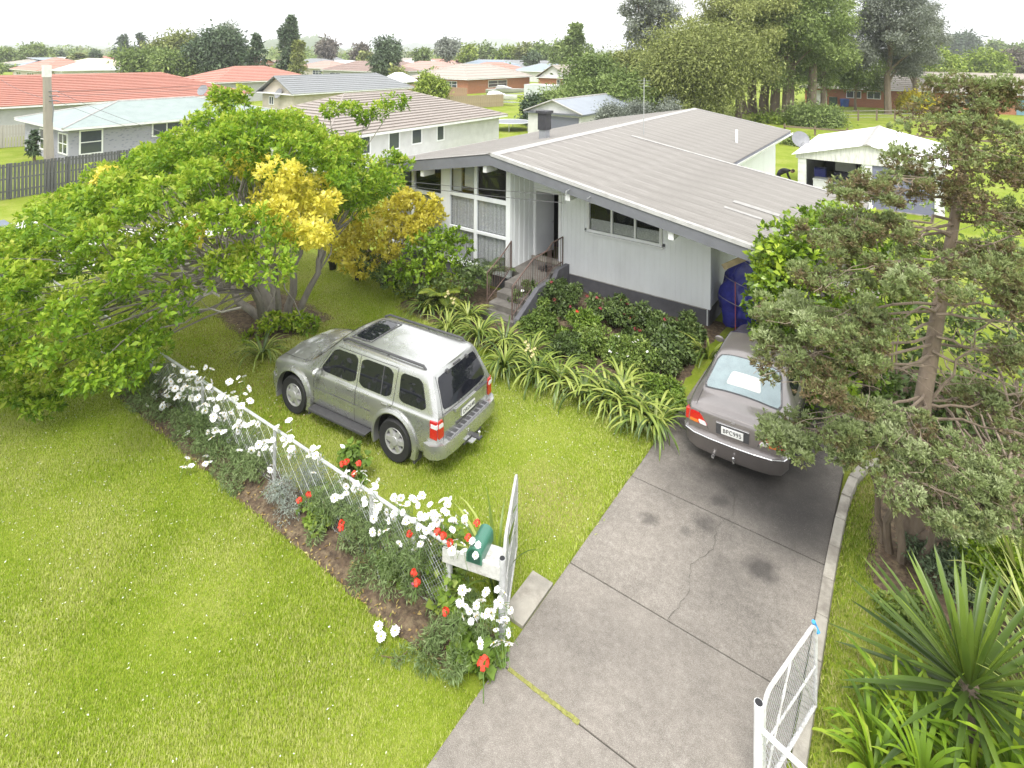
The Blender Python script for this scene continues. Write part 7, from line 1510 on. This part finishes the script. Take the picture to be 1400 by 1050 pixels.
def far_tree(u, vb, vt, wpx, kind, shape, label, name='tree', n=None, leaf=None, depth=None, group=None, fill=1.0, trunk=True, base_frac=.18, lean=0):
    """tree standing where the photo's sight line at (u, vb) meets the ground, or at a given depth; height from vt"""
    if depth is None: p = gz(u, vb, 0); t = (p - CAMP) @ _fw
    else: t = depth; p = gd(u, 80, t); p[2] = 0
    sc = FPX / t; H_ = CAMH - (vt - CYPX) / sc; Rw = wpx / sc / 2; z0 = H_ * base_frac
    n = n or 26
    if shape == 'cone':
        f = ft.random(n) ** .8; a = ft.uniform(0, 6.283, n); rr_ = Rw * (1 - f) * ft.uniform(.5, 1, n) + Rw * .05
        C = np.stack([np.cos(a) * rr_, np.sin(a) * rr_, z0 + (H_ - z0) * f * .95], -1); rad = (Rw * .34 * (1.15 - f)).clip(Rw * .10) ; flat = .6
    elif shape == 'column':
        f = ft.random(n); a = ft.uniform(0, 6.283, n); pr = np.sin((f * .86 + .12) * np.pi) ** .45; rr_ = Rw * .6 * pr
        C = np.stack([np.cos(a) * rr_, np.sin(a) * rr_, z0 * .3 + (H_ - z0 * .3) * f * .96], -1); rad = Rw * .5 * pr; flat = 1.5
    elif shape == 'open':
        d = rdir(n, ft); C = d * np.array([Rw * .85, Rw * .85, (H_ - z0) * .45]) * ft.uniform(.45, 1, (n, 1)) + np.array([0, 0, (H_ + z0) / 2]); rad = Rw * ft.uniform(.14, .26, n) * min(1, (55 / n) ** .4); flat = .7
    else:
        d = rdir(n, ft); C = d * np.array([Rw * .78, Rw * .78, (H_ - z0) * .40]) * ft.uniform(.35, 1, (n, 1)) + np.array([0, 0, (H_ + z0) / 2]); rad = Rw * ft.uniform(.26, .42, n); flat = .8
    C[:, 0] += lean * C[:, 2]
    leaf = leaf or max(.16, 4.2 / sc)
    per = int(min(900, max(40, fill * 2.2 * 4 * np.pi * np.mean(rad) ** 2 / (leaf * leaf * .45))))
    root = empty(name, (p[0], p[1], 0), ft.uniform(0, 6.28) if lean == 0 else 0, label, 'tree' if 'shrub' not in name else 'shrub', group)
    me = foliage('crown', C, rad, per, leaf, LM[kind], .42, flat, .45, droop=.3, r=ft, sv=.35, gauss=(shape != 'column')); put('crown', me, root)
    if trunk:
        k = MB(); r0 = max(.10, H_ * .022); limb(k, (0, 0, -.2), (lean * H_ * .6, 0, H_ * .62), r0, r0 * .45, .05, 7, 5, frr)
        for c in C[:: max(1, n // 10)]: limb(k, (lean * c[2] * .5, 0, min(c[2] * .6, H_ * .55)), c, r0 * .4, r0 * .08, .1, 4, 3, frr)
        k.build('trunk', BARKB, root)
    return root
T = far_tree
# left middle distance
T(198, 0, 66, 66, 'green', 'round', 'rounded mid-green tree left of the dark round tree', depth=112, n=30); T(235, 0, 70, 62, 'green', 'round', 'broad green tree crowding the red roof', depth=108, n=30); T(245, 0, 50, 78, 'olive', 'round', 'olive-brown topped tree rising behind the green trees', depth=130, n=30)
T(297, 0, 42, 76, 'dark', 'round', 'large dark green round tree above the red roof', depth=112, n=38); T(350, 0, 49, 46, 'dark', 'cone', 'dark spreading conifer beside the round tree', depth=105, n=34); T(314, 0, 28, 44, 'grey', 'open', 'airy grey-blue gum tree behind the dark trees', depth=165, n=30, base_frac=.3, fill=.6)
T(394, 0, 22, 29, 'dark', 'column', 'tall dark columnar cypress', depth=120, n=46); T(408, 0, 58, 24, 'olive', 'column', 'short olive conifer at the foot of the cypress', depth=112, n=26)
T(168, 0, 50, 28, 'dark', 'cone', 'dark pine on the skyline', depth=220); T(191, 0, 47, 20, 'dark', 'cone', 'slim tiered pine on the skyline', depth=230, n=18, fill=.6); T(50, 0, 66, 36, 'green', 'round', 'green tree on the left skyline', depth=210); T(78, 0, 72, 20, 'dark', 'round', 'small dark tree on the left skyline', depth=220)
T(130, 0, 71, 12, 'dark', 'round', 'small round dark tree near the palm', depth=200); T(8, 0, 70, 24, 'green', 'round', 'green tree at the far left skyline', depth=200)
T(525, 0, 45, 42, 'dark', 'round', 'tall dark green tree between brown roofs', depth=130, n=34, base_frac=.08); T(447, 0, 50, 30, 'brown', 'round', 'grey-brown tree on the skyline', depth=230); T(492, 0, 58, 24, 'brown', 'round', 'brownish round tree on the skyline', depth=210); T(500, 0, 66, 18, 'olive', 'round', 'small olive tree below the brownish one', depth=190)
T(612, 0, 46, 30, 'grey', 'round', 'tall grey gum tree on the skyline', depth=190, n=24, base_frac=.3); T(577, 0, 62, 24, 'green', 'round', 'green tree left of the grey gum', depth=200); T(640, 0, 62, 30, 'lime', 'round', 'bright green tree right of the grey gum', depth=200)
for i, (u, vt, w, kd, dp, sh) in enumerate(((668, 58, 34, 'green', 240, 'round'), (695, 60, 34, 'lime', 230, 'round'), (722, 56, 36, 'olive', 220, 'round'), (740, 54, 34, 'green', 200, 'round'), (727, 68, 22, 'dark', 180, 'round'), (755, 62, 30, 'olive', 210, 'round'), (770, 50, 40, 'green', 170, 'round'))): T(u, 0, vt, w, kd, sh, ('green skyline tree right of the blue roof', 'lime skyline tree above the blue roof', 'olive skyline tree above the pale blue house', 'green skyline tree behind the brick cottage', 'dark clipped tree beside the pale blue house', 'olive skyline tree near the tall cedar', 'green tree against the tall cedar')[i], depth=dp)
T(787, 0, 30, 70, 'green', 'cone', 'tall broad cedar behind the brick cottage', depth=125, n=48, base_frac=.05); T(590, 0, 98, 60, 'lime', 'open', 'bright open-crowned tree beside the brown fence', depth=72, n=36, base_frac=.12); T(545, 0, 88, 24, 'olive', 'open', 'small olive tree near the pinkish roof', depth=120, n=18)
# green bank of shrubs between the cottage and the big trees
for i, (u, vt, w, dp, kd) in enumerate(((820, 72, 90, 74, 'green'), (860, 62, 90, 78, 'olive'), (805, 105, 80, 62, 'green'), (850, 95, 80, 60, 'green'), (895, 80, 80, 66, 'green'), (770, 122, 70, 60, 'green'), (735, 130, 50, 60, 'dark'))):
    T(u, 0, vt, w, kd, 'round', ('green bank tree left of the big grove', 'olive tree on the bank by the big grove', 'green shrubby tree above the slate garage', 'green shrubby tree behind the slate garage ridge', 'green shrubby tree against the grove trunks', 'low green hedge tree beside the slate garage', 'dark hedge bush left of the slate garage')[i], depth=dp, n=36, base_frac=.02, trunk=False, name='shrub_tree')
for i, (u, vt, w, dp) in enumerate(((840, 138, 60, 40), (880, 134, 60, 41), (915, 130, 50, 43))): T(u, 0, vt, w, 'grey', 'round', ('silvery shrub above the main roof next to the slate garage', 'silvery shrub above the main roof ridge', 'silvery shrub behind the main roof by the grove')[i], depth=dp, n=22, base_frac=.1, name='silver_shrub', leaf=.13)
# the big grove
T(890, 0, -60, 90, 'grey', 'open', 'tall grey gum tree at the edge of the grove', depth=84, n=80, base_frac=.25, leaf=.34)
T(955, 0, 22, 170, 'olive', 'round', 'broad wind-blown olive tree in the grove', depth=62, n=90, base_frac=.08, leaf=.26)
T(1010, 0, -60, 150, 'olive', 'open', 'tall yellowish tree in the middle of the grove', depth=68, n=90, base_frac=.12, leaf=.26)
T(1075, 0, -90, 170, 'green', 'open', 'tallest dark green tree of the grove', depth=70, n=110, base_frac=.12, leaf=.26); T(1125, 0, -40, 110, 'green', 'open', 'leaning green tree at the right of the grove', depth=72, n=70, base_frac=.15, leaf=.26)
T(1215, 0, -70, 130, 'grey', 'open', 'airy silver-green tree over the bungalow roof', depth=74, n=110, base_frac=.15, leaf=.24, fill=.7); T(1170, 0, 60, 110, 'green', 'open', 'lower green boughs in front of the brick bungalow', depth=78, n=50, base_frac=.30, leaf=.24); T(1250, 0, -30, 90, 'grey', 'open', 'slender silver-green tree beside the airy one', depth=80, n=70, base_frac=.25, leaf=.24, fill=.6)
tkl = ((1030, 74.0, -.05), (1045, 72.5, .02), (1060, 71, .0), (1078, 70.5, .05), (1110, 70, .02), (1020, 73, -.16))
for i, (u, dp, ln) in enumerate(tkl):     # trunks that stand clear below the crowns
    p = gd(u, 80, dp); k = MB(); limb(k, (0, 0, -.2), (ln * 12, 0, 11), .62 if i < 5 else .4, .30, .03, 9, 6, frr); o = k.build('trunk', BARKB, None, smooth=True, loc=(p[0], p[1], 0)); o.name = 'grove_trunk'; tag(o, 'thick dark tree trunk standing in the grove behind the main house', 'trunk', 'grove trunks')
T(1255, 155, 122, 46, 'yellow', 'round', 'rounded golden yellow bush in front of the brick bungalow', name='yellow_shrub', n=20, base_frac=.02, trunk=False, leaf=.3); T(1110, 172, 150, 80, 'green', 'round', 'weedy green shrub along the back boundary', name='boundary_shrub', n=24, base_frac=.0, trunk=False, leaf=.25, depth=62); T(1060, 0, 168, 60, 'lime', 'round', 'bright low shrub at the foot of the grove', name='boundary_shrub', n=18, base_frac=0, trunk=False, depth=64); T(1090, 0, 185, 40, 'green', 'round', 'leafy shrub behind the garage corner', name='boundary_shrub', n=16, base_frac=0, trunk=False, depth=48, leaf=.16); T(1345, 0, 62, 60, 'lime', 'round', 'bright green tree beyond the bungalow roof', depth=140); T(1285, 0, 58, 60, 'lime', 'round', 'fresh green tree at the end of the bungalow roof', depth=125); T(1385, 0, 62, 50, 'brown', 'round', 'dark brownish tree at the right skyline', depth=150)
T(1305, 0, 33, 36, 'dark', 'round', 'dark tall trees on the right skyline', depth=330); T(1325, 0, 37, 34, 'dark', 'round', 'dark pine mass on the right skyline', depth=330); T(1362, 0, 44, 26, 'green', 'round', 'green tree on the right skyline', depth=300); T(1395, 0, 50, 30, 'green', 'round', 'green tree at the far right skyline', depth=280)
# palm on the left skyline and small conifer by the red house fence
pp_ = gd(107, 80, 180); palm(pp_[0], pp_[1], 4.6, 22, 3.4, 'palm tree on the left skyline', LM['olive'], name='skyline_palm', lw=.5)
pq = gz(47, 225, 0); far_tree(47, 222, 182, 22, 'dark', 'cone', 'small dark bush tree behind the dark paling fence', n=18, leaf=.2)
for i, (u, v, w) in enumerate(((10, 180, 70), (40, 182, 40))): T(u, 0, 168, w, 'lime', 'round', 'creeper draped over the pale grey fence' if i == 0 else 'end of the creeper on the pale grey fence', name='fence_shrub', depth=52, n=14, base_frac=.5, trunk=False, leaf=.2)
# nondescript far woodland rows
def woods(label, pts, m, leaf):
    C, Rr = [], []
    for (u0, u1, dep_, h0, h1, nn) in pts:
        for i in range(nn):
            u = frr.uniform(u0, u1); d_ = dep_ * frr.uniform(.85, 1.2); p = gd(u, 80, d_); h = frr.uniform(h0, h1)
            for j in range(4): C.append((p[0] + frr.uniform(-1, 1) * h * .5, p[1] + frr.uniform(-1, 1) * h * .5, h * (.25 + .16 * j))); Rr.append(h * frr.uniform(.25, .42))
    me = foliage('woodland', np.array(C), np.array(Rr), 60, leaf, m, .6, .8, .5, r=ft); o = put('far_woodland', me); tag(o, label, 'trees', kind='stuff')
woods('mass of far green trees across the suburb', [(-250, 1650, 330, 5, 10, 100), (-250, 1650, 520, 6, 12, 150)], LM['green'], 1.3)
woods('mass of far olive and dark trees towards the hills', [(-250, 1650, 420, 5, 10, 90), (-250, 1650, 760, 7, 13, 190)], LM['olive'], 1.7)
woods('mass of low bushes between the far houses', [(-200, 620, 170, 2, 4.5, 70), (560, 1650, 210, 2, 5, 70)], LM['green'], .8)
# hills
HILLM = mat('hill_grass', (.13, .17, .08), .95, .4, .004, dirt=(.06, .09, .05), dscale=.012)
def hill(name, u0, u1, depth_, prof, seed):
    r_ = np.random.default_rng(seed); us = np.linspace(u0, u1, 90); V = []; sc = FPX / depth_
    for j, back in enumerate((0, .06, .14, .3)):
        for u in us:
            v = np.interp(u, [q[0] for q in prof], [q[1] for q in prof]); top = max(0, (CYPX + 2 - v) / sc) + CAMH
            p = gd(u, 80, depth_ * (1 + back)); h = (0, .62, 1.0, .5)[j] * top * (1 + .05 * r_.normal()) if j else -1; V.append((p[0], p[1], h + (r_.random() * top * .07 if j == 2 else 0)))
    w = len(us); F = [(j * w + i, j * w + i + 1, (j + 1) * w + i + 1, (j + 1) * w + i) for j in range(3) for i in range(w - 1)]
    o = put(name, mesh_np(name, V, F, HILLM, smooth=True)); tag(o, kind='structure')
hill('hill', -400, 420, 1900, [(-400, 66), (0, 68), (60, 66), (150, 69), (260, 72), (420, 74)], 1)
hill('hill', 330, 470, 900, [(330, 76), (360, 60), (380, 54), (405, 56), (430, 50), (450, 56), (470, 72)], 2)
hill('hill', 430, 900, 2400, [(430, 70), (520, 68), (570, 60), (620, 62), (655, 54), (690, 53), (730, 60), (800, 66), (900, 70)], 3)
hill('hill', 850, 1750, 2100, [(850, 70), (1000, 66), (1200, 64), (1290, 62), (1350, 60), (1420, 62), (1750, 68)], 4)
# the air: one even haze round everything, sky outside
k = MB(); k.box(-5060, 5060, -5060, 5060, -1.5, 110); hz = k.build('haze', None, None); hz.data.materials.clear()
hm = bpy.data.materials.new('haze_air'); hm.use_nodes = True; t = hm.node_tree; t.nodes.remove(t.nodes['Principled BSDF']); pv = t.nodes.new('ShaderNodeVolumePrincipled'); pv.inputs['Color'].default_value = (.97, .985, 1, 1); pv.inputs['Density'].default_value = .00045; pv.inputs['Anisotropy'].default_value = .2
t.links.new(pv.outputs[0], t.nodes['Material Output'].inputs['Volume']); hz.data.materials.append(hm); tag(hz, kind='stuff')
